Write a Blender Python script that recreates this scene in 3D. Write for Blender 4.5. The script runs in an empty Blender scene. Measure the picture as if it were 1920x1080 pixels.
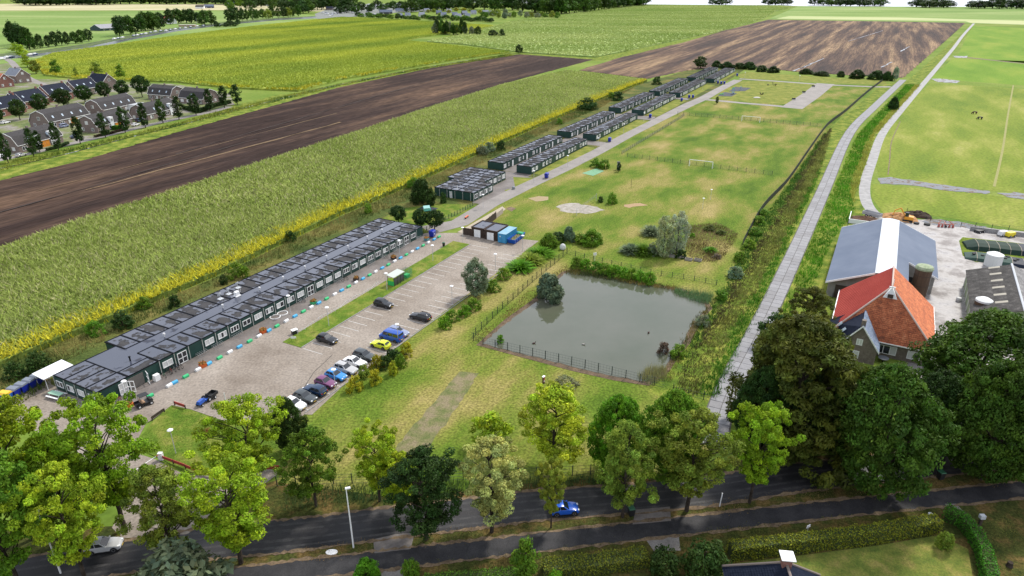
import bpy, math, random
import numpy as np
from mathutils import Vector, Matrix
from mathutils.geometry import tessellate_polygon
R = math.radians
random.seed(7); RNG = np.random.default_rng(7)
SC = bpy.context.scene
COL = SC.collection

# ------------------------------------------------------------------ camera, sky, sun
CAM_H = 62.0; FPX = 1270.0; PITCH = math.atan(575 / FPX)
cam = bpy.data.cameras.new('camera'); cam.sensor_width = 36; cam.lens = FPX / 1920 * 36
cam.clip_start = 1; cam.clip_end = 20000
camo = bpy.data.objects.new('camera', cam); COL.objects.link(camo)
camo.location = (0, 0, CAM_H); camo.rotation_euler = (R(90) - PITCH, 0, 0)
SC.camera = camo
SUN_EL, SUN_AZ = R(48), R(40)          # azimuth clockwise from +Y
W = bpy.data.worlds.new('World'); SC.world = W; W.use_nodes = True
nt = W.node_tree; nt.nodes.clear()
sky = nt.nodes.new('ShaderNodeTexSky'); sky.sky_type = 'NISHITA'; sky.sun_disc = False
sky.sun_elevation = SUN_EL; sky.sun_rotation = SUN_AZ; sky.dust_density = 3; sky.air_density = 1.2
tc = nt.nodes.new('ShaderNodeTexCoord'); mp = nt.nodes.new('ShaderNodeMapping'); mp.inputs['Scale'].default_value = (1, 1, 3)
no = nt.nodes.new('ShaderNodeTexNoise'); no.inputs['Scale'].default_value = 3.2; no.inputs['Detail'].default_value = 6
rp = nt.nodes.new('ShaderNodeValToRGB'); rp.color_ramp.elements[0].position = .30; rp.color_ramp.elements[1].position = .54
rp.color_ramp.elements[0].color = (.45, .45, .45, 1)
mx = nt.nodes.new('ShaderNodeMix'); mx.data_type = 'RGBA'; mx.inputs[7].default_value = (8.8, 9.3, 10.6, 1)
bg = nt.nodes.new('ShaderNodeBackground'); bg.inputs[1].default_value = .10
ou = nt.nodes.new('ShaderNodeOutputWorld')
L = nt.links.new
L(tc.outputs['Generated'], mp.inputs[0]); L(mp.outputs[0], no.inputs['Vector']); L(no.outputs[0], rp.inputs[0])
L(rp.outputs[0], mx.inputs[0]); L(sky.outputs[0], mx.inputs[6]); L(mx.outputs[2], bg.inputs[0]); L(bg.outputs[0], ou.inputs[0])
sl = bpy.data.lights.new('sun', 'SUN'); sl.energy = 3.3; sl.angle = R(7); sl.color = (1, .955, .87)
so = bpy.data.objects.new('sun', sl); COL.objects.link(so)
sd = Vector((math.sin(SUN_AZ) * math.cos(SUN_EL), math.cos(SUN_AZ) * math.cos(SUN_EL), math.sin(SUN_EL)))
so.rotation_euler = sd.to_track_quat('Z', 'Y').to_euler(); so.location = (0, 0, 300)
SC.view_settings.view_transform = 'Standard'; SC.view_settings.look = 'None'
SC.view_settings.exposure = 0.36; SC.view_settings.gamma = 1; SC.view_settings.use_curve_mapping = False

# ------------------------------------------------------------------ survey helpers: ground point seen at a photo pixel
_cp, _sp = math.cos(PITCH), math.sin(PITCH)
def at(x, y, z=0.0):
    u = (x - 960) / FPX; v = (y - 540) / FPX
    t = (CAM_H - z) / (_sp + v * _cp)
    return (u * t, (_cp - v * _sp) * t)
def depth(x, y): return y * _cp + CAM_H * _sp
def height(bx, by, top):
    X, Y = at(bx, by); a = (540 - top) / FPX
    # solve (-(Y*sp) - (z-H)*cp ... ) for z
    # v = -(Y*sp + (z-H)*cp)/(Y*cp - (z-H)*sp) = -a  (screen up)
    q = (a * Y * _cp - Y * _sp) / (_cp + a * _sp)
    return q + CAM_H
def wpx(bx, by, w):
    X, Y = at(bx, by); return w * depth(X, Y) / FPX
CA = R(62.3)
UX, UY = math.cos(CA), math.sin(CA)
O0 = at(188, 764)
def UV(u, v): return (O0[0] + u * UX + v * UY, O0[1] + u * UY - v * UX)
def toUV(p): dx, dy = p[0] - O0[0], p[1] - O0[1]; return (dx * UX + dy * UY, dx * UY - dy * UX)
def P(*pts): return [at(x, y) for x, y in pts]

# ------------------------------------------------------------------ materials
MATS = {}
def mat(name, col=(.5, .5, .5), rough=.7, ramp=None, scale=.5, detail=4, fine=0, fscale=6, bump=0, bscale=8, spec=.5, rspec=None,
        metal=0, tint=False, stretch=None, rot=0, trans=0, coords='Position', emit=None, dist=.02, rrough=None, coat=0):
    """ramp: [(pos,(r,g,b))...] driven by noise; fine: +-brightness noise; tint: multiply by mesh attribute 'tint'"""
    if name in MATS: return MATS[name]
    m = bpy.data.materials.new(name); m.use_nodes = True; t = m.node_tree; N = t.nodes; Lk = t.links.new
    b = N['Principled BSDF']; b.inputs['Base Color'].default_value = (*col, 1); b.inputs['Roughness'].default_value = rough
    b.inputs['Metallic'].default_value = metal; b.inputs['Specular IOR Level'].default_value = spec
    if coat: b.inputs['Coat Weight'].default_value = coat; b.inputs['Coat Roughness'].default_value = .06
    out = None
    g = N.new('ShaderNodeNewGeometry' if coords == 'Position' else 'ShaderNodeTexCoord')
    vec = g.outputs['Position' if coords == 'Position' else coords]
    if stretch:
        mr = N.new('ShaderNodeMapping'); mr.inputs['Rotation'].default_value = (0, 0, rot); Lk(vec, mr.inputs[0])
        mp = N.new('ShaderNodeMapping'); mp.inputs['Scale'].default_value = stretch; Lk(mr.outputs[0], mp.inputs[0]); svec = mp.outputs[0]
    else: svec = vec
    if ramp:
        n = N.new('ShaderNodeTexNoise'); n.inputs['Scale'].default_value = scale; n.inputs['Detail'].default_value = detail
        n.inputs['Roughness'].default_value = .6; Lk(svec, n.inputs['Vector'])
        r = N.new('ShaderNodeValToRGB'); e = r.color_ramp.elements
        while len(e) < len(ramp): e.new(.5)
        for k, (p, c) in enumerate(ramp): e[k].position = p; e[k].color = (*c, 1)
        Lk(n.outputs[0], r.inputs[0]); out = r.outputs[0]
        if rrough:
            rr = N.new('ShaderNodeMapRange'); rr.inputs[1].default_value = rrough[0]; rr.inputs[2].default_value = rrough[1]
            rr.inputs[3].default_value = rrough[2]; rr.inputs[4].default_value = rrough[3]
            Lk(n.outputs[0], rr.inputs[0]); Lk(rr.outputs[0], b.inputs['Roughness'])
            if rspec:
                rs = N.new('ShaderNodeMapRange'); rs.inputs[1].default_value = rrough[0]; rs.inputs[2].default_value = rrough[1]
                rs.inputs[3].default_value = rspec[0]; rs.inputs[4].default_value = rspec[1]; Lk(n.outputs[0], rs.inputs[0]); Lk(rs.outputs[0], b.inputs['Specular IOR Level'])
    def mul(a, bsock):
        x = N.new('ShaderNodeMix'); x.data_type = 'RGBA'; x.blend_type = 'MULTIPLY'; x.inputs[0].default_value = 1
        if a is None: x.inputs[6].default_value = (*col, 1)
        else: Lk(a, x.inputs[6])
        Lk(bsock, x.inputs[7]); return x.outputs[2]
    if fine:
        n2 = N.new('ShaderNodeTexNoise'); n2.inputs['Scale'].default_value = fscale; n2.inputs['Detail'].default_value = 3
        Lk(svec if fine < 0 else vec, n2.inputs['Vector'])
        mr2 = N.new('ShaderNodeMapRange'); mr2.inputs[1].default_value = .3; mr2.inputs[2].default_value = .7
        mr2.inputs[3].default_value = 1 - abs(fine); mr2.inputs[4].default_value = 1 + abs(fine)
        Lk(n2.outputs[0], mr2.inputs[0]); out = mul(out, mr2.outputs[0])
    if tint:
        a = N.new('ShaderNodeAttribute'); a.attribute_name = 'tint'; out = mul(out, a.outputs['Color'])
    if out: Lk(out, b.inputs['Base Color'])
    if bump:
        n3 = N.new('ShaderNodeTexNoise'); n3.inputs['Scale'].default_value = bscale; n3.inputs['Detail'].default_value = 3
        Lk(svec, n3.inputs['Vector'])
        bp = N.new('ShaderNodeBump'); bp.inputs['Strength'].default_value = bump; bp.inputs['Distance'].default_value = dist
        Lk(n3.outputs[0], bp.inputs['Height']); Lk(bp.outputs[0], b.inputs['Normal'])
    if trans:
        tr = N.new('ShaderNodeBsdfTranslucent'); ms = N.new('ShaderNodeMixShader'); ms.inputs[0].default_value = trans
        if out: Lk(out, tr.inputs[0])
        else: tr.inputs[0].default_value = (*col, 1)
        Lk(b.outputs[0], ms.inputs[1]); Lk(tr.outputs[0], ms.inputs[2]); Lk(ms.outputs[0], N['Material Output'].inputs[0])
    if emit: b.inputs['Emission Color'].default_value = (*emit[0], 1); b.inputs['Emission Strength'].default_value = emit[1]
    MATS[name] = m; return m

# ------------------------------------------------------------------ mesh building
class MB:
    def __init__(s): s.v = []; s.f = []; s.m = []
    def add(s, vs, fs, mi=0):
        o = len(s.v); s.v += [tuple(v) for v in vs]; s.f += [tuple(o + i for i in f) for f in fs]; s.m += [mi] * len(fs); return s
    def box(s, x0, x1, y0, y1, z0, z1, mi=0, taper=0):
        t = taper
        return s.add([(x0, y0, z0), (x1, y0, z0), (x1, y1, z0), (x0, y1, z0), (x0 + t, y0 + t, z1), (x1 - t, y0 + t, z1), (x1 - t, y1 - t, z1), (x0 + t, y1 - t, z1)],
              [(3, 2, 1, 0), (4, 5, 6, 7), (0, 1, 5, 4), (1, 2, 6, 5), (2, 3, 7, 6), (3, 0, 4, 7)], mi)
    def bar(s, a, b, r, mi=0, n=4, r2=None):
        a = Vector(a); b = Vector(b); d = (b - a)
        if d.length < 1e-6: return s
        q = d.to_track_quat('Z', 'Y'); r2 = r if r2 is None else r2; vs = []
        for p, rr in ((a, r), (b, r2)):
            for k in range(n):
                an = 2 * math.pi * (k + .5) / n; vs.append(p + q @ Vector((math.cos(an) * rr, math.sin(an) * rr, 0)))
        fs = [(k, (k + 1) % n, n + (k + 1) % n, n + k) for k in range(n)] + [tuple(range(n - 1, -1, -1)), tuple(range(n, 2 * n))]
        return s.add(vs, fs, mi)
    def lathe(s, prof, n=12, cx=0, cy=0, mi=0):
        vs = []; fs = []
        for r, z in prof:
            for k in range(n): an = 2 * math.pi * k / n; vs.append((cx + r * math.cos(an), cy + r * math.sin(an), z))
        for i in range(len(prof) - 1):
            for k in range(n): fs.append((i * n + k, i * n + (k + 1) % n, (i + 1) * n + (k + 1) % n, (i + 1) * n + k))
        fs.append(tuple(range(n - 1, -1, -1))); fs.append(tuple(range((len(prof) - 1) * n, len(prof) * n)))
        return s.add(vs, fs, mi)
    def prism(s, poly, z0, z1, mi=0, side=None):
        """poly: xy list (any winding)"""
        a = sum(poly[i][0] * poly[(i + 1) % len(poly)][1] - poly[(i + 1) % len(poly)][0] * poly[i][1] for i in range(len(poly)))
        if a < 0: poly = poly[::-1]
        n = len(poly); vs = [(x, y, z0) for x, y in poly] + [(x, y, z1) for x, y in poly]
        tri = tessellate_polygon([[Vector((x, y, 0)) for x, y in poly]])
        tf = []
        for t in tri:
            A, B, C = (poly[i] for i in t)
            if (B[0] - A[0]) * (C[1] - A[1]) - (B[1] - A[1]) * (C[0] - A[0]) < 0: t = t[::-1]
            tf.append(tuple(n + i for i in t))
        s.add(vs, tf, mi)
        if z1 > z0: o = len(s.v) - 2 * n; s.f += [(o + i, o + (i + 1) % n, o + n + (i + 1) % n, o + n + i) for i in range(n)]; s.m += [mi if side is None else side] * n
        return s
    def xprism(s, prof, x0, x1, mi=0):
        """extrude a yz profile along x"""
        n = len(prof); vs = [(x0, y, z) for y, z in prof] + [(x1, y, z) for y, z in prof]
        return s.add(vs, [(i, (i + 1) % n, n + (i + 1) % n, n + i) for i in range(n)] + [tuple(range(n - 1, -1, -1)), tuple(range(n, 2 * n))], mi)
    def mesh(s, name, mats, smooth=False):
        me = bpy.data.meshes.new(name); me.from_pydata(s.v, [], s.f)
        for m in (mats if isinstance(mats, (list, tuple)) else [mats]): me.materials.append(m)
        if any(s.m): me.polygons.foreach_set('material_index', s.m)
        if smooth: me.polygons.foreach_set('use_smooth', [True] * len(me.polygons))
        me.update(); return me
def fastmesh(name, V, F, m, tint=None, smooth=False):
    """V (n,3), F (k,3|4) numpy; tint (n,3)"""
    me = bpy.data.meshes.new(name); V = np.asarray(V, np.float32); F = np.asarray(F, np.int32)
    me.vertices.add(len(V)); me.vertices.foreach_set('co', V.ravel())
    k = F.shape[1]; me.loops.add(F.size); me.loops.foreach_set('vertex_index', F.ravel())
    me.polygons.add(len(F)); me.polygons.foreach_set('loop_start', np.arange(0, F.size, k, dtype=np.int32))
    me.polygons.foreach_set('loop_total', np.full(len(F), k, np.int32))
    if smooth: me.polygons.foreach_set('use_smooth', np.ones(len(F), bool))
    me.update(calc_edges=True)
    if tint is not None:
        a = me.attributes.new('tint', 'FLOAT_COLOR', 'POINT'); c = np.ones((len(V), 4), np.float32); c[:, :3] = tint; a.data.foreach_set('color', c.ravel())
    me.materials.append(m); return me
def ob(name, data=None, parent=None, loc=(0, 0, 0), rz=0, label=None, cat=None, group=None, kind=None, sc=None):
    o = bpy.data.objects.new(name, data); COL.objects.link(o)
    o.location = loc if len(loc) == 3 else (*loc, 0); o.rotation_euler = (0, 0, rz)
    if parent: o.parent = parent
    if sc: o.scale = sc if isinstance(sc, (tuple, list)) else (sc, sc, sc)
    if label: o['label'] = label
    if cat: o['category'] = cat
    if group: o['group'] = group
    if kind: o['kind'] = kind
    return o
def copy_tree(o, parent=None, **kw):
    c = o.copy(); COL.objects.link(c); c.parent = parent
    for ch in o.children: copy_tree(ch, c)
    return c
def place(proto, first, loc, rz, label, group=None, sc=None):
    """use proto itself the first time, copies after that"""
    o = proto if first else copy_tree(proto)
    o.location = loc if len(loc) == 3 else (*loc, 0); o.rotation_euler = (0, 0, rz); o['label'] = label
    if group: o['group'] = group
    if sc: o.scale = sc if isinstance(sc, (tuple, list)) else (sc, sc, sc)
    return o
def jagged(pts, a, step=1.2):
    out = []; n = len(pts)
    for i in range(n):
        p, q = np.array(pts[i]), np.array(pts[(i + 1) % n]); l = np.linalg.norm(q - p); k = max(1, int(l / step)); nn = np.array([-(q - p)[1], (q - p)[0]]) / max(l, 1e-6)
        for j in range(k): out.append(tuple(p + (q - p) * j / k + (nn * RNG.normal(0, a) if j else 0)))
    return out
def sheet(name, pts, z, m, thick=0, jag=0, **kw):
    if jag: pts = jagged(pts, jag, max(1.0, jag * 4))
    kw.setdefault('kind', 'structure')
    return ob(name, MB().prism(pts, z - thick, z).mesh(name, m), **kw)
def strip(center, w, z, close=False):
    """ribbon polygon around a centre line; w number or list of widths"""
    n = len(center); ws = w if isinstance(w, (list, tuple)) else [w] * n; A = []; B = []
    for i, p in enumerate(center):
        a = Vector(center[max(0, i - 1)]); b = Vector(center[min(n - 1, i + 1)]); d = (b - a).normalized(); nn = Vector((-d.y, d.x)) * ws[i] / 2
        A.append((p[0] + nn.x, p[1] + nn.y)); B.append((p[0] - nn.x, p[1] - nn.y))
    return A, B
def ribbon(name, center, w, z, m, **kw):
    A, B = strip(center, w, z); n = len(A); kw.setdefault('kind', 'structure')
    mb = MB().add([(x, y, z) for x, y in A] + [(x, y, z) for x, y in B], [(n + i, n + i + 1, i + 1, i) for i in range(n - 1)])
    return ob(name, mb.mesh(name, m), **kw)
def smooth_line(pts, k=6):
    out = []; n = len(pts)
    for i in range(n - 1):
        p0 = pts[max(0, i - 1)]; p1 = pts[i]; p2 = pts[i + 1]; p3 = pts[min(n - 1, i + 2)]
        for j in range(k):
            t = j / k
            out.append(tuple(.5 * (2 * p1[a] + (p2[a] - p0[a]) * t + (2 * p0[a] - 5 * p1[a] + 4 * p2[a] - p3[a]) * t * t + (3 * p1[a] - p0[a] - 3 * p2[a] + p3[a]) * t ** 3) for a in (0, 1)))
    return out + [pts[-1]]
def inpoly(X, Y, poly):
    ins = np.zeros(X.shape, bool); n = len(poly)
    for i in range(n):
        x1, y1 = poly[i]; x2, y2 = poly[(i + 1) % n]
        if y1 == y2: continue
        c = ((y1 > Y) != (y2 > Y)) & (X < (x2 - x1) * (Y - y1) / (y2 - y1) + x1); ins ^= c
    return ins
def vnoise(X, Y, s, seed=0):
    """smooth value noise, 0..1"""
    x = X / s + seed * 17.3; y = Y / s + seed * 7.1; xi = np.floor(x).astype(int); yi = np.floor(y).astype(int); fx = x - xi; fy = y - yi
    fx = fx * fx * (3 - 2 * fx); fy = fy * fy * (3 - 2 * fy)
    def h(a, b): v = np.sin(a * 127.1 + b * 311.7 + seed * 13.7) * 43758.5453; return v - np.floor(v)
    return (h(xi, yi) * (1 - fx) + h(xi + 1, yi) * fx) * (1 - fy) + (h(xi, yi + 1) * (1 - fx) + h(xi + 1, yi + 1) * fx) * fy
def scatter(poly, spacing, jitter=.5, exclude=()):
    xs = [p[0] for p in poly]; ys = [p[1] for p in poly]
    gx, gy = np.meshgrid(np.arange(min(xs), max(xs), spacing), np.arange(min(ys), max(ys), spacing))
    X = gx.ravel() + RNG.uniform(-jitter, jitter, gx.size) * spacing; Y = gy.ravel() + RNG.uniform(-jitter, jitter, gx.size) * spacing
    k = inpoly(X, Y, poly)
    for e in exclude: k &= ~inpoly(X, Y, e)
    return X[k], Y[k]
def tufts(X, Y, k, h, w, lean, colf, z0=0, hv=.35, spread=.3):
    """k leaning blade triangles per point; returns V,F,T"""
    n = len(X); X = np.repeat(X, k); Y = np.repeat(Y, k); N = n * k
    hh = np.repeat(h if np.ndim(h) else np.full(n, h), k) * RNG.uniform(1 - hv, 1 + hv, N)
    a = RNG.uniform(0, 2 * math.pi, N); b = a + RNG.uniform(-.8, .8, N)
    bx = X + RNG.normal(0, spread, N); by = Y + RNG.normal(0, spread, N)
    dx = -np.sin(a) * w / 2; dy = np.cos(a) * w / 2; ln = RNG.uniform(.1, 1, N) * lean * hh
    V = np.empty((N, 3, 3)); V[:, 0] = np.stack([bx - dx, by - dy, np.full(N, z0)], 1); V[:, 1] = np.stack([bx + dx, by + dy, np.full(N, z0)], 1)
    V[:, 2] = np.stack([bx + np.cos(b) * ln, by + np.sin(b) * ln, z0 + hh], 1)
    T = np.repeat(colf(X, Y, N), 3, axis=0)
    return V.reshape(-1, 3), np.arange(N * 3).reshape(-1, 3), T
def merge(parts):
    Vs = []; Fs = []; Ts = []; o = 0
    for V, F, T in parts: Vs.append(V); Fs.append(F + o); Ts.append(T); o += len(V)
    return np.concatenate(Vs), np.concatenate(Fs), np.concatenate(Ts)
def rcol(base, var=.25, hue=.1):
    base = np.array(base)
    def f(X, Y, N):
        b = RNG.uniform(1 - var, 1 + var, (N, 1)); c = base * b; c[:, 0] *= RNG.uniform(1 - hue, 1 + hue, N); return c
    return f
# ------------------------------------------------------------------ ground materials
G_ROUGH = mat('rough_grass', ramp=[(.25, (.028, .05, .012)), (.45, (.07, .095, .022)), (.6, (.14, .13, .035)), (.75, (.20, .15, .06))], scale=.09, detail=8, fine=.35, fscale=2.2, rough=.95, spec=.1, bump=1, bscale=2.5, dist=.25)
G_VERGE = mat('verge_grass', ramp=[(.3, (.055, .10, .012)), (.48, (.12, .17, .02)), (.6, (.22, .24, .04)), (.75, (.3, .28, .07))], scale=.25, detail=6, fine=.3, fscale=3, rough=.95, spec=.1, bump=1, bscale=2, dist=.3)
G_CAMP = mat('camp_grass', ramp=[(.32, (.06, .11, .011)), (.42, (.095, .15, .016)), (.51, (.15, .175, .030)), (.59, (.215, .195, .055)), (.70, (.29, .235, .09))], scale=.085, detail=12, stretch=(.5, 1, 1), rot=-CA, fine=.42, fscale=2.4, rough=.95, spec=.1, bump=.9, bscale=3, dist=.15)
G_LAWN = mat('mown_lawn', ramp=[(.3, (.06, .12, .012)), (.48, (.10, .155, .018)), (.6, (.17, .19, .035)), (.75, (.24, .22, .07))], scale=.3, detail=7, fine=.25, fscale=3, rough=.95, spec=.1, bump=.8, bscale=4, dist=.06)
G_DRYLAWN = mat('dry_lawn', ramp=[(.3, (.09, .13, .02)), (.5, (.17, .19, .035)), (.7, (.26, .24, .06)), (.85, (.3, .24, .1))], scale=.25, detail=7, fine=.25, fscale=3, rough=.95, spec=.1, bump=.8, bscale=4, dist=.06)
G_NEAR = mat('roadside_grass', ramp=[(.3, (.03, .045, .010)), (.48, (.06, .065, .016)), (.6, (.12, .085, .028)), (.8, (.17, .10, .045))], scale=.35, detail=8, fine=.4, fscale=3, rough=.95, spec=.1, bump=1, bscale=5, dist=.1)
G_PASTURE = mat('pasture_grass', ramp=[(.3, (.10, .19, .016)), (.5, (.14, .23, .024)), (.66, (.20, .26, .035)), (.8, (.25, .24, .07))], scale=.04, detail=10, stretch=(.3, 1, 1), rot=-R(60), fine=.22, fscale=1.1, rough=.95, spec=.12, bump=.5, bscale=1.5, dist=.1)
G_PASTURE2 = mat('grazed_pasture', ramp=[(.3, (.10, .16, .018)), (.5, (.165, .21, .028)), (.6, (.23, .25, .05)), (.72, (.33, .31, .11))], scale=.055, detail=10, stretch=(.3, 1, 1), rot=-R(60), fine=.25, fscale=1.1, rough=.95, spec=.12, bump=.5, bscale=1.5, dist=.1)
G_FAR = mat('far_meadow', ramp=[(.3, (.11, .19, .035)), (.5, (.17, .25, .06)), (.7, (.26, .31, .11))], scale=.008, detail=8, stretch=(.35, 1, 1), fine=.15, fscale=.2, rough=.95, spec=.15)  # far meadow kept pale, distant glare put into the colour
G_PALE = mat('pale_stubble', ramp=[(.3, (.34, .34, .16)), (.5, (.42, .38, .22)), (.7, (.5, .45, .3))], scale=.01, detail=8, stretch=(.3, 1, 1), rough=.95, spec=.1)
SOIL = mat('ploughed_soil', ramp=[(.3, (.022, .013, .011)), (.46, (.036, .022, .018)), (.56, (.068, .042, .030)), (.66, (.12, .073, .046)), (.8, (.17, .11, .07))], scale=.06, detail=10, stretch=(.11, 1, 1), rot=-CA, fine=-.4, fscale=1.3, rough=.95, spec=.15, bump=.8, bscale=1.2, dist=.2)
SOIL2 = mat('striped_ploughed_soil', ramp=[(.34, (.028, .018, .016)), (.46, (.062, .036, .026)), (.55, (.13, .08, .048)), (.66, (.25, .165, .09))], scale=.085, detail=8, stretch=(.05, 1, 1), rot=-CA, fine=-.5, fscale=1.1, rough=.9, spec=.2, bump=.5, bscale=.8, dist=.2)
PAVE = mat('brick_paving', ramp=[(.3, (.16, .128, .10)), (.45, (.225, .188, .152)), (.55, (.25, .212, .175)), (.7, (.31, .268, .225))], scale=.10, detail=12, fine=.25, fscale=2.5, rough=.75, spec=.35, bump=.4, bscale=6, dist=.02)
PAVE_DK = mat('damp_paving', ramp=[(.3, (.10, .088, .08)), (.5, (.15, .13, .118)), (.7, (.2, .175, .16))], scale=.2, detail=9, fine=.18, fscale=2.5, rough=.6, spec=.4)
PAVE_LT = mat('pale_path', ramp=[(.3, (.19, .175, .16)), (.7, (.27, .245, .225))], scale=.15, detail=8, fine=.12, fscale=2, rough=.8, spec=.3)
ASPH = mat('wet_asphalt', ramp=[(.3, (.015, .015, .017)), (.5, (.026, .025, .027)), (.7, (.042, .040, .041))], scale=.3, detail=9, stretch=(.25, 1, 1), rot=-R(10), fine=.25, fscale=9, rough=.5, spec=.3, rrough=(.35, .65, .4, .8))
CYCL = mat('dark_asphalt_path', ramp=[(.3, (.018, .018, .020)), (.7, (.042, .040, .042))], scale=.5, detail=9, fine=.3, fscale=9, rough=.7, spec=.25)
CONC = mat('weathered_concrete', ramp=[(.3, (.19, .185, .18)), (.5, (.26, .255, .25)), (.7, (.33, .32, .315))], scale=.5, detail=8, fine=.12, fscale=5, rough=.75, spec=.4, bump=.3, bscale=6)
YARD = mat('farmyard_concrete', ramp=[(.3, (.15, .13, .12)), (.45, (.22, .20, .19)), (.58, (.28, .262, .252)), (.7, (.25, .205, .165))], scale=.16, detail=9, fine=.15, fscale=2, rough=.55, spec=.5, rrough=(.4, .6, .75, .25))
SAND = mat('pale_sand', ramp=[(.3, (.19, .18, .12)), (.5, (.30, .27, .23)), (.7, (.40, .37, .33))], scale=.6, detail=8, fine=.15, fscale=4, rough=.95)
MUD = mat('bare_earth', ramp=[(.35, (.09, .06, .035)), (.65, (.2, .14, .08))], scale=.7, detail=8, fine=.3, fscale=4, rough=.9)
PUD = mat('puddle_water', (.05, .048, .042), rough=.04, spec=.6)
MUDWET = mat('wet_mud', ramp=[(.5, (.07, .07, .07)), (.56, (.09, .065, .045)), (.65, (.16, .12, .085))], scale=.45, detail=7, rough=.2, rrough=(.51, .56, .03, .8), rspec=(1, .3))
WHITEPAINT = mat('white_road_paint', (.50, .49, .46), rough=.7, fine=.3, fscale=5)
WATER = mat('pond_water', ramp=[(.3, (.060, .072, .042)), (.7, (.095, .098, .07))], scale=.06, detail=6, rough=.03, spec=.75, bump=.035, bscale=1.2, dist=.02)  # base colour lifted to carry some of the sky reflection
LAKE = mat('lake_water', (.5, .52, .55), rough=.25, spec=.7)  # pale base colour stands in for sky reflection and haze
LEAF = mat('leaf', (1, 1, 1), rough=.62, spec=.25, tint=True, trans=.28)
BLADE = mat('grass_blade', (1, 1, 1), rough=.8, spec=.15, tint=True, trans=.22)
CROP = mat('crop_mass', ramp=[(.35, (.045, .07, .012)), (.65, (.09, .12, .02))], scale=1.2, detail=4, rough=.95, spec=.05)

# ------------------------------------------------------------------ ground sheets
sheet('ground', [(-4000, 5), (4000, 5), (4000, 6000), (-4000, 6000)], 0, mat('meadow', ramp=[(.3, (.09, .16, .02)), (.5, (.14, .2, .03)), (.7, (.22, .25, .06))], scale=.02, detail=9, fine=.2, fscale=.8, rough=.95, spec=.1))
sheet('lake_water', [(-300, 2450), (900, 1980), (3990, 1850), (3990, 5990), (-300, 5990)], .05, LAKE)
FARL = P((-60, 19), (0, 20), (420, 19), (640, 22), (640, 12), (400, 8), (-60, 7))
sheet('stubble_field', FARL, .05, G_PALE)
sheet('meadow', P((-400, 120), (-400, 21), (420, 21), (640, 30), (560, 44), (330, 66), (70, 112), (0, 120)), .04, G_FAR)
sheet('meadow', P((1500, 10), (2400, 12), (2400, 62), (1830, 44), (1440, 36)), .04, G_FAR)
sheet('stubble_field', P((1455, 35), (1810, 40), (1820, 43), (2100, 52), (2100, 44), (1700, 33), (1480, 30)), .08, mat('sunlit_stubble', ramp=[(.3, (.3, .36, .12)), (.7, (.42, .42, .2))], scale=.01, detail=7, stretch=(.3, 1, 1), rough=.95))  # sunlit brightness put into the stubble's colour
# right pastures
PAST_A = P((1822, 48), (2300, 70), (2300, 120), (1990, 125), (1795, 106))
PAST_B = P((1786, 110), (2300, 128), (2300, 185), (1920, 160), (1745, 148))
PAST_C = P((1745, 156), (2300, 190), (2300, 420), (1920, 361), (1860, 358), (1648, 332), (1640, 300), (1655, 252), (1690, 205))
PAST_D = P((1636, 345), (1860, 366), (2300, 432), (2300, 520), (1920, 432), (1800, 412), (1720, 400), (1660, 405), (1634, 370))
for q, m in ((PAST_A, G_PASTURE), (PAST_B, G_PASTURE), (PAST_C, G_PASTURE2), (PAST_D, G_PASTURE2)): sheet('pasture', q, .03, m)
# rough ground round the camp (between maize and roads)
sheet('rough_ground', P((-300, 800), (-300, 765), (0, 690), (400, 522), (640, 405), (740, 362), (940, 270), (1090, 202), (1207, 155), (1290, 132), (1390, 118), (1400, 128), (1330, 175), (1150, 262), (930, 375), (800, 440), (500, 600), (190, 762), (60, 800)), .02, G_ROUGH)
CAMP = P((560, 790), (520, 905), (760, 935), (1000, 905), (1330, 880), (1325, 745), (1215, 735), (1290, 640), (1345, 560), (1420, 420), (1476, 345), (1545, 250), (1640, 160), (1390, 150), (1130, 280), (980, 350), (850, 440), (700, 640))
sheet('camp_field', CAMP, .03, G_CAMP)
sheet('roadside_bank', P((-300, 1250), (-300, 1010), (250, 985), (520, 900), (760, 925), (1000, 895), (1320, 868), (1610, 850), (2100, 800), (2100, 1300)), .025, G_NEAR)
# verges of the concrete road
sheet('road_verge', P((1215, 735), (1290, 640), (1345, 560), (1420, 420), (1476, 345), (1545, 250), (1655, 158), (1690, 152), (1594, 248), (1543, 360), (1470, 480), (1400, 632), (1330, 780)), .035, G_VERGE)
sheet('road_verge', P((1455, 600), (1560, 360), (1608, 250), (1697, 155), (1800, 66), (1825, 50), (1785, 100), (1740, 150), (1680, 205), (1640, 260), (1612, 360), (1620, 400), (1590, 440), (1555, 520), (1560, 610), (1480, 700)), .035, G_VERGE)

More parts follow.
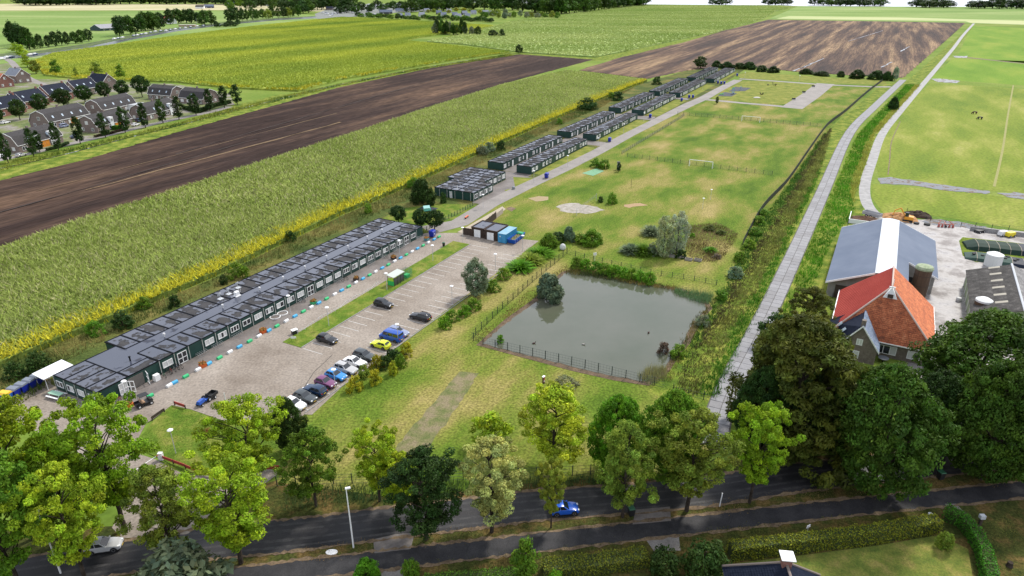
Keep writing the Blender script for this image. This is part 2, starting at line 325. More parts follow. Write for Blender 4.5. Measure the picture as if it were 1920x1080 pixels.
# ------------------------------------------------------------------ ploughed fields: ridges run along the camp axis
def rotp(p, a): c, s = math.cos(a), math.sin(a); return (p[0] * c - p[1] * s, p[0] * s + p[1] * c)
def ridged_field(name, poly, ang, gap, hgt, m, z=.06, jit=.05, seg=9, **kw):
    q = [rotp(p, -ang) for p in poly]; ys = [p[1] for p in q]; mb = MB()
    mb.prism(poly, z, z)
    y = min(ys) + gap / 2; V = []; F = []
    while y < max(ys):
        xs = []
        for i in range(len(q)):
            (x1, y1), (x2, y2) = q[i], q[(i + 1) % len(q)]
            if (y1 > y) != (y2 > y): xs.append(x1 + (y - y1) / (y2 - y1) * (x2 - x1))
        xs.sort()
        for a, b in zip(xs[::2], xs[1::2]):
            n = max(2, int((b - a) / seg)); o = len(V)
            for k in range(n + 1):
                x = a + (b - a) * k / n; h = hgt * random.uniform(.7, 1.2); dy = random.uniform(-jit, jit)
                V += [(x, y - gap * .46, z), (x, y + dy, z + h), (x, y + gap * .46, z)]
            for k in range(n): i = o + 3 * k; F += [(i, i + 3, i + 4, i + 1), (i + 1, i + 4, i + 5, i + 2)]
        y += gap
    c, s = math.cos(ang), math.sin(ang)
    V = [(x * c - yy * s, x * s + yy * c, zz) for x, yy, zz in V]
    mb.add(V, F); kw.setdefault('kind', 'structure')
    return ob(name, mb.mesh(name, m), **kw)
PL1 = P((-300, 600), (-300, 425), (0, 339), (160, 300), (333, 248), (533, 193), (640, 163), (807, 128), (973, 102), (1112, 112), (1040, 131), (940, 158), (800, 203), (640, 257), (480, 308), (327, 359), (150, 415), (0, 469))
ridged_field('ploughed_field', PL1, R(66), 1.5, .22, SOIL)
PL2 = P((1085, 132), (1160, 109), (1280, 80), (1360, 57), (1440, 37), (1640, 40), (1810, 43), (1780, 70), (1740, 105), (1693, 146), (1600, 142), (1487, 134), (1380, 122), (1290, 132), (1213, 148))
ridged_field('ploughed_field', PL2, CA, 2.4, .25, SOIL2, seg=14)
for a, b, w, c in (((160, 358), (640, 230), 1.3, (.14, .09, .042)), ((67, 360), (633, 213), .6, (.13, .10, .075)), ((0, 400), (480, 262), .7, (.03, .02, .016)), ((330, 290), (900, 125), .8, (.035, .024, .02))): ribbon('tramline', [tuple(np.array(at(*a)) + (np.array(at(*b)) - np.array(at(*a))) * t / 12 + RNG.uniform(-.4, .4, 2)) for t in range(13)], [w * random.uniform(.3, 1.3) for _ in range(13)], .30, mat('tramline_%.2f' % (c[0] + c[1]), c, rough=1, fine=.4, fscale=1))
for k, (a, b, w) in enumerate([((1487, 134), (1545, 110), 1.6), ((1590, 78), (1655, 58), 1.0), ((1652, 127), (1672, 117), 1.5), ((1688, 97), (1705, 88), 1.5), ((1500, 129), (1520, 121), 2.2)]):
    c = [at(*a), at(*b)]; n = 9; pts = [(c[0][0] + (c[1][0] - c[0][0]) * t / n + random.uniform(-.4, .4), c[0][1] + (c[1][1] - c[0][1]) * t / n + random.uniform(-.4, .4)) for t in range(n + 1)]
    ribbon('puddle', pts, [w * random.uniform(.3, 1.2) for _ in pts], .34, PUD)
# ------------------------------------------------------------------ crops
MZ = P((-300, 615), (0, 474), (150, 420), (327, 364), (480, 313), (640, 262), (800, 208), (940, 163), (1062, 135), (1213, 153), (1180, 165), (1090, 202), (940, 268), (740, 361), (640, 403), (400, 520), (0, 690), (-300, 820))
edge = np.array(P((-300, 820), (0, 690), (400, 520), (640, 403), (740, 361), (940, 268), (1090, 202), (1180, 165), (1213, 153)))
def edgedist(X, Y, E_):
    d = np.full(X.shape, 1e9)
    for i in range(len(E_) - 1):
        a = E_[i]; b = E_[i + 1]; ab = b - a; t = np.clip(((X - a[0]) * ab[0] + (Y - a[1]) * ab[1]) / (ab @ ab), 0, 1)
        d = np.minimum(d, np.hypot(X - a[0] - t * ab[0], Y - a[1] - t * ab[1]))
    return d
def maize_col(X, Y, N):
    d = edgedist(X, Y, edge) + vnoise(X, Y, 5, 3) * 3 - 1.5; t = np.clip(1 - d / 7.5, 0, 1)[:, None]
    n = (vnoise(X, Y, 14, 1) * .6 + vnoise(X, Y, 4, 2) * .4)[:, None]
    g = np.array([.22, .29, .055]) * (1 - n) + np.array([.36, .42, .11]) * n
    far = np.clip((Y[:, None] - 200) / 250, 0, 1); g = g * (1 + .12 * far)  # crop lightened with distance, far paling put into the colour
    r = RNG.uniform(0, 1, (N, 1)); t = np.where(r < t * 1.15, .85, t * .3); c = g * (1 - t) + np.array([.58, .52, .025]) * t
    r = RNG.uniform(0, 1, (N, 1)); top = r > .84
    c = np.where(top & (t < .5), np.array([.40, .38, .19]), c)
    return c * RNG.uniform(.55, 1.4, (N, 1))
X, Y = scatter(MZ, .85, .40)
nearm = Y < 190
a_ = tufts(X[nearm], Y[nearm], 8, .75, .26, 1.7, maize_col, z0=1.25, spread=.34)
b_ = tufts(X[~nearm], Y[~nearm], 5, .75, .42, 1.7, maize_col, z0=1.25, spread=.4)
e_ = scatter(MZ, .7, .5); k_ = edgedist(e_[0], e_[1], edge) < 1.6; e_ = tufts(e_[0][k_], e_[1][k_], 5, 1.15, .2, .7, maize_col, z0=.1, spread=.3)
Vm, Fm, Tm = merge([a_, b_, e_])
ob('maize_crop', fastmesh('maize_crop', Vm, Fm, BLADE, Tm), kind='stuff', label='tall green maize crop with a bright yellow edge beside the long green cabins', cat='maize')
def shrinkpoly(poly, d):
    cx = sum(p[0] for p in poly) / len(poly); cy = sum(p[1] for p in poly) / len(poly)
    return [(p[0] + (cx - p[0]) * d / math.hypot(cx - p[0], cy - p[1]), p[1] + (cy - p[1]) * d / math.hypot(cx - p[0], cy - p[1])) for p in poly]
sheet('crop_floor', MZ, 1.15, mat('maize_canopy', ramp=[(.35, (.08, .12, .022)), (.65, (.18, .23, .05))], scale=.6, rough=1, spec=.05, fine=.4, fscale=2), thick=1.1)
# yellow-green fields beyond the housing estate
F3 = P((66, 116), (100, 102), (353, 66), (480, 50), (640, 33), (780, 40), (925, 49), (880, 58), (780, 72), (760, 78), (840, 86), (955, 99), (860, 112), (740, 133), (640, 150), (560, 172), (430, 166), (333, 155), (227, 152), (140, 148), (85, 142))
F4 = P((1460, 11), (1207, 10), (1035, 31), (960, 41), (900, 60), (800, 79), (870, 84), (975, 99), (1117, 108), (1200, 91), (1280, 73), (1340, 62), (1430, 36), (1450, 22), (1490, 13))
MZ3 = mat('far_crop', (1, 1, 1), rough=.9, spec=.1, tint=True, trans=.2)
edge3 = np.array(P((66, 116), (85, 142), (227, 152), (333, 155), (430, 166), (560, 172), (640, 150), (740, 133), (955, 99)))
def f3col(X, Y, N):
    d = edgedist(X, Y, edge3); q = X * UX + Y * UY; v = X * UY - Y * UX
    s = vnoise(v, q * .12, 42, 5) * .6 + vnoise(v, q * .12, 13, 15) * .15 + vnoise(X, Y, 60, 6) * .25; s = np.clip((s - .3) * 2.2, 0, 1)[:, None]
    c = np.array([.20, .29, .045]) * (1 - s) + np.array([.43, .47, .065]) * s
    e = np.clip(1 - d / 9, 0, 1)[:, None] * (vnoise(X, Y, 11, 8)[:, None] > .35); c = c * (1 - e) + np.array([.42, .38, .03]) * e
    return c * RNG.uniform(.9, 1.1, (N, 1))
def f4col(X, Y, N):
    s = np.clip(vnoise(X * .3, Y, 40, 5) * 1.3 - .1, 0, 1)[:, None]
    c = np.array([.26, .35, .09]) * (1 - s) + np.array([.40, .46, .16]) * s  # pale far crop, some of the glare is in these tones
    return c * RNG.uniform(.9, 1.1, (N, 1))
for nm, poly, colf, sp, lab in (('maize_crop', F3, f3col, 1.8, 'yellow green maize crop in the field behind the housing estate'), ('maize_crop', F4, f4col, 4.2, 'pale green crop in the wide field beyond the small tree clump')):
    X, Y = scatter(poly, sp, .5); V, F, T = tufts(X, Y, 4, 1.1, sp * .8, 1.3, colf, z0=.9, spread=sp * .4)
    ob(nm, fastmesh(nm, V, F, MZ3, T), kind='stuff', label=lab, cat='maize')
    sheet('crop_floor', poly, 1.1, mat('crop_base' + ('' if poly is F3 else '_pale'), ramp=[(.3, (.15, .22, .03)), (.5, (.25, .31, .04)), (.7, (.40, .42, .045))] if poly is F3 else [(.3, (.20, .29, .07)), (.5, (.27, .35, .095)), (.7, (.36, .42, .14))], scale=.03, detail=9, stretch=(.25, 1, 1), rot=-CA, rough=.95, fine=.25, fscale=.5), thick=1.05)
# green strip between the two crops
sheet('ditch_bank', P((800, 78), (880, 58), (925, 50), (960, 42), (900, 60), (800, 80), (975, 100), (1117, 109), (1280, 76), (1340, 62), (1280, 79), (1150, 112), (1112, 114), (1110, 113), (975, 102)), .05, G_VERGE)

# ------------------------------------------------------------------ camp paving
sheet('yard_paving', P((30, 790), (20, 745), (92, 700), (96, 721), (188, 764), (362, 673), (560, 566), (785, 446), (790, 437), (870, 437), (1010, 452), (978, 476), (895, 532), (800, 604), (700, 682), (640, 727), (585, 778), (545, 776), (430, 793), (358, 768), (322, 760), (288, 786), (275, 793), (255, 830), (150, 850)), .05, PAVE)
sheet('entrance_paving', P((150, 848), (255, 828), (256, 850), (292, 862), (345, 890), (395, 893), (440, 880), (500, 878), (525, 886), (500, 905), (430, 935), (352, 1002), (230, 1010), (210, 990), (245, 930), (180, 880)), .052, PAVE)
sheet('damp_walkway', [UV(0.1, .02), UV(0.1, 4.2), UV(91, 4.6), UV(91, .02)], .056, PAVE_DK)
ribbon('camp_road', P((800, 432), (862, 418), (918, 383), (985, 350), (1060, 315), (1120, 285), (1180, 252), (1240, 222), (1292, 196), (1320, 184), (1350, 167), (1384, 150)), [7.5, 6, 5.6, 5.5, 5.5, 5.5, 5.5, 5.6, 6.5, 6.5, 6, 6], .06, PAVE_LT)
for q in ([UV(122, -3.7), UV(122, 3.6), UV(156, 3.4), UV(158, -7), UV(134.8, -7), UV(134.8, -3.7)], [UV(213.2, -16), UV(222, -16), UV(222, 4), UV(214.5, 4.5)], [UV(279, -16), UV(289, -16), UV(289, 4), UV(280, 4.5)], [UV(350, -16), UV(356, -16), UV(356, 4), UV(350, 4.5)], [UV(212, -13.6), UV(160.5, -13.6), UV(160.5, -8.2), UV(212, -8.2)], [UV(279, -13.6), UV(222, -13.6), UV(222, -8.2), UV(279, -8.2)], [UV(350, -13.6), UV(289, -13.6), UV(289, -8.2), UV(350, -8.2)]):
    sheet('paved_path', q, .045, PAVE_DK)
for a, b in ((136, 158), (160, 212), (224, 279), (291, 349), (357, 421), (430, 496)):
    sheet('dry_lawn', [UV(a + 2, -2.2), UV(a + 1, 4.6 if a > 136 else 3.2), UV(b - 2, 4.6 if a > 136 else 3.2), UV(b - 1, -2.2)] if a > 136 else P((966, 352), (945, 357), (961, 364), (1003, 352), (1020, 340), (1000, 334), (962, 332)), .055, G_DRYLAWN)
# loop path round the playground
ribbon('playground_path', P((1326, 187), (1400, 194), (1460, 199), (1488, 202)), 5, .062, PAVE_LT)
ribbon('playground_path', P((1484, 203), (1520, 179), (1548, 157)), 11, .066, PAVE_LT)
ribbon('playground_path', P((1386, 148), (1450, 152), (1545, 159), (1640, 163), (1672, 163)), 5, .070, PAVE_LT)
sheet('play_lawn', P((1334, 184), (1400, 191), (1462, 196), (1482, 194), (1534, 158), (1450, 153), (1394, 152)), .05, G_DRYLAWN)
sheet('grass_strip', P((1390, 147), (1380, 141), (1400, 135), (1660, 152), (1665, 160), (1540, 155), (1450, 150)), .05, G_DRYLAWN)
# lawns
sheet('lawn', P((323, 762), (358, 770), (432, 794), (545, 800), (560, 850), (470, 880), (395, 888), (345, 886), (305, 862), (265, 845), (258, 826), (288, 790)), .09, G_LAWN, thick=.06)
sheet('lawn', [UV(29.4, 10), UV(29.4, 14.6), UV(90.6, 14.3), UV(90.6, 9.3), UV(60, 9.6)], .11, G_LAWN, thick=.06)
sheet('play_lawn', P((700, 420), (750, 392), (820, 382), (884, 384), (908, 388), (855, 415), (800, 437), (788, 440), (786, 425)), .05, G_LAWN)
sheet('gravel_track', P((862, 697), (898, 700), (880, 730), (790, 860), (735, 850), (765, 810)), .045, jag=.12, m=mat('worn_track', ramp=[(.35, (.095, .115, .028)), (.48, (.14, .135, .05)), (.6, (.19, .155, .085))], scale=.5, detail=9, fine=.25, fscale=4, rough=.95))
sheet('sand_pit', P((1042, 388), (1060, 382), (1085, 381), (1120, 388), (1135, 394), (1110, 400), (1075, 400), (1050, 396)), .05, SAND, jag=.4)
sheet('paved_path', [UV(150.8, -20), UV(160.2, -13), UV(160.2, -2), UV(156, -2), UV(158.2, -7.1), UV(150.8, -7.1)], .042, PAVE_DK)
sheet('bare_patch', P((990, 372), (1010, 368), (1028, 369), (1028, 375), (1005, 378)), .05, jag=.4, m= mat('straw_patch', (.3, .23, .13), rough=1, fine=.2))
sheet('bare_patch', P((948, 392), (958, 388), (968, 391), (960, 397)), .05, MUD, jag=.3)
sheet('bare_patch', P((1170, 384), (1200, 381), (1215, 385), (1180, 390)), .05, jag=.4, m= mat('dry_patch', (.33, .22, .12), rough=1, fine=.2))
# parking bays
CP = sheet('car_park', [UV(12, 24.9), UV(12, 30.3), UV(91, 29.5), UV(91, 24.9)], .054, PAVE)
ln = MB().box(0, 4.8, -.06, .06, 0, .004).mesh('parking_line', WHITEPAINT)
for k in range(25):
    ob('parking_line', ln, CP, (*UV(29.4 + 2.54 * k, 15.05), .060), CA - R(90))
for k in range(30):
    u = 14.9 + 2.54 * k
    if not 48 < u < 50: ob('parking_line', ln, CP, (*UV(u, 25.2), .060), CA - R(90))
ob('kerb_line', MB().box(0, 61, -.07, .07, 0, .12).mesh('kerb', CONC), CP, (*UV(29.4, 14.7), .05), CA)
ob('kerb_line', MB().box(0, 77, -.07, .07, 0, .12).mesh('kerb', CONC), CP, (*UV(14, 30.1), .05), CA - R(.3))
# ------------------------------------------------------------------ public road, cycle path
RD = smooth_line(P((-260, 1130), (40, 1078), (260, 1040), (400, 1017), (560, 1002), (720, 981), (880, 963), (1000, 948), (1280, 926), (1480, 897), (1620, 882), (1800, 862), (2060, 836)), 4)
ribbon('asphalt_road', RD, 5.7, .05, ASPH)
CY = smooth_line(P((-100, 1180), (200, 1120), (420, 1086), (640, 1060), (800, 1041), (985, 1020), (1280, 986), (1530, 958), (1725, 938), (1920, 918), (2100, 900)), 4)
ribbon('cycle_path', CY, 3.2, .05, CYCL)
for q in (P((700, 1012), (742, 1002), (778, 999), (770, 1030), (702, 1038)), P((1192, 956), (1256, 950), (1258, 977), (1186, 984))): sheet('driveway_paving', q, .055, PAVE_DK)
for q in (P((1208, 1008), (1272, 1003), (1276, 1033), (1226, 1034)), P((716, 1068), (755, 1064), (757, 1095), (712, 1095))): sheet('driveway_paving', q, .056, mat('drive', ramp=[(.3, (.15, .135, .12)), (.7, (.24, .22, .2))], scale=.5, detail=7, fine=.2, fscale=5, rough=.85))
ribbon('garden_path', smooth_line(P((1782, 945), (1800, 965), (1822, 990), (1845, 1030), (1862, 1085), (1870, 1130))), 1.5, .056, mat('grit', ramp=[(.3, (.12, .105, .09)), (.7, (.2, .18, .16))], scale=.8, detail=7, fine=.2, fscale=6, rough=.9))
for nm, ln_, w_, m_ in (('road_edge_dirt', RD, 5.7, MUD), ('road_edge_dirt', CY, 3.2, MUD)):
    for s_ in (-1, 1):
        A_, B_ = strip(ln_, w_ - .1, 0); c_ = smooth_line(A_ if s_ > 0 else B_, 6); ribbon(nm, [(x + random.uniform(-.08, .08), y + random.uniform(-.12, .12)) for x, y in c_], [random.uniform(.12, .75) for _ in c_], .062, m_)
wear = mat('worn_asphalt', ramp=[(.4, (.030, .029, .030)), (.6, (.052, .050, .050))], scale=.7, detail=9, fine=.3, fscale=8, rough=.6, spec=.3)
for s_ in (-1.9, -.8, .8, 1.9):
    A_, B_ = strip(RD, abs(s_) * 2, 0); c_ = smooth_line(A_ if s_ > 0 else B_, 5); ribbon('wheel_track', c_, [random.uniform(.25, .5) for _ in c_], .056, wear)
# cracks and dark repair seams across the cycle path
crk = mat('crack', (.012, .012, .013), rough=.8)
for x, y in ((877, 1030), (950, 1024), (1010, 1017), (1088, 1006), (1100, 1002), (1365, 981), (1370, 976), (1170, 997)):
    a = at(x - 3, y + 9); b = at(x + 4, y - 11); pts = [(a[0] + (b[0] - a[0]) * t / 6 + random.uniform(-.06, .06), a[1] + (b[1] - a[1]) * t / 6 + random.uniform(-.06, .06)) for t in range(7)]
    ribbon('crack', pts, [random.uniform(.05, .14) for _ in pts], .058, crk)
ribbon('crack', [tuple(np.add(at(x, y), (random.uniform(-.3, .3), random.uniform(-.3, .3)))) for x, y in ((505, 800), (530, 775), (560, 740), (590, 700), (625, 665))], .10, .056, crk)
# ------------------------------------------------------------------ concrete slab road
cr_c = smooth_line(P((1336, 830), (1352, 765), (1380, 700), (1426, 612), (1484, 490), (1543, 360), (1594, 248), (1642, 198), (1693, 150)), 5)
CRD = ribbon('concrete_road', cr_c, 4.25, .05, mat('joint_dirt', (.085, .08, .07), rough=.9))
SLAB = [mat('slab_%s' % t, ramp=[(.3, tuple(c * .82 for c in b)), (.7, b)], scale=.9, detail=8, fine=.1, fscale=5, rough=.75, spec=.35) for t, b in (('grey', (.235, .232, .24)), ('pale', (.26, .257, .265)), ('dull', (.215, .21, .215)))]
slabm = [MB().box(-.98, .98, -.94, .94, 0, .05, taper=.012).mesh('slab', m) for m in SLAB]
def walk(line, step):
    d = 0; nxt = 0
    for a, b in zip(line, line[1:]):
        l = math.dist(a, b)
        while nxt <= d + l:
            t = (nxt - d) / l; yield (a[0] + (b[0] - a[0]) * t, a[1] + (b[1] - a[1]) * t), math.atan2(b[1] - a[1], b[0] - a[0]); nxt += step
        d += l
far = []
for i, (p, an) in enumerate(walk(cr_c, 2.04)):
    for s in (-.98, .98):
        q = (p[0] - math.sin(an) * s, p[1] + math.cos(an) * s)
        if i < 149: ob('slab', random.choice(slabm), CRD, (*q, .052 + random.uniform(0, .015)), an + random.uniform(-.012, .012))
        else: far.append((q, an))
mb = MB()
for q, an in far:
    c, s = math.cos(an), math.sin(an)
    mb.add([(q[0] + x * c - y * s, q[1] + x * s + y * c, z) for z in (.052, .10) for x, y in ((-.98, -1), (.98, -1), (.98, 1), (-.98, 1))], [(4, 5, 6, 7), (0, 1, 5, 4), (1, 2, 6, 5), (2, 3, 7, 6), (3, 0, 4, 7)])
ob('far_slabs', mb.mesh('far_slabs', SLAB[0]), CRD, kind='stuff')
tr_c = smooth_line(P((1826, 44), (1806, 66), (1788, 90), (1746, 140), (1690, 206), (1655, 250), (1636, 300), (1622, 345), (1625, 380), (1646, 405), (1690, 428), (1730, 440)), 5)
ribbon('farm_track', tr_c, 3.3, .05, CONC)
# ------------------------------------------------------------------ farmyard
sheet('farmyard', P((1640, 398), (1700, 412), (1755, 412), (1800, 420), (1870, 430), (2100, 450), (2150, 560), (2000, 640), (1900, 700), (1700, 720), (1690, 600), (1740, 540), (1690, 430)), .055, YARD)
sheet('grass_patch', P((1798, 452), (1805, 445), (1900, 455), (2100, 480), (2100, 500), (1900, 490), (1830, 492), (1805, 480)), .07, G_VERGE)
for q in (P((1646, 334), (1670, 332), (1720, 340), (1800, 351), (1855, 358), (1848, 364), (1780, 358), (1700, 347), (1650, 345)), P((1868, 362), (1900, 360), (1960, 370), (1960, 378), (1890, 370)), P((1745, 148), (1770, 148), (1800, 152), (1795, 156), (1760, 154)), P((1730, 407), (1780, 415), (1850, 425), (1840, 430), (1770, 425), (1728, 416)), P((1788, 105), (1815, 105), (1812, 109), (1790, 108))):
    sheet('muddy_puddle', q, .065, MUDWET, jag=.5)
sheet('ditch', P((1795, 108), (1818, 107.5), (1930, 120), (1990, 125.5), (1930, 121.2), (1818, 109)), .06, MUD)
ribbon('tractor_rut', smooth_line(P((1688, 228), (1672, 265), (1668, 300), (1665, 328))), .35, .07, MUD)
ribbon('worn_line', smooth_line(P((1900, 160), (1890, 215), (1880, 280), (1864, 350))), .8, .06, mat('straw_line', (.25, .24, .08), rough=1, fine=.2, fscale=2))
# ------------------------------------------------------------------ pond
POND = P((905, 645), (960, 598), (1007, 566), (1030, 545), (1057, 514), (1075, 509), (1123, 521), (1180, 528), (1223, 537), (1275, 545), (1318, 568), (1325, 580), (1312, 592), (1298, 610), (1282, 640), (1262, 664), (1248, 690), (1212, 716), (1150, 706), (1080, 690), (1000, 669), (945, 655))
sheet('pond_bank', [tuple(np.array(p) + (np.array(p) - np.mean(POND, 0)) / np.linalg.norm(np.array(p) - np.mean(POND, 0)) * (1.3)) for p in POND], .06, mat('bank_earth', ramp=[(.3, (.06, .045, .025)), (.6, (.13, .085, .05)), (.8, (.2, .13, .08))], scale=.7, detail=8, fine=.3, fscale=4, rough=.95))
sheet('pond_water', POND, .09, WATER, jag=.12)
# canal beyond the housing estate with moored boats
sheet('canal_water', P((60, 107), (120, 98), (190, 88), (240, 76), (330, 59), (420, 47), (520, 38), (640, 32), (700, 30), (700, 24), (640, 28), (520, 35.5), (400, 47), (320, 57), (225, 75), (160, 89), (60, 102), (-300, 128), (-300, 138)), .07, mat('canal', (.05, .06, .05), rough=.3, spec=.35))
ribbon('estate_road', smooth_line(P((-80, 318), (0, 300), (60, 287), (140, 268), (200, 254), (300, 230), (395, 210), (430, 200))), 4.6, .06, PAVE_LT)
ribbon('estate_road', smooth_line(P((0, 107), (20, 115), (38, 135), (60, 150), (95, 160), (180, 160), (300, 165))), 5, .06, PAVE_LT)
ribbon('towpath', smooth_line(P((60, 108), (140, 100), (250, 83), (352, 66), (420, 56), (480, 49))), 4, .06, mat('gritty_path', (.34, .31, .24), rough=1, fine=.15))
sheet('canal_bank', P((60, 103), (160, 90), (225, 76), (320, 58), (400, 48), (520, 36.5), (600, 31), (600, 29.5), (520, 34), (400, 44), (320, 53), (215, 71), (160, 82), (60, 97), (-300, 120), (-300, 128)), .06, mat('dark_bank', ramp=[(.4, (.03, .06, .015)), (.6, (.1, .13, .03))], scale=.15, detail=8, rough=1))
sheet('estate_ground', P((-200, 320), (0, 296), (140, 266), (300, 228), (395, 208), (440, 196), (430, 175), (330, 158), (150, 150), (60, 148), (20, 118), (-200, 140)), .05, mat('garden_ground', ramp=[(.35, (.07, .11, .02)), (.5, (.13, .15, .04)), (.6, (.2, .18, .15)), (.75, (.26, .24, .22))], scale=.09, detail=5, fine=.3, fscale=1, rough=.9))
sheet('field_verge', P((-300, 425), (-300, 350), (0, 305), (140, 275), (300, 237), (395, 216), (430, 200), (520, 178), (560, 175), (640, 155), (800, 124), (960, 101), (973, 103), (807, 129), (533, 194), (333, 249), (160, 301), (0, 340)), .045, G_VERGE)
# trench along the ploughed field
ribbon('ditch_water', smooth_line(P((-100, 330), (0, 316), (120, 290), (250, 256), (330, 237), (420, 212), (520, 187), (640, 158), (800, 126), (900, 110))), 1.2, .07, PUD)
# ------------------------------------------------------------------ cabin materials
GREEN = mat('dark_green_cladding', ramp=[(.3, (.009, .038, .032)), (.7, (.016, .055, .046))], scale=.8, detail=5, rough=.45, spec=.4)
ROOFWET = mat('wet_roofing', ramp=[(.45, (.05, .056, .078)), (.5, (.034, .034, .037)), (.6, (.058, .056, .057))], scale=.5, detail=4, rough=.5, rrough=(.465, .50, .05, .85), rspec=(1.0, .15))  # wet parts tinted blue, sky reflection put into the base colour
ROOFPOOL = mat('flooded_roofing', ramp=[(.3, (.045, .052, .075)), (.66, (.05, .056, .078)), (.7, (.05, .05, .055))], scale=.3, detail=6, rough=.1, rrough=(.60, .64, .06, .7), rspec=(.9, .15))  # bluish base colour carries part of the sky reflection
RIM = mat('roof_edge_dark', (.006, .007, .009), rough=.6, spec=.15)
WHT = mat('white_frame', (.8, .8, .79), rough=.5)
LGREY = mat('light_grey_metal', (.48, .5, .52), rough=.4)
GLASS = mat('dark_glass', (.02, .025, .03), rough=.06, spec=.8)
BLIND = mat('window_blind', (.62, .62, .60), rough=.25, spec=.6)
PIPE = mat('pale_drainpipe', (.45, .45, .42), rough=.5)
INT = mat('interior_shade', (.12, .11, .10), rough=.8)

def roof_panel(w, d, m=ROOFWET):
    """panel w along x, d along y, sunk between dark rims"""
    mb = MB().box(.1, w - .1, .1, d - .1, -.06, 0, 0)
    mb.box(0, .1, 0, d, -.10, .12, 1).box(w - .1, w, 0, d, -.10, .12, 1).box(.1, w - .1, 0, .1, -.10, .08, 1).box(.1, w - .1, d - .1, d, -.10, .08, 1)
    return mb.mesh('roof_panel', [m, RIM])
_win = {}
def window_mesh(w, h, n, cross=False):
    k = (w, h, n, cross)
    if k not in _win:
        f = .11; fr = MB().box(-w / 2, w / 2, -.07, 0, 0, f).box(-w / 2, w / 2, -.07, 0, h - f, h).box(-w / 2, -w / 2 + f, -.07, 0, f, h - f).box(w / 2 - f, w / 2, -.07, 0, f, h - f)
        for i in range(1, n): x = -w / 2 + w * i / n; fr.box(x - f * .6, x + f * .6, -.068, 0, f, h - f)
        if cross: fr.box(-w / 2 + f, w / 2 - f, -.065, 0, h * .45, h * .45 + f)
        g = [MB().box(-w / 2 + f + (w - 2 * f) * i / n, -w / 2 + f + (w - 2 * f) * (i + 1) / n, -.03, -.005, f, h - f).mesh('pane', m) for m in (GLASS, BLIND) for i in range(n)]
        _win[k] = (fr.mesh('window_frame', WHT), g, n)
    return _win[k]
def window(parent, x, y, z, w, h, n, rz=0, blind=.4, name='window', cross=False):
    fm, g, n = window_mesh(w, h, n, cross)
    o = ob(name, fm, parent, (x, y, z), rz)
    b = random.random() < blind
    for i in range(n):
        bb = b if random.random() < .8 else not b
        ob('pane', g[i + (n if bb else 0)], o)
    return o
pipe_m = MB().box(-.05, .05, -.10, -.01, 0, 2.62).mesh('drainpipe', PIPE)
H = 2.72
def wall_panel(w, z0=.12, h=H): return MB().box(.03, w - .03, -.03, 0, z0, h - .1).mesh('wall_panel', GREEN)
FRONT = CA            # local x along U; local -y points to the front (V)
def lbl(o, **k):
    for a, b in k.items(): o[a] = b

# ---- main long building (local x = u, local y = -v)
for m_ in (ROOFWET,):       # water stands along the panel edges, the middle dries first
    t_ = m_.node_tree; N_ = t_.nodes; g_ = N_.new('ShaderNodeTexCoord'); v1 = N_.new('ShaderNodeVectorMath'); v1.operation = 'SUBTRACT'; v1.inputs[1].default_value = (.5, .42, 0)
    s_ = N_.new('ShaderNodeVectorMath'); s_.operation = 'MULTIPLY'; s_.inputs[1].default_value = (.8, 1, 0); v2 = N_.new('ShaderNodeVectorMath'); v2.operation = 'LENGTH'; k_ = N_.new('ShaderNodeMath'); k_.operation = 'MULTIPLY_ADD'; k_.inputs[1].default_value = -.42
    n_ = [x for x in N_ if x.type == 'TEX_NOISE'][0]; outs = [l.to_socket for l in n_.outputs[0].links]; k2 = N_.new('ShaderNodeMath'); k2.operation = 'ADD'; k2.inputs[1].default_value = .115
    t_.links.new(g_.outputs['Generated'], v1.inputs[0]); t_.links.new(v1.outputs[0], s_.inputs[0]); t_.links.new(s_.outputs[0], v2.inputs[0]); t_.links.new(v2.outputs['Value'], k_.inputs[0]); t_.links.new(n_.outputs[0], k_.inputs[2]); t_.links.new(k_.outputs[0], k2.inputs[0])
    for q_ in outs: t_.links.new(k2.outputs[0], q_)
MBG = ob('cabin_building', None, None, (*UV(0, 0), 0), CA, label='longest dark green cabin building with a flooded flat roof facing the car park', cat='building')
core = MB().box(.06, 11.1, .03, 11.36, .1, H - .12).box(11.1, 90, .03, 14.4, .1, H - .12)
ob('wall', core.mesh('wall', GREEN), MBG)
ob('plinth', MB().box(.1, 90, .1, 11, 0, .12).mesh('plinth', RIM), MBG)
wing = roof_panel(5.5, 2.84)
for k in range(4): ob('roof_panel', wing, MBG, (0, 2.84 * k, H))
side = roof_panel(5.55, 2.84); ob('roof_panel', side, MBG, (5.55, 0, H))
ob('flooded_roof', MB().box(5.55, 11.15, 2.86, 11.36, H - .06, H - .01).mesh('flooded_roof', ROOFPOOL), MBG)
ob('flooded_roof', MB().box(11.15, 90.3, 5.72, 8.84, H - .06, H - .012).mesh('flooded_roof', ROOFPOOL), MBG)
ob('roof_edge', MB().box(5.55, 11.1, 11.36, 11.46, H - .14, H + .06).box(11.05, 11.15, 8.9, 14.6, H - .14, H + .07).mesh('roof_edge', RIM), MBG)
rp_f = roof_panel(2.925, 5.7); rp_b = roof_panel(2.925, 5.65)
wp = wall_panel(2.925)
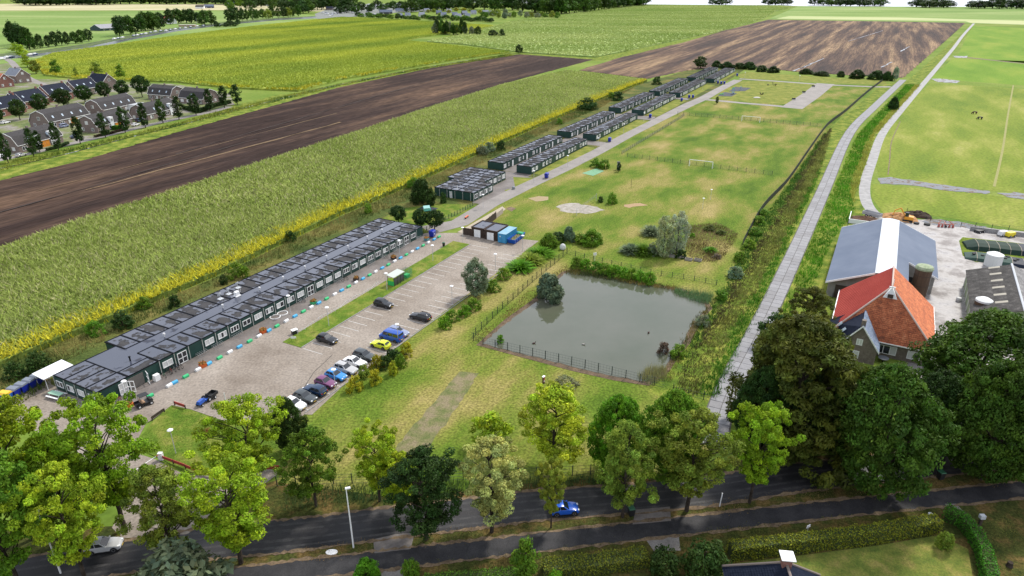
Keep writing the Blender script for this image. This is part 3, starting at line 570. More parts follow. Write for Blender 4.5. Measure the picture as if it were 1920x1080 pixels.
for k in range(27):
    x = 11.2 + 2.93 * k
    ob('roof_panel', rp_f, MBG, (x, 0, H)); ob('roof_panel', rp_b, MBG, (x, 8.86, H))
    ob('wall_panel', wp, MBG, (x, 0, 0)); ob('drainpipe', pipe_m, MBG, (x, 0, 0))
    if k in (1, 12, 24): # double doors
        d = window(MBG, x + 1.46, -.03, .15, 1.9, 2.15, 2, blind=.3, name='double_door', cross=True)
    elif k not in (2, 26):
        window(MBG, x + 1.46, -.03, .95, 1.95, 1.15, 3 if k % 3 else 2, blind=.55 if k < 16 else .15)
for k in range(4):   # short end facing the entrance
    y = 2.84 * k
    ob('wall_panel', wall_panel(2.84), MBG, (0, y + 2.84, 0), -R(90)); ob('drainpipe', pipe_m, MBG, (0, y + 2.8, 0), -R(90))
    window(MBG, -.03, y + 1.42, .85, 1.75, 1.15, 2, rz=-R(90), blind=.6)
for x, w in ((5.2, 1.0), (8.3, 1.0)):   # open entrance leaves and a flat panel with the opening's shade put into its colour
    ob('open_door', window_mesh(1.5, 2.1, 2, True)[0], MBG, (x, -.5, .1), R(-62 if x < 6 else 70))
ob('entrance_opening', MB().box(5.3, 8.0, -.04, 0, .12, 2.3).mesh('entrance_opening', INT), MBG)
dm = window(MBG, 4.3, -.04, .1, 1.5, 2.1, 2, blind=.2, name='double_door', cross=True)
vent = MB().lathe([(.12, 0), (.12, .35), (.2, .36), (.2, .42), (.11, .43), (.11, .5), (.24, .52), (.24, .66), (.16, .75), (.02, .78)], 8).mesh('roof_vent', [mat('vent_white', (.6, .6, .6), rough=.5)])
for x in (17.5, 31, 40.5, 47, 53.8, 61, 68.5, 76, 82): ob('roof_vent', vent, MBG, (x, 7.0 + random.uniform(-.2, .2), H))
ob('roof_vent', MB().bar((0, 0, 0), (0, 0, .7), .13, n=8).bar((0, 0, .7), (0, 0, .85), .2, n=8).mesh('roof_vent', RIM), MBG, (9.0, 4.4, H))
bx, by = (37.0, 10.0)
dish = MB().lathe([(.02, 0), (.28, .05), (.5, .17), (.5, .19), (.26, .09), (.02, .04)], 12)
for q in range(len(dish.v)):
    v = Vector(dish.v[q]); v.rotate(Matrix.Rotation(R(-65), 3, 'X')); dish.v[q] = tuple(v + Vector((0, 0, .9)))
dish.bar((0, 0, 0), (0, 0, .9), .05).box(-.5, .5, -.5, .5, 0, .1); dish = dish.mesh('satellite_dish', LGREY)
for x, y in ((33.6, 10.8), (36.1, 11.2), (39.2, 12)): ob('satellite_dish', dish, MBG, (x, y, H))
ob('air_unit', MB().box(-.45, .45, -.35, .35, .2, 1.05).box(-.6, .6, -.5, .5, 0, .18).bar((.9, .3, 0), (.9, .3, 1.9), .03).bar((1.5, .6, 0), (1.5, .6, 1.6), .03).mesh('air_unit', WHT), MBG, (36.2, 8.9, H))

# ---- row cabins further up the road
def cabin_row(u0, n, vf, dep, label, front='wide', group_rows=False, drift=0.0, mod=2.92):
    p = UV(u0, vf)
    t = ob('cabin_building', None, None, (*p, 0), CA, label=label, cat='building')
    Lx = n * mod
    ob('wall', MB().box(.02, Lx - .02, .02, dep - .02, .1, H - .12).mesh('wall', GREEN), t)
    ob('plinth', MB().box(.1, Lx - .1, .1, dep - .1, 0, .1).mesh('plinth', RIM), t)
    rp = roof_panel(mod, dep); wq = wall_panel(mod)
    for k in range(n):
        ob('roof_panel', rp, t, (k * mod, 0, H)); ob('wall_panel', wq, t, (k * mod, 0, 0))
        if front == 'wide':
            if k % 4 != 2: window(t, k * mod + 1.46, -.03, .8, 1.7, 1.3, 2, blind=.65)
        elif front == 'many':
            if k % 5 != 1: window(t, k * mod + 1.46, -.03, .75, 2.0, 1.35, 2, blind=.75)
        else:
            j = k % 4
            if j == 0: window(t, k * mod + 1.4, -.03, .8, 1.8, 1.3, 2, blind=.6)
            elif j == 1: window(t, k * mod + 1.4, -.03, .85, .8, 1.15, 1, blind=.4)
            elif j == 2: ob('door', MB().box(-.5, .5, -.06, 0, .1, 2.3).mesh('door', WHT), t, (k * mod + 1.6, -.03, 0))
    return t
bike_spots = []
rows = [(160.3, 18, -2.3, 5.8, 'w', 'nearer green cabin row beside the first blue litter bin, three windows to a group'),
        (160.5, 18, -13.6, 6.4, 'd', 'green cabin row with white doors, behind the nearest three window cabin row'),
        (222.3, 19.3, -2.2, 6.0, 'w', 'second green cabin row along the road, its blank end above the pink paving'),
        (222.5, 19.2, -13.8, 6.6, 'd', 'second rear green cabin row, next to the rounded bush on the ditch bank'),
        (289.5, 20.6, -2.6, 6.4, 'm', 'third front green cabin row with window groups facing the bins by the playground'),
        (290.5, 20.2, -15.0, 6.8, 'd', 'third rear green cabin row, level with the far tip of the maize field'),
        (356.0, 22.4, -1.6, 7.0, 'm', 'fourth front green cabin row ending behind the line of blue waste bins'),
        (356.6, 22.4, -14.0, 6.8, 'd', 'fourth rear green cabin row against the narrow grass bank'),
        (428.6, 23.4, 2.0, 7.4, 'm', 'farthest front green cabin row next to the playground corner'),
        (429.6, 23.3, -10.6, 6.6, 'd', 'farthest rear green cabin row below the tall dark bush')]
for u, n, v, d, f, lab in rows: cabin_row(u, int(round(n)), v, d, lab, {'w': 'wide', 'm': 'many', 'd': 'alley'}[f], mod=2.92 * n / round(n))
# ---- square cabin block with the stepped front
BA = ob('cabin_building', None, None, (*UV(123.2, -3.8), 0), CA, label='square green cabin block with a stepped front and puddled roof beside the small playground', cat='building')
ob('wall', MB().box(.02, 12.2, .02, 14.3, .1, H - .12).box(12.2, 27.2, 3.42, 16.9, .1, H - .12).mesh('wall', GREEN), BA)
ra = roof_panel(3.05, 5.9); rb = roof_panel(3.0, 5.9); rc = roof_panel(3.05, 2.6, ROOFPOOL)
for k in range(4):
    ob('roof_panel', ra, BA, (3.05 * k, 0, H)); ob('roof_panel', rc, BA, (3.05 * k, 5.9, H)); ob('roof_panel', ra, BA, (3.05 * k, 8.5, H))
    ob('wall_panel', wall_panel(3.05), BA, (3.05 * k, 0, 0)); ob('drainpipe', pipe_m, BA, (3.05 * k, 0, 0)); window(BA, 3.05 * k + 1.5, -.03, .8, 1.9, 1.3, 2, blind=.5)
for k in range(5):
    x = 12.2 + 3.0 * k
    ob('roof_panel', rb, BA, (x, 3.4, H)); ob('roof_panel', roof_panel(3.0, 2.2, ROOFPOOL), BA, (x, 9.3, H)); ob('roof_panel', rb, BA, (x, 11.5, H))
    ob('wall_panel', wall_panel(3.0), BA, (x, 3.4, 0)); ob('drainpipe', pipe_m, BA, (x, 3.4, 0)); window(BA, x + 1.5, 3.37, .8, 1.9, 1.4, 2, blind=.6)
for k in range(5): ob('drainpipe', pipe_m, BA, (0, 2.86 * k + 1, 0), -R(90))
window(BA, -.02, 8.2, .1, .95, 2.1, 1, rz=-R(90), name='door', cross=True)
ob('chimney_pipe', MB().bar((0, 0, 0), (0, 0, 1.1), .13, n=8).mesh('chimney_pipe', WHT), BA, (.9, 6.4, H))
# caravan-like white canopy at the near end
t = ob('canopy', None, None, (*UV(-1.2, -13.7), 0), CA, label='white sloping canopy roof behind the near end of the longest cabin building', cat='canopy')
ob('roof', MB().add([(0, -1.6, 2.35), (5, -1.6, 2.5), (5, 1.6, 2.7), (0, 1.6, 2.55), (0, -1.6, 2.23), (5, -1.6, 2.38), (5, 1.6, 2.58), (0, 1.6, 2.43)], [(0, 1, 2, 3), (7, 6, 5, 4), (0, 4, 5, 1), (1, 5, 6, 2), (2, 6, 7, 3), (3, 7, 4, 0)]).mesh('roof', mat('canopy_white', (.75, .76, .78), rough=.4)), t)
for x in (.3, 4.7):
    for y in (-1.4, 1.4): ob('post', MB().bar((x, y, 0), (x, y, 2.3), .05).mesh('post', WHT), t)

# ------------------------------------------------------------------ containers and sheds at the turn of the road
WOODDK = mat('dark_stained_boards', ramp=[(.3, (.03, .018, .012)), (.7, (.065, .04, .028))], scale=1.5, detail=6, rough=.8)
BLUEC = mat('blue_container_paint', ramp=[(.3, (.03, .22, .42)), (.7, (.05, .3, .52))], scale=.8, detail=6, rough=.45)
BLUED = mat('deep_blue_plastic', (.008, .022, .28), rough=.35)
def shed(u, v, w, d, label):
    t = ob('storage_shed', None, None, (*UV(u, v), 0), CA, label=label, cat='shed')   # faces -x
    mb = MB(); ob('wall', MB().box(.1, d - .05, .05, w - .05, 0, 2.55).mesh('wall', WOODDK), t)
    bd = MB().box(0, .06, 0, .16, .05, 2.5).mesh('board', WOODDK)
    n = int(w / .2)
    for k in range(n):
        y = .02 + k * w / n
        if not w * .28 < y + .08 < w * .78: ob('board', bd, t, (.04 - random.uniform(0, .015), y, 0))
    ob('door', MB().box(.0, .07, w * .28, w * .52, .08, 2.1).box(0, .07, w * .53, w * .78, .08, 2.1).mesh('door', WHT), t)
    ob('roof', MB().box(.1, d - .1, .1, w - .1, 2.55, 2.6).mesh('roof', ROOFPOOL), t)
    ob('roof_edge', MB().box(-.05, d + .05, -.05, .12, 2.5, 2.78).box(-.05, d + .05, w - .12, w + .05, 2.5, 2.78).box(-.05, .12, .12, w - .12, 2.5, 2.78).box(d - .12, d + .05, .12, w - .12, 2.5, 2.78).mesh('roof_edge', WOODDK), t)
    return t
shed(96.1, 15.4, 3.8, 6.0, 'dark wooden shed with white double doors nearest the dark board fence')
shed(95.8, 19.6, 3.9, 6.2, 'dark wooden shed with white double doors next to the light blue container')
t = ob('shipping_container', None, None, (*UV(95.2, 22.5), 0), CA, label='light blue shipping container between the dark shed and the open skip', cat='container')
mb = MB(); 
for k in range(22): mb.box(.1 + k * .275, .1 + k * .275 + .14, -.02, 2.42, .2, 2.5)
ob('wall', MB().box(.03, 6.2, .02, 2.38, .12, 2.55).mesh('wall', BLUEC), t); ob('rib', mb.mesh('rib', BLUEC), t, kind='stuff')
ob('roof', MB().box(0, 6.25, -.03, 2.43, 2.55, 2.62).mesh('roof', mat('faded_blue_roof', ramp=[(.3, (.12, .3, .42)), (.7, (.25, .4, .48))], scale=.8, rough=.5)), t)
ob('door', MB().box(-.05, .03, .1, 1.18, .2, 2.4).box(-.05, .03, 1.22, 2.3, .2, 2.4).mesh('door', BLUEC), t); ob('sign', MB().box(-.07, -.05, 1.5, 1.8, 1.7, 2.0).mesh('sign', WHT), t)
t = ob('skip', None, None, (*UV(95.7, 24.8), 0), CA + R(3), label='open deep blue waste skip filled with green cuttings', cat='skip')
sk = MB(); z0, z1 = .15, 1.3
outer = [(0, .1), (6.6, .1), (6.6, 2.0), (0, 2.0)]
sk.add([(.4, .1, z0), (6.2, .1, z0), (6.2, 2, z0), (.4, 2, z0), (0, -.05, z1), (6.7, -.05, z1), (6.7, 2.15, z1), (0, 2.15, z1), (.1, .05, z1), (6.6, .05, z1), (6.6, 2.05, z1), (.1, 2.05, z1), (.45, .2, .5), (6.1, .2, .5), (6.1, 1.9, .5), (.45, 1.9, .5)],
       [(3, 2, 1, 0), (0, 1, 5, 4), (1, 2, 6, 5), (2, 3, 7, 6), (3, 0, 4, 7), (4, 5, 9, 8), (5, 6, 10, 9), (6, 7, 11, 10), (7, 4, 8, 11), (8, 9, 13, 12), (9, 10, 14, 13), (10, 11, 15, 14), (11, 8, 12, 15), (12, 13, 14, 15)])
ob('body', sk.mesh('body', mat('skip_blue', (.01, .09, .42), rough=.4)), t)
for x in (1.2, 2.6, 4, 5.4): ob('rib', MB().box(x, x + .1, -.06, .1, .2, 1.25).mesh('rib', BLUED), t)
nx, ny = 14, 6; V = []; F = []
for i in range(nx):
    for j in range(ny): V.append((.3 + 5.6 * i / (nx - 1), .15 + 1.8 * j / (ny - 1), .95 + random.uniform(-.12, .3) - .3 * (abs(j - 2.5) > 2)))
for i in range(nx - 1):
    for j in range(ny - 1): a = i * ny + j; F.append((a, a + ny, a + ny + 1, a + 1))
ob('garden_waste', MB().add(V, F).mesh('garden_waste', mat('cuttings', ramp=[(.3, (.05, .07, .02)), (.6, (.2, .17, .08))], scale=3, rough=1)), t)
ob('green_cover', MB().box(5.2, 6.5, .2, 1.9, 1.1, 1.45, taper=.2).mesh('green_cover', mat('green_plastic', (.02, .32, .12), rough=.4)), t)
sheet('boardwalk', [UV(97, 6.6), UV(97, 9.0), UV(101, 10.6), UV(121, 8.6), UV(123, 6.4)], .075, mat('pale_planks', ramp=[(.3, (.3, .25, .18)), (.7, (.42, .36, .27))], scale=.5, stretch=(4, .3, 1), rot=-CA, rough=.85))
def board_fence(pts, h, m, label, bw=.3, gap=.02, posts=True):
    t = ob('board_fence', None, None, (*pts[0], 0), 0, label=label, cat='fence')
    line = [(p[0] - pts[0][0], p[1] - pts[0][1]) for p in pts]
    b = MB().box(0, bw - gap, -.02, .02, .05, h).mesh('board', m)
    for p, an in walk(line, bw): ob('board', b, t, (*p, random.uniform(-.03, .03)), an)
    pm = MB().box(-.05, .05, .02, .12, 0, h + .1).mesh('post', m)
    for p, an in walk(line, 2.4): ob('post', pm, t, (*p, 0), an)
    return t
board_fence([UV(96.3, 8.9), UV(96.3, 11.5)], 2.0, WOODDK, 'short dark board fence beside the shed, white round sign on it')
board_fence([UV(102.4, 11.6), UV(112, 10.3)], 2.1, WOODDK, 'dark board fence running from the back of the sheds along the boardwalk')
board_fence([UV(112.2, 10.3), UV(117.5, 9.6)], 1.5, mat('pale_boards', ramp=[(.3, (.34, .28, .24)), (.7, (.45, .38, .32))], scale=2, rough=.8), 'low pale pinkish board fence at the end of the boardwalk')

# ------------------------------------------------------------------ cars
RUB = mat('tyre_rubber', (.012, .012, .013), rough=.8); ALU = mat('alloy_rim', (.45, .45, .47), rough=.3, metal=.8)
CGL = mat('car_glass', (.012, .016, .02), rough=.05, spec=.9); HLM = mat('headlight_glass', (.75, .77, .8), rough=.1); TLM = mat('tail_light_red', (.5, .01, .01), rough=.2); PLT = mat('yellow_plate', (.75, .5, .03), rough=.5); TRIM = mat('black_trim', (.015, .015, .016), rough=.5)
def car_paint(n, c): return mat('car_paint_' + n, c, rough=.28, coat=.6, spec=.3)
tyre_m = MB().lathe([(.20, -.1), (.315, -.1), (.33, -.07), (.33, .07), (.315, .1), (.20, .1)], 18)
tyre_m.v = [(x, z, y) for x, y, z in tyre_m.v]; tyre_m = tyre_m.mesh('tyre', RUB)
rim_m = MB().lathe([(.05, -.085), (.2, -.105), (.2, .105), (.05, .085)], 12); rim_m.v = [(x, z, y) for x, y, z in rim_m.v]; rim_m = rim_m.mesh('rim', ALU)
def car_mesh(Lc, Wc, Hc, kind):
    """x forward. returns body, glass bits. stations: x, half width, z belt, z bottom"""
    hl = Lc / 2; hw = Wc / 2; belt = {'van': .56, 'suv': .60}.get(kind, .62) * Hc; zb = .2
    # lower body: rings of 8 points
    nose = .62 * belt if kind != 'van' else .7 * belt
    st = [(-hl, .86, belt * .72, .32), (-hl + .06, .93, belt * .93, .24), (-hl + .35, .98, belt, .2), (-hl + .9, 1, belt, .2), (0, 1, belt, .2), (hl * .42, 1, belt * .99, .2), (hl * .72, .98, belt * .90, .2), (hl - .22, .94, belt * .80, .22), (hl - .04, .82, nose, .28), (hl, .72, nose * .8, .34)]
    V = []; F = []; n = 9
    for x, wf, zt, zl in st:
        w = hw * wf; m = zl + (zt - zl) * .55
        V += [(x, -w * .9, zl), (x, -w, zl + .12), (x, -w, m), (x, -w * .95, zt), (x, 0, zt + .03), (x, w * .95, zt), (x, w, m), (x, w, zl + .12), (x, w * .9, zl)]
    for i in range(len(st) - 1):
        for k in range(n): a = i * n + k; b = i * n + (k + 1) % n; F.append((b, a, a + n, b + n))
    F.append(tuple(range(0, n))); F.append(tuple(range((len(st)) * n - 1, (len(st) - 1) * n - 1, -1)))
    # cabin: base outline on the belt, roof outline above
    ws = {'hatch': .30, 'estate': .30, 'sedan': .26, 'suv': .34, 'van': .68}[kind] * hl     # base of windscreen
    wr = ws - {'van': .45}.get(kind, .75)
    rr = {'hatch': -hl + .62, 'estate': -hl + .5, 'sedan': -hl + 1.25, 'suv': -hl + .55, 'van': -hl + .16}[kind]
    rb = {'hatch': -hl + .16, 'estate': -hl + .14, 'sedan': -hl + .62, 'suv': -hl + .18, 'van': -hl + .05}[kind]
    tw = hw * (.74 if kind != 'van' else .86); bw = hw * .93; z0 = belt - .02; z1 = Hc - .05
    o = len(V); mx_ = (ws + rb) / 2
    V += [(rb, -bw, z0), (ws, -bw, z0), (ws, bw, z0), (rb, bw, z0), (rr, -tw, z1), (wr, -tw, z1), (wr, tw, z1), (rr, tw, z1), ((rr + wr) / 2, -tw * .8, Hc), ((rr + wr) / 2, tw * .8, Hc), (rr + .15, 0, Hc - .01), (wr - .15, 0, Hc - .01)]
    q = lambda *i: tuple(o + k for k in i)
    F += [q(0, 1, 5, 4), q(1, 2, 6, 5), q(2, 3, 7, 6), q(3, 0, 4, 7), q(4, 5, 8), q(5, 11, 8), q(5, 6, 11), q(6, 9, 11), q(6, 7, 9), q(7, 10, 9), q(7, 4, 10), q(4, 8, 10), q(8, 11, 9, 10)]
    # arches
    mbb = MB().add(V, F)
    B = [Vector(v) for v in V[o:o + 8]]
    def face(a, b, c, d, u0, u1, v0, v1, off):
        P0 = lambda u, v: (a * (1 - u) + b * u) * (1 - v) + (d * (1 - u) + c * u) * v
        nn = (b - a).cross(d - a).normalized() * off
        return [P0(u0, v0) + nn, P0(u1, v0) + nn, P0(u1, v1) + nn, P0(u0, v1) + nn]
    def slab(q4, th=.012):
        a, b, c, d = q4; nn = (b - a).cross(d - a).normalized() * th
        return MB().add([a, b, c, d, a - nn, b - nn, c - nn, d - nn], [(0, 1, 2, 3), (7, 6, 5, 4), (0, 4, 5, 1), (1, 5, 6, 2), (2, 6, 7, 3), (3, 7, 4, 0)])
    g = {'windscreen': slab(face(B[1], B[2], B[6], B[5], .05, .95, .06, .93, .012)), 'rear_window': slab(face(B[3], B[0], B[4], B[7], .1, .9, .35 if kind != 'van' else .45, .9, .012))}
    sp = [(.10, .47), (.51, .90)] if kind != 'van' else [(.06, .36), (.39, .66), (.69, .94)]
    sw = []
    for u0, u1 in sp: sw.append(slab(face(B[0], B[1], B[5], B[4], u0, u1, .14, .88, .012))); sw.append(slab(face(B[2], B[3], B[7], B[6], 1 - u1, 1 - u0, .14, .88, .012)))
    return mbb, g, sw, hl, hw, belt
_carcache = {}
def make_car(paint, kind, Lc, Wc, Hc, loc, rz, label, roof_rails=False, group=None, dark_roof=None):
    key = (kind, Lc, Wc, Hc)
    if key not in _carcache: _carcache[key] = car_mesh(*((Lc, Wc, Hc, kind)))
    mbb, g, sw, hl, hw, belt = _carcache[key]
    t = ob('parked_car' if group else 'car', None, None, (*loc[:2], .055), rz, label=label, cat='van' if kind == 'van' else 'car', group=group)
    me = mbb.mesh('body', paint); o = ob('body', me, t)
    md = o.modifiers.new('bevel', 'BEVEL'); md.width = .05; md.segments = 2; md.limit_method = 'ANGLE'; md.angle_limit = R(25)
    me.polygons.foreach_set('use_smooth', [True] * len(me.polygons))
    for k, m in g.items(): ob(k, m.mesh(k, CGL), t)
    for m in sw: ob('side_window', m.mesh('side_window', CGL), t)
    for x in (hl * .62, -hl * .60):
        for s in (-1, 1):
            w = ob('wheel', tyre_m, t, (x, s * (hw - .06), .33)); ob('rim', rim_m, w)
            ob('wheel_arch', MB().bar((x, s * (hw - .12), .33), (x, s * (hw + .004), .33), .39, n=16).mesh('wheel_arch', TRIM), t)
    for s in (-1, 1):
        ob('headlight', MB().box(hl - .2, hl - .02, s * hw * .62 - .14, s * hw * .62 + .14, belt * .66, belt * .78).mesh('headlight', HLM), t)
        ob('tail_light', MB().box(-hl - .01, -hl + .1, s * hw * .72 - .1, s * hw * .72 + .1, belt * .7, belt * .9).mesh('tail_light', TLM), t)
        ob('mirror', MB().box(hl * .2, hl * .2 + .14, s * (hw + .02) - .09, s * (hw + .02) + .09, belt - .02, belt + .12).mesh('mirror', paint), t)
    ob('bumper', MB().box(hl - .06, hl + .03, -hw * .66, hw * .66, .3, .45).mesh('bumper', TRIM), t)
    ob('number_plate', MB().box(hl + .03, hl + .04, -.26, .26, .34, .44).mesh('number_plate', PLT), t); ob('number_plate', MB().box(-hl - .03, -hl - .0, -.26, .26, .52, .63).mesh('number_plate', PLT), t)
    if roof_rails:
        for s in (-1, 1): ob('roof_rail', MB().box(-hl * .6, hl * .05, s * hw * .7 - .02, s * hw * .7 + .02, Hc - .05, Hc + .03).mesh('roof_rail', TRIM), t)
    return t
GRP = 'cars parked in the car park'
BLK = car_paint('black', (.012, .013, .016)); NAVY = car_paint('navy', (.008, .03, .075)); LBL = car_paint('light_blue', (.03, .22, .55)); WHC = car_paint('white', (.75, .75, .75)); SLV = car_paint('silver', (.42, .42, .42)); SLVB = car_paint('blue_silver', (.22, .25, .36)); PUR = car_paint('plum', (.16, .05, .13)); YEL = car_paint('yellow', (.62, .70, .02)); GRY = car_paint('dark_grey', (.05, .06, .065)); VBL = car_paint('van_blue', (.014, .075, .36)); RBL = car_paint('bright_blue', (.012, .10, .52))
z7 = lambda x, y: (x / 3.856 + 500, y / 3.856 + 520)
cars = [((238, 925), WHC, 'hatch', 4.0, 1.7, 1.5, 1, 'white parked hatchback half hidden by the dark green tree at the end of the row'),
        ((297, 868), GRY, 'hatch', 4.2, 1.75, 1.48, 1, 'dark grey parked hatchback beside the white one, third from the tree'),
        ((370, 818), NAVY, 'suv', 4.3, 1.8, 1.55, 0, 'navy blue parked car with its tail towards the grass, next to the plum one'),
        ((452, 765), PUR, 'hatch', 3.9, 1.68, 1.5, 1, 'plum purple parked hatchback behind a lamp post'),
        ((525, 712), LBL, 'hatch', 4.0, 1.7, 1.48, 1, 'light blue parked hatchback between the plum car and the silver one'),
        ((585, 660), SLV, 'estate', 4.5, 1.8, 1.5, 1, 'silver grey parked car with black side panels'),
        ((670, 618), WHC, 'sedan', 4.5, 1.78, 1.42, 1, 'white parked saloon between the silver car and the dark grey one'),
        ((717, 565), GRY, 'suv', 4.4, 1.8, 1.56, 1, 'dark grey blue parked car nearest the single empty bay before the yellow car'),
        ((830, 483), YEL, 'hatch', 4.0, 1.72, 1.42, 0, 'bright yellow parked hatchback beside the blue van'),
        ((896, 425), VBL, 'van', 4.9, 1.85, 1.95, 0, 'bright blue parked minibus van with roof seams'),
        ((945, 390), SLVB, 'estate', 4.4, 1.78, 1.5, 1, 'blue grey parked estate hidden behind the blue van'),
        ((1120, 283), BLK, 'estate', 4.6, 1.8, 1.48, 0, 'black parked estate car alone on the grass side of the car park'),
        ((428, 440), BLK, 'hatch', 4.3, 1.75, 1.48, 1, 'black parked car by the tip of the grass strip'),
        ((838, 187), BLK, 'suv', 4.3, 1.76, 1.6, 1, 'black parked car at the middle of the bays along the grass strip')]
for (x, y), m, kd, l, w, h, fw, lab in cars:
    p = toUV(at(*z7(x, y), .7)); v = 27.5 if p[1] > 22 else 17.3
    make_car(m, kd, l, w, h, UV(p[0], v), CA + (-R(90) if (fw if lab[:9] != 'black par' or 'estate' in lab else fw) else R(90)), lab, roof_rails=kd == 'estate', group=GRP)
p = at(1058, 957, .3); dr = math.atan2(at(1300, 924)[1] - at(1000, 948)[1], at(1300, 924)[0] - at(1000, 948)[0])
make_car(RBL, 'hatch', 3.7, 1.66, 1.5, p, dr, 'bright blue hatchback driving on the asphalt road')
p = at(196, 1026, .3); make_car(SLV, 'hatch', 4.0, 1.72, 1.5, p, R(12), 'silver hatchback on the road under the yellow green trees')
# go-kart like buggies
def wheel(t, x, y, r=.3, w=.2, m=RUB):
    a = ob('wheel', MB().bar((x, y - w / 2, r), (x, y + w / 2, r), r, n=14).mesh('wheel', m), t); ob('rim', MB().bar((x, y - w / 2 - .01, r), (x, y + w / 2 + .01, r), r * .5, n=10).mesh('rim', WHT), a)
a, b = at(377, 757), at(398, 740)
an = math.atan2(b[1] - a[1], b[0] - a[0])
t = ob('ride_on_tractor', None, None, (*at(384, 755), .055), an + math.pi, label='small blue tractor with white wheels parked on the open paving', cat='tractor')
ob('bonnet', MB().box(.1, 1.5, -.38, .38, .45, .95, taper=.12).box(-.9, .1, -.45, .45, .35, .6).mesh('bonnet', VBL), t); ob('seat', MB().box(-.7, -.35, -.25, .25, .6, .72).box(-.8, -.7, -.25, .25, .6, 1.15).mesh('seat', TRIM), t); ob('steering_wheel', MB().bar((0, 0, .8), (-.15, 0, 1.15), .03).bar((-.15, 0, 1.15), (-.18, 0, 1.18), .18, n=10).mesh('steering_wheel', TRIM), t)
for x, y, r in ((1.1, .5, .24), (1.1, -.5, .24), (-.5, .62, .4), (-.5, -.62, .4)): wheel(t, x, y, r, .22)
t = ob('trailer', None, None, (*at(397, 747), .055), an, label='small black trailer hitched behind the blue tractor', cat='trailer')
ob('body', MB().box(-.7, 1.0, -.6, -.53, .45, .95).box(-.7, 1.0, .53, .6, .45, .95).box(-.7, -.63, -.53, .53, .45, .95).box(.93, 1.0, -.53, .53, .45, .95).box(-.63, .93, -.53, .53, .42, .48).bar((-.7, 0, .45), (-1.4, 0, .45), .04).mesh('body', TRIM), t); wheel(t, .1, .68, .27, .16); wheel(t, .1, -.68, .27, .16)
t = ob('buggy', None, None, (*at(271, 760), .055), CA - R(15), label='black roofed utility buggy with a pale seat standing beside the orange flower box', cat='buggy')
ob('body', MB().box(-1.3, 1.2, -.6, .6, .35, .6).box(.7, 1.3, -.6, .6, .6, .95, taper=.08).box(-1.3, -.5, -.6, -.54, .6, .9).box(-1.3, -.5, .54, .6, .6, .9).mesh('body', TRIM), t); ob('roof', MB().box(-.6, .8, -.62, .62, 1.85, 1.92).mesh('roof', TRIM), t)
ob('seat', MB().box(-.4, .1, -.5, .5, .65, .8).box(-.5, -.4, -.5, .5, .7, 1.25).mesh('seat', mat('tan_seat', (.4, .25, .15), rough=.7)), t)
for x in (-.55, .75):
    for y in (-.57, .57): ob('roof_post', MB().bar((x, y, .6), (x, y, 1.86), .03).mesh('roof_post', TRIM), t)
for x in (-.9, .9):
    for y in (-.66, .66): wheel(t, x, y, .32, .2)

# ------------------------------------------------------------------ coloured blocks along the walkway
BW, BG, BB = mat('block_white', (.7, .7, .7), rough=.7), mat('block_green', (.03, .42, .16), rough=.7), mat('block_sky_blue', (.06, .36, .62), rough=.7)
blk = {}
for n, m in (('white', BW), ('green', BG), ('blue', BB)):
    mb_ = MB(); prof = [(-.28, 0), (.28, 0), (.28, .28), (.2, .42), (.08, .48), (-.08, .48), (-.2, .42), (-.28, .28)]; mb_.xprism(prof, -.5, .5); blk[n] = mb_.mesh('barrier_block', m)
seq = [((1005, 518), 'green', 1), ((1170, 418), 'white', 1), ((1222, 390), 'blue', 1), ((1320, 333), 'green', 1), ((1433, 270), 'white', 1), ((1533, 215), 'blue', 1), ((1627, 160), 'green', 1), ((1722, 107), 'white', 1)]
zz = lambda x, y: (80 + x / 4.908, 640 + y / 4.908)
zq = lambda x, y: (160 + x / 4.908, 560 + y / 4.908)
zr = lambda x, y: (460 + x / 4.909, 400 + y / 4.909)
items = [(*zz(*p), c) for p, c, _ in seq] + [(*zq(*p), c) for p, c in (((1415, 450), 'blue'), ((1505, 398), 'green'), ((1592, 350), 'white'), ((1682, 300), 'blue'), ((1752, 258), 'green'))] + \
    [(*zr(*p), c) for p, c in (((362, 995), 'white'), ((440, 950), 'blue'), ((518, 908), 'green'), ((590, 868), 'white'), ((665, 830), 'blue'), ((733, 790), 'green'), ((803, 748), 'white'), ((866, 712), 'blue'), ((932, 677), 'green'), ((995, 640), 'white'), ((1062, 605), 'blue'), ((1117, 570), 'green'), ((1177, 540), 'white'), ((1232, 505), 'blue'), ((1288, 475), 'green'), ((1345, 442), 'white'), ((1400, 412), 'blue'), ((1450, 382), 'green'), ((1502, 353), 'white'), ((1552, 325), 'blue'), ((1603, 297), 'green'), ((1650, 270), 'white'), ((1700, 240), 'blue'), ((1742, 215), 'green'))]
cn = {'white': 'white', 'green': 'bright green', 'blue': 'sky blue'}
for i, (x, y, c) in enumerate(items):
    pu, pv = toUV(at(x, y)); 
    if 40 < i < 50: pass
    where = ('near the small blue tractor' if i < 4 else 'near the entrance doors' if i < 9 else 'near the rings' if i < 14 else 'by the grass strip' if i < 20 else 'opposite the bunting' if i < 26 else 'across from the shelter' if i < 32 else 'near the last cabin door')
    k = sum(1 for q in items[:i] if q[2] == c)
    ob('barrier_block', blk[c], None, (*UV(pu, 4.45), .056), CA + random.uniform(-.08, .08), label='%s painted block %s, %s of its colour from the entrance' % (cn[c], where, ['first', 'second', 'third', 'fourth', 'fifth', 'sixth', 'seventh', 'eighth', 'ninth', 'tenth', 'eleventh', 'twelfth', 'thirteenth', 'fourteenth'][k]), cat='barrier block', group='painted blocks along the walkway')
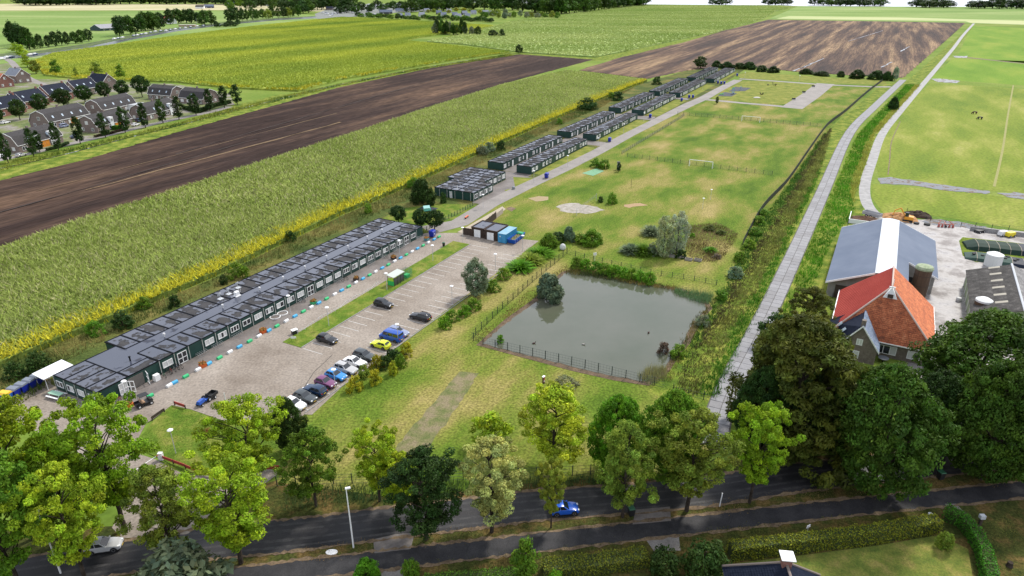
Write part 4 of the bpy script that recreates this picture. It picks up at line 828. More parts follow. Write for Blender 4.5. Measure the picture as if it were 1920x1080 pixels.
# flower boxes
FLW = mat('flowers', ramp=[(.35, (.03, .09, .02)), (.5, (.2, .12, .02)), (.62, (.55, .15, .03))], scale=6, detail=3, rough=.9)
def planter(x, y, m, label, s=1.0):
    p = at(x, y); t = ob('planter', None, None, (*p, .056), CA + random.uniform(-.2, .2), label=label, cat='planter', group='flower boxes by the walkway')
    ob('box', MB().box(-.5 * s, .5 * s, -.45 * s, .45 * s, 0, .6, taper=-.06).mesh('box', m), t)
    V = [(random.uniform(-.5, .5) * s, random.uniform(-.45, .45) * s, random.uniform(.6, .95)) for _ in range(90)]; mb = MB()
    for v in V:
        a = Vector(v); d = Vector((random.uniform(-1, 1), random.uniform(-1, 1), random.uniform(-.3, 1))).normalized() * .16; e = d.orthogonal().normalized() * .1
        mb.add([a - d - e, a - d + e, a + d + e, a + d - e], [(0, 1, 2, 3)])
    ob('flowers', mb.mesh('flowers', FLW), t, kind='stuff')
ORG = mat('orange_box', (.62, .12, .02), rough=.5); DKB = mat('dark_wood_box', (.05, .035, .025), rough=.7)
planter(381, 688, ORG, 'orange flower box between a white and a sky blue block near the entrance doors'); planter(243, 763, ORG, 'orange flower box beside the utility buggy and lamp post', 1.1)
planter(494, 624, ORG, 'orange flower box with a green side, farther along from the entrance'); planter(588, 570, mat('green_box', (.05, .4, .15), rough=.6), 'green flower box with a dark rim opposite the first bicycle racks'); planter(668, 526, DKB, 'dark brown flower box across from the green shelter'); planter(738, 486, DKB, 'dark brown flower box near the far blocks'); planter(800, 451, mat('teal_box', (.1, .25, .27), rough=.6), 'grey teal flower box at the far end of the blocks')
# benches and litter bins on the strip
p = at(553, 626); t = ob('bench', None, None, (*p, .11), CA - R(20), label='dark box bench at the near tip of the grass strip', cat='bench')
ob('box', MB().box(-.55, .55, -.4, .4, 0, .75, taper=.04).mesh('box', TRIM), t); ob('lid', MB().box(-.6, .6, -.45, .45, .75, .85).mesh('lid', WHT), t)
p = at(551, 640); t = ob('sign', None, None, (*p, .11), CA - R(60), label='small white board sign on the grass tip by the car park', cat='sign'); ob('panel', MB().box(-.5, .5, -.02, .02, .5, .9).mesh('panel', WHT), t); ob('post', MB().bar((-.4, 0, 0), (-.4, 0, .6), .03).mesh('post', TRIM), t); ob('post', MB().bar((.4, 0, 0), (.4, 0, .6), .03).mesh('post', TRIM), t)
for (x, y), lab in (((832, 462), 'dark round litter bin on the far tip of the grass strip'),):
    t = ob('litter_bin', None, None, (*at(x, y), .06), 0, label=lab, cat='bin'); ob('drum', MB().lathe([(.3, 0), (.36, .8), (.36, .95), (.3, .97)], 12).mesh('drum', TRIM), t); ob('lid', MB().lathe([(.38, .95), (.38, 1.02), (.15, 1.1)], 12).mesh('lid', mat('dark_green_lid', (.02, .09, .05), rough=.5)), t)
# blue waste containers
def wheelie(loc, rz, label, lid=None, col=None, sc=1, group='blue waste containers'):
    t = ob('waste_container', None, None, (*loc, .055), rz, label=label, cat='waste container', group=group, sc=sc)
    b = MB().add([(-.6, -.42, .2), (.6, -.42, .2), (.6, .42, .2), (-.6, .42, .2), (-.68, -.5, 1.15), (.68, -.5, 1.15), (.68, .5, 1.15), (-.68, .5, 1.15)], [(3, 2, 1, 0), (0, 1, 5, 4), (1, 2, 6, 5), (2, 3, 7, 6), (3, 0, 4, 7)])
    ob('body', b.mesh('body', col or BLUED), t)
    ob('lid', MB().add([(-.7, -.52, 1.15), (.7, -.52, 1.15), (.7, .52, 1.15), (-.7, .52, 1.15), (-.68, -.3, 1.36), (.68, -.3, 1.36), (.68, .4, 1.38), (-.68, .4, 1.38)], [(0, 1, 5, 4), (1, 2, 6, 5), (2, 3, 7, 6), (3, 0, 4, 7), (4, 5, 6, 7), (3, 2, 1, 0)]).mesh('lid', lid or mat('grey_lid', (.16, .18, .22), rough=.5)), t)
    for x in (-.5, .5):
        for y in (-.35, .35): ob('castor', MB().bar((x, y - .03, .1), (x, y + .03, .1), .1, n=10).mesh('castor', TRIM), t)
    ob('label_patch', MB().box(-.2, .2, -.475, -.455, .55, .75).mesh('label_patch', mat('pale_sticker', (.6, .65, .8), rough=.5)), t)
a = at(72, 720); b = at(14, 752)
lb = ['blue waste container of the long row, nearest the canopy', 'blue waste container, second from the canopy end of the row', 'blue waste container in the middle of the row by the hedge', 'blue waste container beside the yellow lidded one']
for k in range(5):
    q = (a[0] + (b[0] - a[0]) * k / 4.0, a[1] + (b[1] - a[1]) * k / 4.0)
    wheelie(q, R(-12), lb[k] if k < 4 else 'light blue waste container with a yellow lid at the end of the row', lid=None if k < 4 else mat('yellow_lid', (.75, .45, .03), rough=.5), col=None if k < 4 else mat('mid_blue', (.02, .12, .5), rough=.4), sc=1.25)
for (x, y), lab in (((811, 444), 'blue waste container at the far end of the longest building'), ((1025, 334), 'blue waste container beside the road below the first cabin row'), ((1143, 266), 'blue waste container opposite the gap between the first two cabin rows'), ((1219, 221), 'blue waste container on the verge by the third cabin row'), ((1278, 190), 'blue waste container by the playground turn, on its own side'), ((1292, 184), 'blue waste container of the pair near the playground'), ((1299, 184), 'blue waste container, right one of the pair near the playground'), ((1346, 157), 'left blue waste container of the curved group at the fourth row'), ((1352, 158), 'middle blue waste container of the curved group at the fourth row'), ((1358, 158), 'right blue waste container of the curved group at the fourth row'), ((1382, 143), 'dark blue waste container at the far corner of the playground')):
    wheelie(at(x, y), CA + R(10), lab, lid=BLUED, sc=1.3)
# yellow traffic bollards pile
t = ob('pallet_stack', None, None, (*at(81, 716), .055), R(20), label='small stack of orange yellow boards by the blue containers', cat='pallet'); 
for k, z in enumerate((0, .35)): ob('board', MB().box(-.5, .5, -.35, .35, z, z + .16).mesh('board', mat('orange_yellow', (.8, .4, .05), rough=.6)), t)
# ------------------------------------------------------------------ lamp posts
LP_m = MB().bar((0, 0, 0), (0, 0, 4.0), .06, n=8, r2=.045).mesh('pole', mat('pole_grey', (.5, .5, .5), rough=.5)); LH = MB().lathe([(.06, 3.95), (.1, 4.0), (.38, 4.06), (.42, 4.12), (.3, 4.22), (.05, 4.28)], 14).mesh('lamp_head', mat('lamp_white', (.78, .78, .78), rough=.4))
def lamp(x, y, label, sc=1):
    t = ob('street_lamp', None, None, (*at(x, y), .05), 0, label=label, cat='street lamp', group='mushroom lamps of the camp', sc=sc)
    ob('pole', LP_m, t); ob('lamp_head', LH, t)
lamps = [((330, 851), 'white mushroom lamp standing on the lawn near the barrier'), ((243, 756), 'white mushroom lamp at the wide open entrance doors'), ((617, 612), 'white mushroom lamp at the near end of the grass strip'), ((726, 545), 'white mushroom lamp in front of the green shelter'), ((812, 490), 'white mushroom lamp in the middle of the grass strip'), ((545, 589), 'white mushroom lamp between the ring markings and the blocks'), ((750, 480), 'white mushroom lamp beside the far cabin doors'), ((868, 455), 'white mushroom lamp in front of the first dark shed'), ((980, 471), 'white mushroom lamp next to the skip, car park corner'), ((906, 390), 'white mushroom lamp beside the square cabin block'), ((1001, 343), 'white mushroom lamp on the dry lawn corner before the first cabin row'), ((1064, 313), 'white mushroom lamp halfway along the first cabin row lawn'), ((1121, 278), 'white mushroom lamp at the paved gap after the first cabin row'), ((1169, 250), 'white mushroom lamp halfway along the second cabin row lawn'), ((1207, 228), 'white mushroom lamp at the start of the third cabin row'), ((1239, 207), 'white mushroom lamp along the third cabin row lawn'), ((1317, 168), 'white mushroom lamp on the fourth row lawn'), ((848, 570), 'white mushroom lamp beside the bushes on the right of the car park'), ((929, 507), 'white mushroom lamp among the far empty bays, beside the willow'), ((747, 645), 'white mushroom lamp at the tail of the blue van'), ((630, 733), 'white mushroom lamp behind the plum and light blue cars'), ((1396, 147), 'white mushroom lamp beyond the far playground corner'), ((1498, 154), 'white mushroom lamp along the far playground path'), ((1317, 392), 'white mushroom lamp alone on the dry grass field, nearer the fence'), ((1332, 375), 'white mushroom lamp alone on the dry grass field, farther one')]
for p, lab in lamps: lamp(*p, lab, .8 if p[0] > 1300 and p[1] > 300 else 1)
t = ob('street_lamp', None, None, (*at(663, 1027), .03), R(15), label='tall slim white street lamp between the road and the cycle path', cat='street lamp')
ob('pole', MB().bar((0, 0, 0), (0, 0, 9.0), .11, n=8, r2=.06).mesh('pole', WHT), t); ob('lamp_head', MB().box(-.12, .5, -.14, .14, 8.95, 9.1, taper=.03).mesh('lamp_head', WHT), t)
t = ob('street_lamp', None, None, (*at(114, 1075), .03), R(100), label='tall slim street lamp rising through the leftmost yellow green trees', cat='street lamp')
ob('pole', MB().bar((0, 0, 0), (0, 0, 9.0), .11, n=8, r2=.06).mesh('pole', WHT), t); ob('lamp_head', MB().box(-.12, .6, -.14, .14, 8.95, 9.1).mesh('lamp_head', WHT), t)
t = ob('road_post', None, None, (*at(1349, 950), .03), 0, label='short white leaning post on the roadside by the small tree', cat='post'); ob('post', MB().bar((0, 0, 0), (.1, 0, 2.2), .08, n=6).mesh('post', WHT), t)
t = ob('flagpole', None, None, (*at(432, 795), .05), 0, label='white flagpole with a limp dark blue flag by the lawn corner', cat='flagpole')
ob('pole', MB().bar((0, 0, 0), (0, 0, 5.6), .06, n=8).mesh('pole', WHT), t); ob('flag', MB().add([(-.03, 0, 4.4), (-.35, .05, 4.2), (-.5, -.04, 3.3), (-.55, .05, 2.3), (-.2, 0, 2.4), (-.05, .05, 3.4)], [(0, 1, 2, 5), (5, 2, 3, 4)]).mesh('flag', mat('flag_blue', (.01, .03, .1), rough=.8)), t)
t = ob('barrier', None, None, (*at(303, 862), .06), 0, label='white striped boom barrier with a white cabinet across the entrance', cat='barrier')
a = at(303, 862); b = at(236, 894, 1.0); ob('cabinet', MB().box(-.3, .3, -.25, .25, 0, 1.15).box(-.2, .2, -.32, -.25, .4, .9).mesh('cabinet', WHT), t); dx, dy = b[0] - a[0], b[1] - a[1]
for k in range(8): ob('boom_section', MB().bar((dx * k / 8, dy * k / 8, 1.0), (dx * (k + 1) / 8, dy * (k + 1) / 8, 1.0), .05, n=6).mesh('boom_section', WHT if k % 4 else mat('red_band', (.5, .03, .02), rough=.5)), t)
ribbon('stop_line', [at(343, 932), at(397, 896)], .12, .062, WHITEPAINT)
# red plank guard rails round the lawn
REDB = mat('red_board', (.33, .035, .025), rough=.6)
def rail(pts, m, label, h=.55, seg=2.4):
    t = ob('guard_rail', None, None, (*pts[0], .05), 0, label=label, cat='guard rail', group='low board rails round the lawn'); ln = [(p[0] - pts[0][0], p[1] - pts[0][1]) for p in pts]
    b = MB().box(0, seg - .1, -.04, .04, h - .28, h - .06).box(0, seg - .1, -.04, .04, h - .02, h + .2).mesh('board', m); pm = MB().box(-.07, .07, -.07, .07, 0, h + .15).mesh('post', DKB)
    q = list(walk(ln, seg))
    for p, an in q[:-1]: ob('board', b, t, (*p, 0), an)
    for p, an in q: ob('post', pm, t, (*p, 0), an)
rail(P((303, 862), (330, 872), (370, 888), (395, 894), (432, 889), (440, 886)), REDB, 'long red board rail between the lawn and the entrance paving')
rail(P((328, 760), (360, 771)), REDB, 'short red board rail at the top corner of the lawn'); rail(P((286, 789), (325, 762)), DKB, 'dark weathered board rail on the left edge of the lawn')
rail(P((492, 884), (526, 881)), REDB, 'red board rail at the right end of the entrance paving, behind the trees'); rail(P((236, 985), (272, 981)), REDB, 'red board rail near the roadside below the entrance')
# ------------------------------------------------------------------ bicycle racks and bikes
hoop = MB(); 
for k in range(6):
    x = k * .42; hoop.bar((x, 0, 0), (x, -.1, .75), .025).bar((x, -.1, .75), (x, -.85, .5), .025).bar((x, -.85, .5), (x, -.8, 0), .025)
hoop.bar((0, -.02, .03), (2.1, -.02, .03), .03).bar((0, -.82, .03), (2.1, -.82, .03), .03); hoop = hoop.mesh('bicycle_rack', mat('galvanised', (.33, .35, .36), rough=.4, metal=.5))
where = ['left of the double doors near the entrance', 'right of the entrance double doors, first', 'right of the entrance double doors, second', 'in front of the middle cabins', 'left of the middle double doors', 'right of the middle double doors', 'near the green shelter side', 'among the far cabins', 'before the far double doors', 'at the far end of the building']
for i, u in enumerate((18, 21.5, 26, 43.5, 51, 55, 66.5, 71.5, 76.5, 79.5, 86.5)):
    ob('bicycle_rack', hoop, None, (*UV(u, .25), .06), CA, label='grey hoop bicycle rack against the green wall %s' % (where + ['beside the far corner'])[i], cat='bicycle rack', group='bicycle racks')
for i, k in enumerate((0, 1, 2)):
    p = at(112 + 21 * i, 738 + 11 * i); ob('bicycle_rack', hoop, None, (*p, .06), CA - R(90), label='grey hoop bicycle rack at the short end of the long building, %s' % ('leftmost', 'middle', 'rightmost')[i], cat='bicycle rack', group='bicycle racks')
def bike(loc, rz, m, label, group='parked bicycles'):
    t = ob('bicycle', None, None, (*loc, .06), rz, label=label, cat='bicycle', group=group)
    for x in (-.52, .52):
        V = []; F = []; n = 16
        for k in range(n):
            a = 2 * math.pi * k / n
            for r, y in ((.34, -.02), (.34, .02), (.29, .02), (.29, -.02)): V.append((x + math.cos(a) * r, y, .34 + math.sin(a) * r))
        for k in range(n):
            for j in range(4): F.append((k * 4 + j, ((k + 1) % n) * 4 + j, ((k + 1) % n) * 4 + (j + 1) % 4, k * 4 + (j + 1) % 4))
        ob('wheel', MB().add(V, F).mesh('wheel', RUB), t)
    ob('frame', MB().bar((-.52, 0, .34), (-.12, 0, .32), .025).bar((-.12, 0, .32), (-.25, 0, .85), .025).bar((-.12, 0, .32), (.38, 0, .8), .025).bar((-.22, 0, .78), (.38, 0, .82), .025).bar((.52, 0, .34), (.36, 0, .95), .025).mesh('frame', m), t)
    ob('saddle', MB().box(-.36, -.12, -.07, .07, .86, .92).mesh('saddle', TRIM), t); ob('handlebar', MB().bar((.34, -.28, .98), (.34, .28, .98), .02).mesh('handlebar', TRIM), t)
bc = [('dark', TRIM), ('red', mat('bike_red', (.3, .03, .03), rough=.4)), ('grey', ALU), ('dark blue', NAVY), ('dark', TRIM), ('green', mat('bike_green', (.02, .12, .06), rough=.4))]
for i, (u, v) in enumerate(((11.9, .9), (12.4, .8), (13, .9), (13.6, .8), (14.1, .95), (10.8, 1.2), (1.5, 1.0), (2.6, 1.2), (56.4, .9), (44.6, .8), (58, 1.0), (73, .9))):
    bike(UV(u, v), CA - R(90) + random.uniform(-.3, .3), bc[i % 6][1], '%s bicycle parked %s' % (bc[i % 6][0], ['second from the left under the window by the entrance doors', 'in the clump by the entrance doors', 'in the middle of the clump by the entrance doors', 'leaning by the entrance door frame', 'nearest the entrance double doors', 'apart from the clump near the white cabinet', 'near the front corner of the long building', 'between the front corner and the open doors', 'beside the middle double doors', 'in the rack before the middle doors', 'at the rack past the middle doors', 'in the far bicycle rack'][i]))
t = ob('cabinet', MB().box(-.5, .5, -.4, .4, 0, 1.1, taper=.04).mesh('cabinet', WHT), None, (*UV(9.6, .9), .06), CA, label='white cabinet standing by the wide open doors', cat='cabinet')
ob('cabinet', MB().box(-.45, .45, -.35, .35, 0, 1.3, taper=.03).mesh('cabinet', WHT), None, (*UV(-.8, -.8), .06), CA, label='white cabinet at the front corner of the long building', cat='cabinet')
t = ob('picnic_table', None, None, (*at(107, 745), .06), R(-20), label='green topped picnic table with white benches at the short end of the building', cat='table')
ob('table_top', MB().box(-1.3, 1.3, -.45, .45, .72, .78).mesh('table_top', mat('pale_green_top', (.3, .5, .36), rough=.6)), t)
for s in (-1, 1): ob('bench', MB().box(-1.3, 1.3, s * .8 - .14, s * .8 + .14, .42, .47).mesh('bench', WHT), t); ob('leg', MB().bar((s, -.7, 0), (s, -.2, .72), .05).bar((s, .7, 0), (s, .2, .72), .05).mesh('leg', WHT), t)
# ring markings on the walkway
def ring(loc, r, label):
    V = []; F = []; n = 28
    for k in range(n):
        a = 2 * math.pi * k / n
        for rr, z in ((r - .06, .0), (r + .06, .0), (r + .06, .12), (r - .06, .12)): V.append((math.cos(a) * rr, math.sin(a) * rr, z))
    for k in range(n):
        for j in range(4): F.append((k * 4 + j, k * 4 + (j + 1) % 4, ((k + 1) % n) * 4 + (j + 1) % 4, ((k + 1) % n) * 4 + j))
    ob('ring', MB().add(V, F).mesh('ring', WHT), None, (*loc, .06), 0, label=label, cat='ring')
ring(at(516, 595), 1.0, 'white ring lying on the walkway, nearer one'); ring(at(530, 588), 1.0, 'white ring lying on the walkway, farther one')
# ------------------------------------------------------------------ green shelter
GSH = mat('bright_green_panel', (.03, .42, .10), rough=.4); LSH = mat('lime_panel', (.35, .6, .05), rough=.4); MESHG = mat('green_mesh', (.03, .22, .14), rough=.5)
t = ob('shelter', None, None, (*UV(59.8, 13.3), .09), CA, label='green bus stop like shelter with a pale roof on the grass strip', cat='shelter')
ob('end_panel', MB().box(-.05, .05, .0, 1.7, .1, 1.2).mesh('end_panel', GSH), t); ob('end_panel', MB().box(-.05, .05, .1, 1.6, 1.2, 1.9).mesh('end_panel', LSH), t)
for x in (0, 1.2, 2.4, 3.6): 
    for y in (0, 1.7): ob('post', MB().bar((x, y, 0), (x, y, 2.3), .05).mesh('post', TRIM), t)
ob('roof', MB().add([(-.2, -.15, 2.25), (3.9, -.15, 2.25), (3.9, 1.85, 2.55), (-.2, 1.85, 2.55), (-.2, -.15, 2.18), (3.9, -.15, 2.18), (3.9, 1.85, 2.48), (-.2, 1.85, 2.48)], [(0, 1, 2, 3), (7, 6, 5, 4), (0, 4, 5, 1), (1, 5, 6, 2), (2, 6, 7, 3), (3, 7, 4, 0)]).mesh('roof', mat('pale_roof', (.42, .46, .42), rough=.5)), t)
for k in range(3): ob('side_panel', MB().box(.08 + 1.2 * k, 1.12 + 1.2 * k, -.03, .0, .2, 1.9).mesh('side_panel', mat('smoked_panel', (.05, .06, .055), rough=.2)), t)
cg = MB()
for k in range(10): x = 3.7 + k * .33; cg.bar((x, 0, 0), (x, 0, 1.9), .02).bar((x, 1.7, 0), (x, 1.7, 1.9), .02)
for z in (.1, .6, 1.1, 1.6, 1.9):
    for y in (0, 1.7): cg.bar((3.7, y, z), (6.8, y, z), .02)
    cg.bar((6.8, 0, z), (6.8, 1.7, z), .02)
for k in range(5): cg.bar((6.8, k * .42, 0), (6.8, k * .42, 1.9), .02)
ob('cage', cg.mesh('cage', MESHG), t); ob('crate', MB().box(5.2, 6.4, .3, 1.3, 0, .7).mesh('crate', GSH), t)
# bunting string along the strip
t = ob('bunting', None, None, (*UV(36, 10.9), .1), 0, label='string of small white flags along the grass strip beside the road', cat='bunting')
pts = [(*UV(33 + k * .9, 10.4 + .25 * math.sin(k * .6) - (0.02 * k)), 0) for k in range(30)]; b0 = Vector((*UV(36, 10.9), 0))
flag_m = MB().add([(-.2, 0, 0), (.2, 0, 0), (0, .02, -.42)], [(0, 1, 2), (2, 1, 0)]).mesh('flag', WHT); cord = MB()
for k, p in enumerate(pts):
    q = Vector(p) - b0; z = .62 + .22 * abs(math.cos(k * math.pi / 4)); ob('flag', flag_m, t, (q.x, q.y, z), CA)
    if k: cord.bar(prev, (q.x, q.y, z), .012)
    if k % 4 == 0: ob('stake', MB().bar((q.x, q.y, 0), (q.x, q.y, z), .02).mesh('stake', WHT), t)
    prev = (q.x, q.y, z)
ob('cord', cord.mesh('cord', WHT), t)
# ------------------------------------------------------------------ fences with posts and wire
def wire_fence(pts, h, label, gap=2.5, m=None, mesh=True, name='wire_fence', dense=.5, panel=None):
    m = m or mat('fence_green', (.018, .032, .028), rough=.6); ln = [(p[0] - pts[0][0], p[1] - pts[0][1]) for p in pts]
    t = ob(name, None, None, (*pts[0], 0), 0, label=label, cat='fence'); pm = MB().box(-.055, .055, -.055, .055, 0, h + .12).mesh('post', m)
    for p, an in walk(ln, gap): ob('post', pm, t, (*p, 0), an)
    if mesh:
        w = MB(); 
        for a, b in zip(ln, ln[1:]):
            for z in np.arange(.1, h + .01, dense): w.bar((*a, z), (*b, z), .022, n=3)
        for p, an in walk(ln, .55): w.bar((*p, .1), (*p, h), .010, n=3)
        ob('wire_mesh', w.mesh('wire_mesh', m), t)
    return t
wire_fence(P((1063, 476), (1000, 528), (942, 580), (884, 637), (905, 647), (960, 659), (1000, 668), (1090, 688), (1213, 720), (1245, 727)), 1.6, 'dark wire fence round the near corner of the pond')
wire_fence(P((1063, 476), (1130, 493), (1220, 514), (1300, 526), (1345, 535)), 1.2, 'dark wire fence behind the pond on the garden side')
wire_fence(P((1262, 735), (1330, 752)), 1.5, 'short dark fence between the green verge and the concrete road end')
wire_fence(P((520, 912), (600, 908), (720, 905), (860, 900), (1000, 895), (1150, 888), (1300, 880)), 1.6, 'dark fence between the camp field and the roadside ditch')
wire_fence([UV(201.5, 19), UV(201, 30), UV(200, 45), UV(199.5, 60), UV(199, 73)], 1.5, 'wire fence between the dry field and the football pitch', gap=3, dense=.3)
wire_fence([UV(300, 12), UV(301, 30), UV(300.5, 50), UV(300, 80)], 1.7, 'wire fence behind the far football goal', gap=3, dense=.25)
wire_fence([UV(205, 15.5), UV(240, 15.7), UV(299, 15.9)], 1.3, 'long dark mesh fence between the camp road and the football pitch', gap=2.5, dense=.16)
wire_fence(P((836, 413), (870, 396), (890, 384)), 1.2, 'low paling fence beside the small playground', gap=1.5, dense=.3)
wire_fence(P((788, 438), (836, 413)), 1.0, 'low paling fence behind the small playground trees', gap=1.5, dense=.3)
# black privacy fence along the right side of the camp
bf = smooth_line(P((1392, 400 + 60), (1430, 392), (1476, 342), (1512, 290), (1540, 250), (1556, 232), (1585, 210), (1625, 175), (1655, 152)), 4)
t = ob('screen_fence', None, None, (*bf[0], 0), 0, label='black screen fence along the ditch on the right side of the pitches', cat='fence')
ln = [(p[0] - bf[0][0], p[1] - bf[0][1]) for p in bf]; mb = MB()
BKN = mat('black_netting', (.010, .016, .012), rough=.7)
pts3 = list(walk(ln, 3.0)); 
for (a, an), (b, _) in zip(pts3, pts3[1:]):
    nx_, ny_ = -math.sin(an) * .02, math.cos(an) * .02; l = math.dist(a, b)
    ob('screen_panel', MB().box(0, l, -.02, .02, .05, 1.75 + random.uniform(-.05, .05)).mesh('screen_panel', BKN), t, (*a, 0), math.atan2(b[1] - a[1], b[0] - a[0]))
# ------------------------------------------------------------------ goals, playgrounds
def goal(loc, rz, label):
    t = ob('football_goal', None, None, (*loc, .04), rz, label=label, cat='goal', group='football goals')
    ob('crossbar', MB().bar((-4.2, 0, 2.45), (4.2, 0, 2.45), .1, n=8).mesh('crossbar', WHT), t)
    for s in (-1, 1): ob('post', MB().bar((s * 4.2, 0, 0), (s * 4.2, 0, 2.5), .1, n=8).mesh('post', WHT), t); ob('back_stay', MB().bar((s * 4.2, 0, 2.4), (s * 4.2, 1.5, .05), .05).mesh('back_stay', WHT), t)
goal(UV(198.1, 48.1), CA - R(90), 'white football goal nearer the dry field'); goal(UV(298, 48.3), CA - R(90), 'white football goal at the far end of the pitch')
DKR = mat('dark_safety_tile', (.018, .024, .035), rough=.8)
sheet('safety_mat', P((1366, 172), (1378, 163), (1408, 165), (1397, 171)), .09, DKR); sheet('safety_mat', P((1345, 180), (1358, 173), (1382, 175), (1372, 181)), .09, DKR); sheet('safety_mat', P((782, 392), (796, 386), (822, 391), (808, 398)), .08, DKR)
sheet('court_tile', P((1091, 325), (1118, 316), (1133, 321), (1112, 330)), .07, mat('court_green', ramp=[(.3, (.10, .24, .12)), (.7, (.16, .34, .2))], scale=.8, rough=.8))
t = ob('playhouse', None, None, (*at(800, 397), .08), R(20), label='small turquoise play hut on the dark tiles of the near playground', cat='play hut')
ob('wall', MB().box(-.8, .8, -.6, .6, .3, 1.2).mesh('wall', mat('turquoise', (.15, .5, .45), rough=.5)), t); ob('roof', MB().xprism([(-.75, 1.2), (.75, 1.2), (0, 1.85)], -.95, .95).mesh('roof', mat('pale_turquoise', (.35, .65, .6), rough=.5)), t); ob('ladder', MB().box(.8, 1.3, -.3, .3, .2, .9, taper=.1).mesh('ladder', mat('turquoise', (0, 0, 0))), t)
def swing(loc, rz, label, m):
    t = ob('swing_set', None, None, (*loc, .09), rz, label=label, cat='swing')
    ob('frame', MB().bar((-2, -1, 0), (-2, 0, 2.4), .07).bar((-2, 1, 0), (-2, 0, 2.4), .07).bar((2, -1, 0), (2, 0, 2.4), .07).bar((2, 1, 0), (2, 0, 2.4), .07).bar((-2, 0, 2.4), (2, 0, 2.4), .07).mesh('frame', m), t)
    for x in (-.9, .9): ob('seat', MB().box(x - .25, x + .25, -.1, .1, .5, .55).bar((x - .2, 0, .55), (x - .2, 0, 2.4), .02).bar((x + .2, 0, .55), (x + .2, 0, 2.4), .02).mesh('seat', TRIM), t)
swing(at(1388, 170), CA, 'swing set on the larger dark playground tiles', mat('swing_blue', (.2, .35, .5), rough=.5))
t = ob('slide_tower', None, None, (*at(1374, 177), .09), CA, label='small climbing tower with a pale slide on the nearer playground tiles', cat='play tower')
ob('tower', MB().box(-.6, .6, -.6, .6, 1.1, 1.2).bar((-.55, -.55, 0), (-.55, -.55, 3.4), .07).bar((.55, -.55, 0), (.55, -.55, 3.4), .07).bar((-.55, .55, 0), (-.55, .55, 3.4), .07).bar((.55, .55, 0), (.55, .55, 3.4), .07).mesh('tower', mat('play_blue', (.1, .3, .45), rough=.5)), t)
ob('slide', MB().add([(.6, -.3, 1.2), (.6, .3, 1.2), (2.8, .3, .2), (2.8, -.3, .2), (.6, -.3, 1.1), (.6, .3, 1.1), (2.8, .3, .1), (2.8, -.3, .1)], [(0, 3, 2, 1), (4, 5, 6, 7), (0, 1, 5, 4), (1, 2, 6, 5), (2, 3, 7, 6), (3, 0, 4, 7)]).mesh('slide', WHT), t); ob('roof', MB().lathe([(.95, 3.3), (.05, 4.1)], 4).mesh('roof', MESHG), t)
for (x, y), lab in (((1353, 178), 'low green and white spring toys beside the play tower'),): 
    t = ob('spring_toy', None, None, (*at(x, y), .09), 0, label=lab, cat='toy'); ob('body', MB().box(-1.2, 1.2, -.3, .3, .3, .7, taper=.1).mesh('body', GSH), t); ob('foot', MB().bar((0, 0, 0), (0, 0, .3), .1).mesh('foot', WHT), t)
def logpile(x, y, w, h, label):
    t = ob('climbing_logs', None, None, (*at(x, y), .05), CA, label=label, cat='play logs')
    for k in range(7):
        a = (random.uniform(-w, w), random.uniform(-w * .5, w * .5), random.uniform(0, .2)); b = (a[0] + random.uniform(-w, w), a[1] + random.uniform(-w, w) * .6, random.uniform(.3, h)); ob('log', MB().bar(a, b, .13, n=6).mesh('log', DKB), t)
logpile(1452, 160, 2, 2.2, 'tangle of dark climbing logs near the far playground path'); logpile(1428, 178, 1.4, 1.6, 'small dark climbing logs beside the white boulder'); logpile(1440, 160, 1.2, .6, 'low dark mound of logs beside the far climbing tangle')
for (x, y), lab in (((1507, 174), 'white and dark park bench, second along the wide playground path'), ((1488, 187), 'white and dark park bench nearest the path corner'), ((1525, 163), 'white and dark park bench at the far end of the wide path')):
    t = ob('park_bench', None, None, (*at(x, y), .05), CA + R(90), label=lab, cat='bench'); ob('seat', MB().box(-1, 1, -.3, .2, .4, .5).box(-1, 1, .2, .28, .5, 1.0).mesh('seat', TRIM), t); ob('base', MB().box(-1.1, 1.1, -.8, -.32, 0, .35).mesh('base', WHT), t)
t = ob('boulder', None, None, (*at(1419, 184), .05), 0, label='low white slab rock on gravel in the playground', cat='rock'); ob('rock', MB().lathe([(1.6, 0), (1.7, .3), (1.1, .6), (.3, .7)], 9).mesh('rock', mat('pale_rock', (.55, .52, .48), rough=.9)), t, sc=(1.2, .7, 1))
t = ob('bench', None, None, (*at(875, 409), .06), CA + R(8), label='orange bench on the grass beside the camp road', cat='bench'); ob('seat', MB().box(-1.1, 1.1, -.25, .25, .42, .52).mesh('seat', mat('orange_plastic', (.6, .13, .04), rough=.5)), t)
for x in (-.8, .8): ob('leg', MB().box(x - .1, x + .1, -.2, .2, 0, .42).mesh('leg', DKB), t)
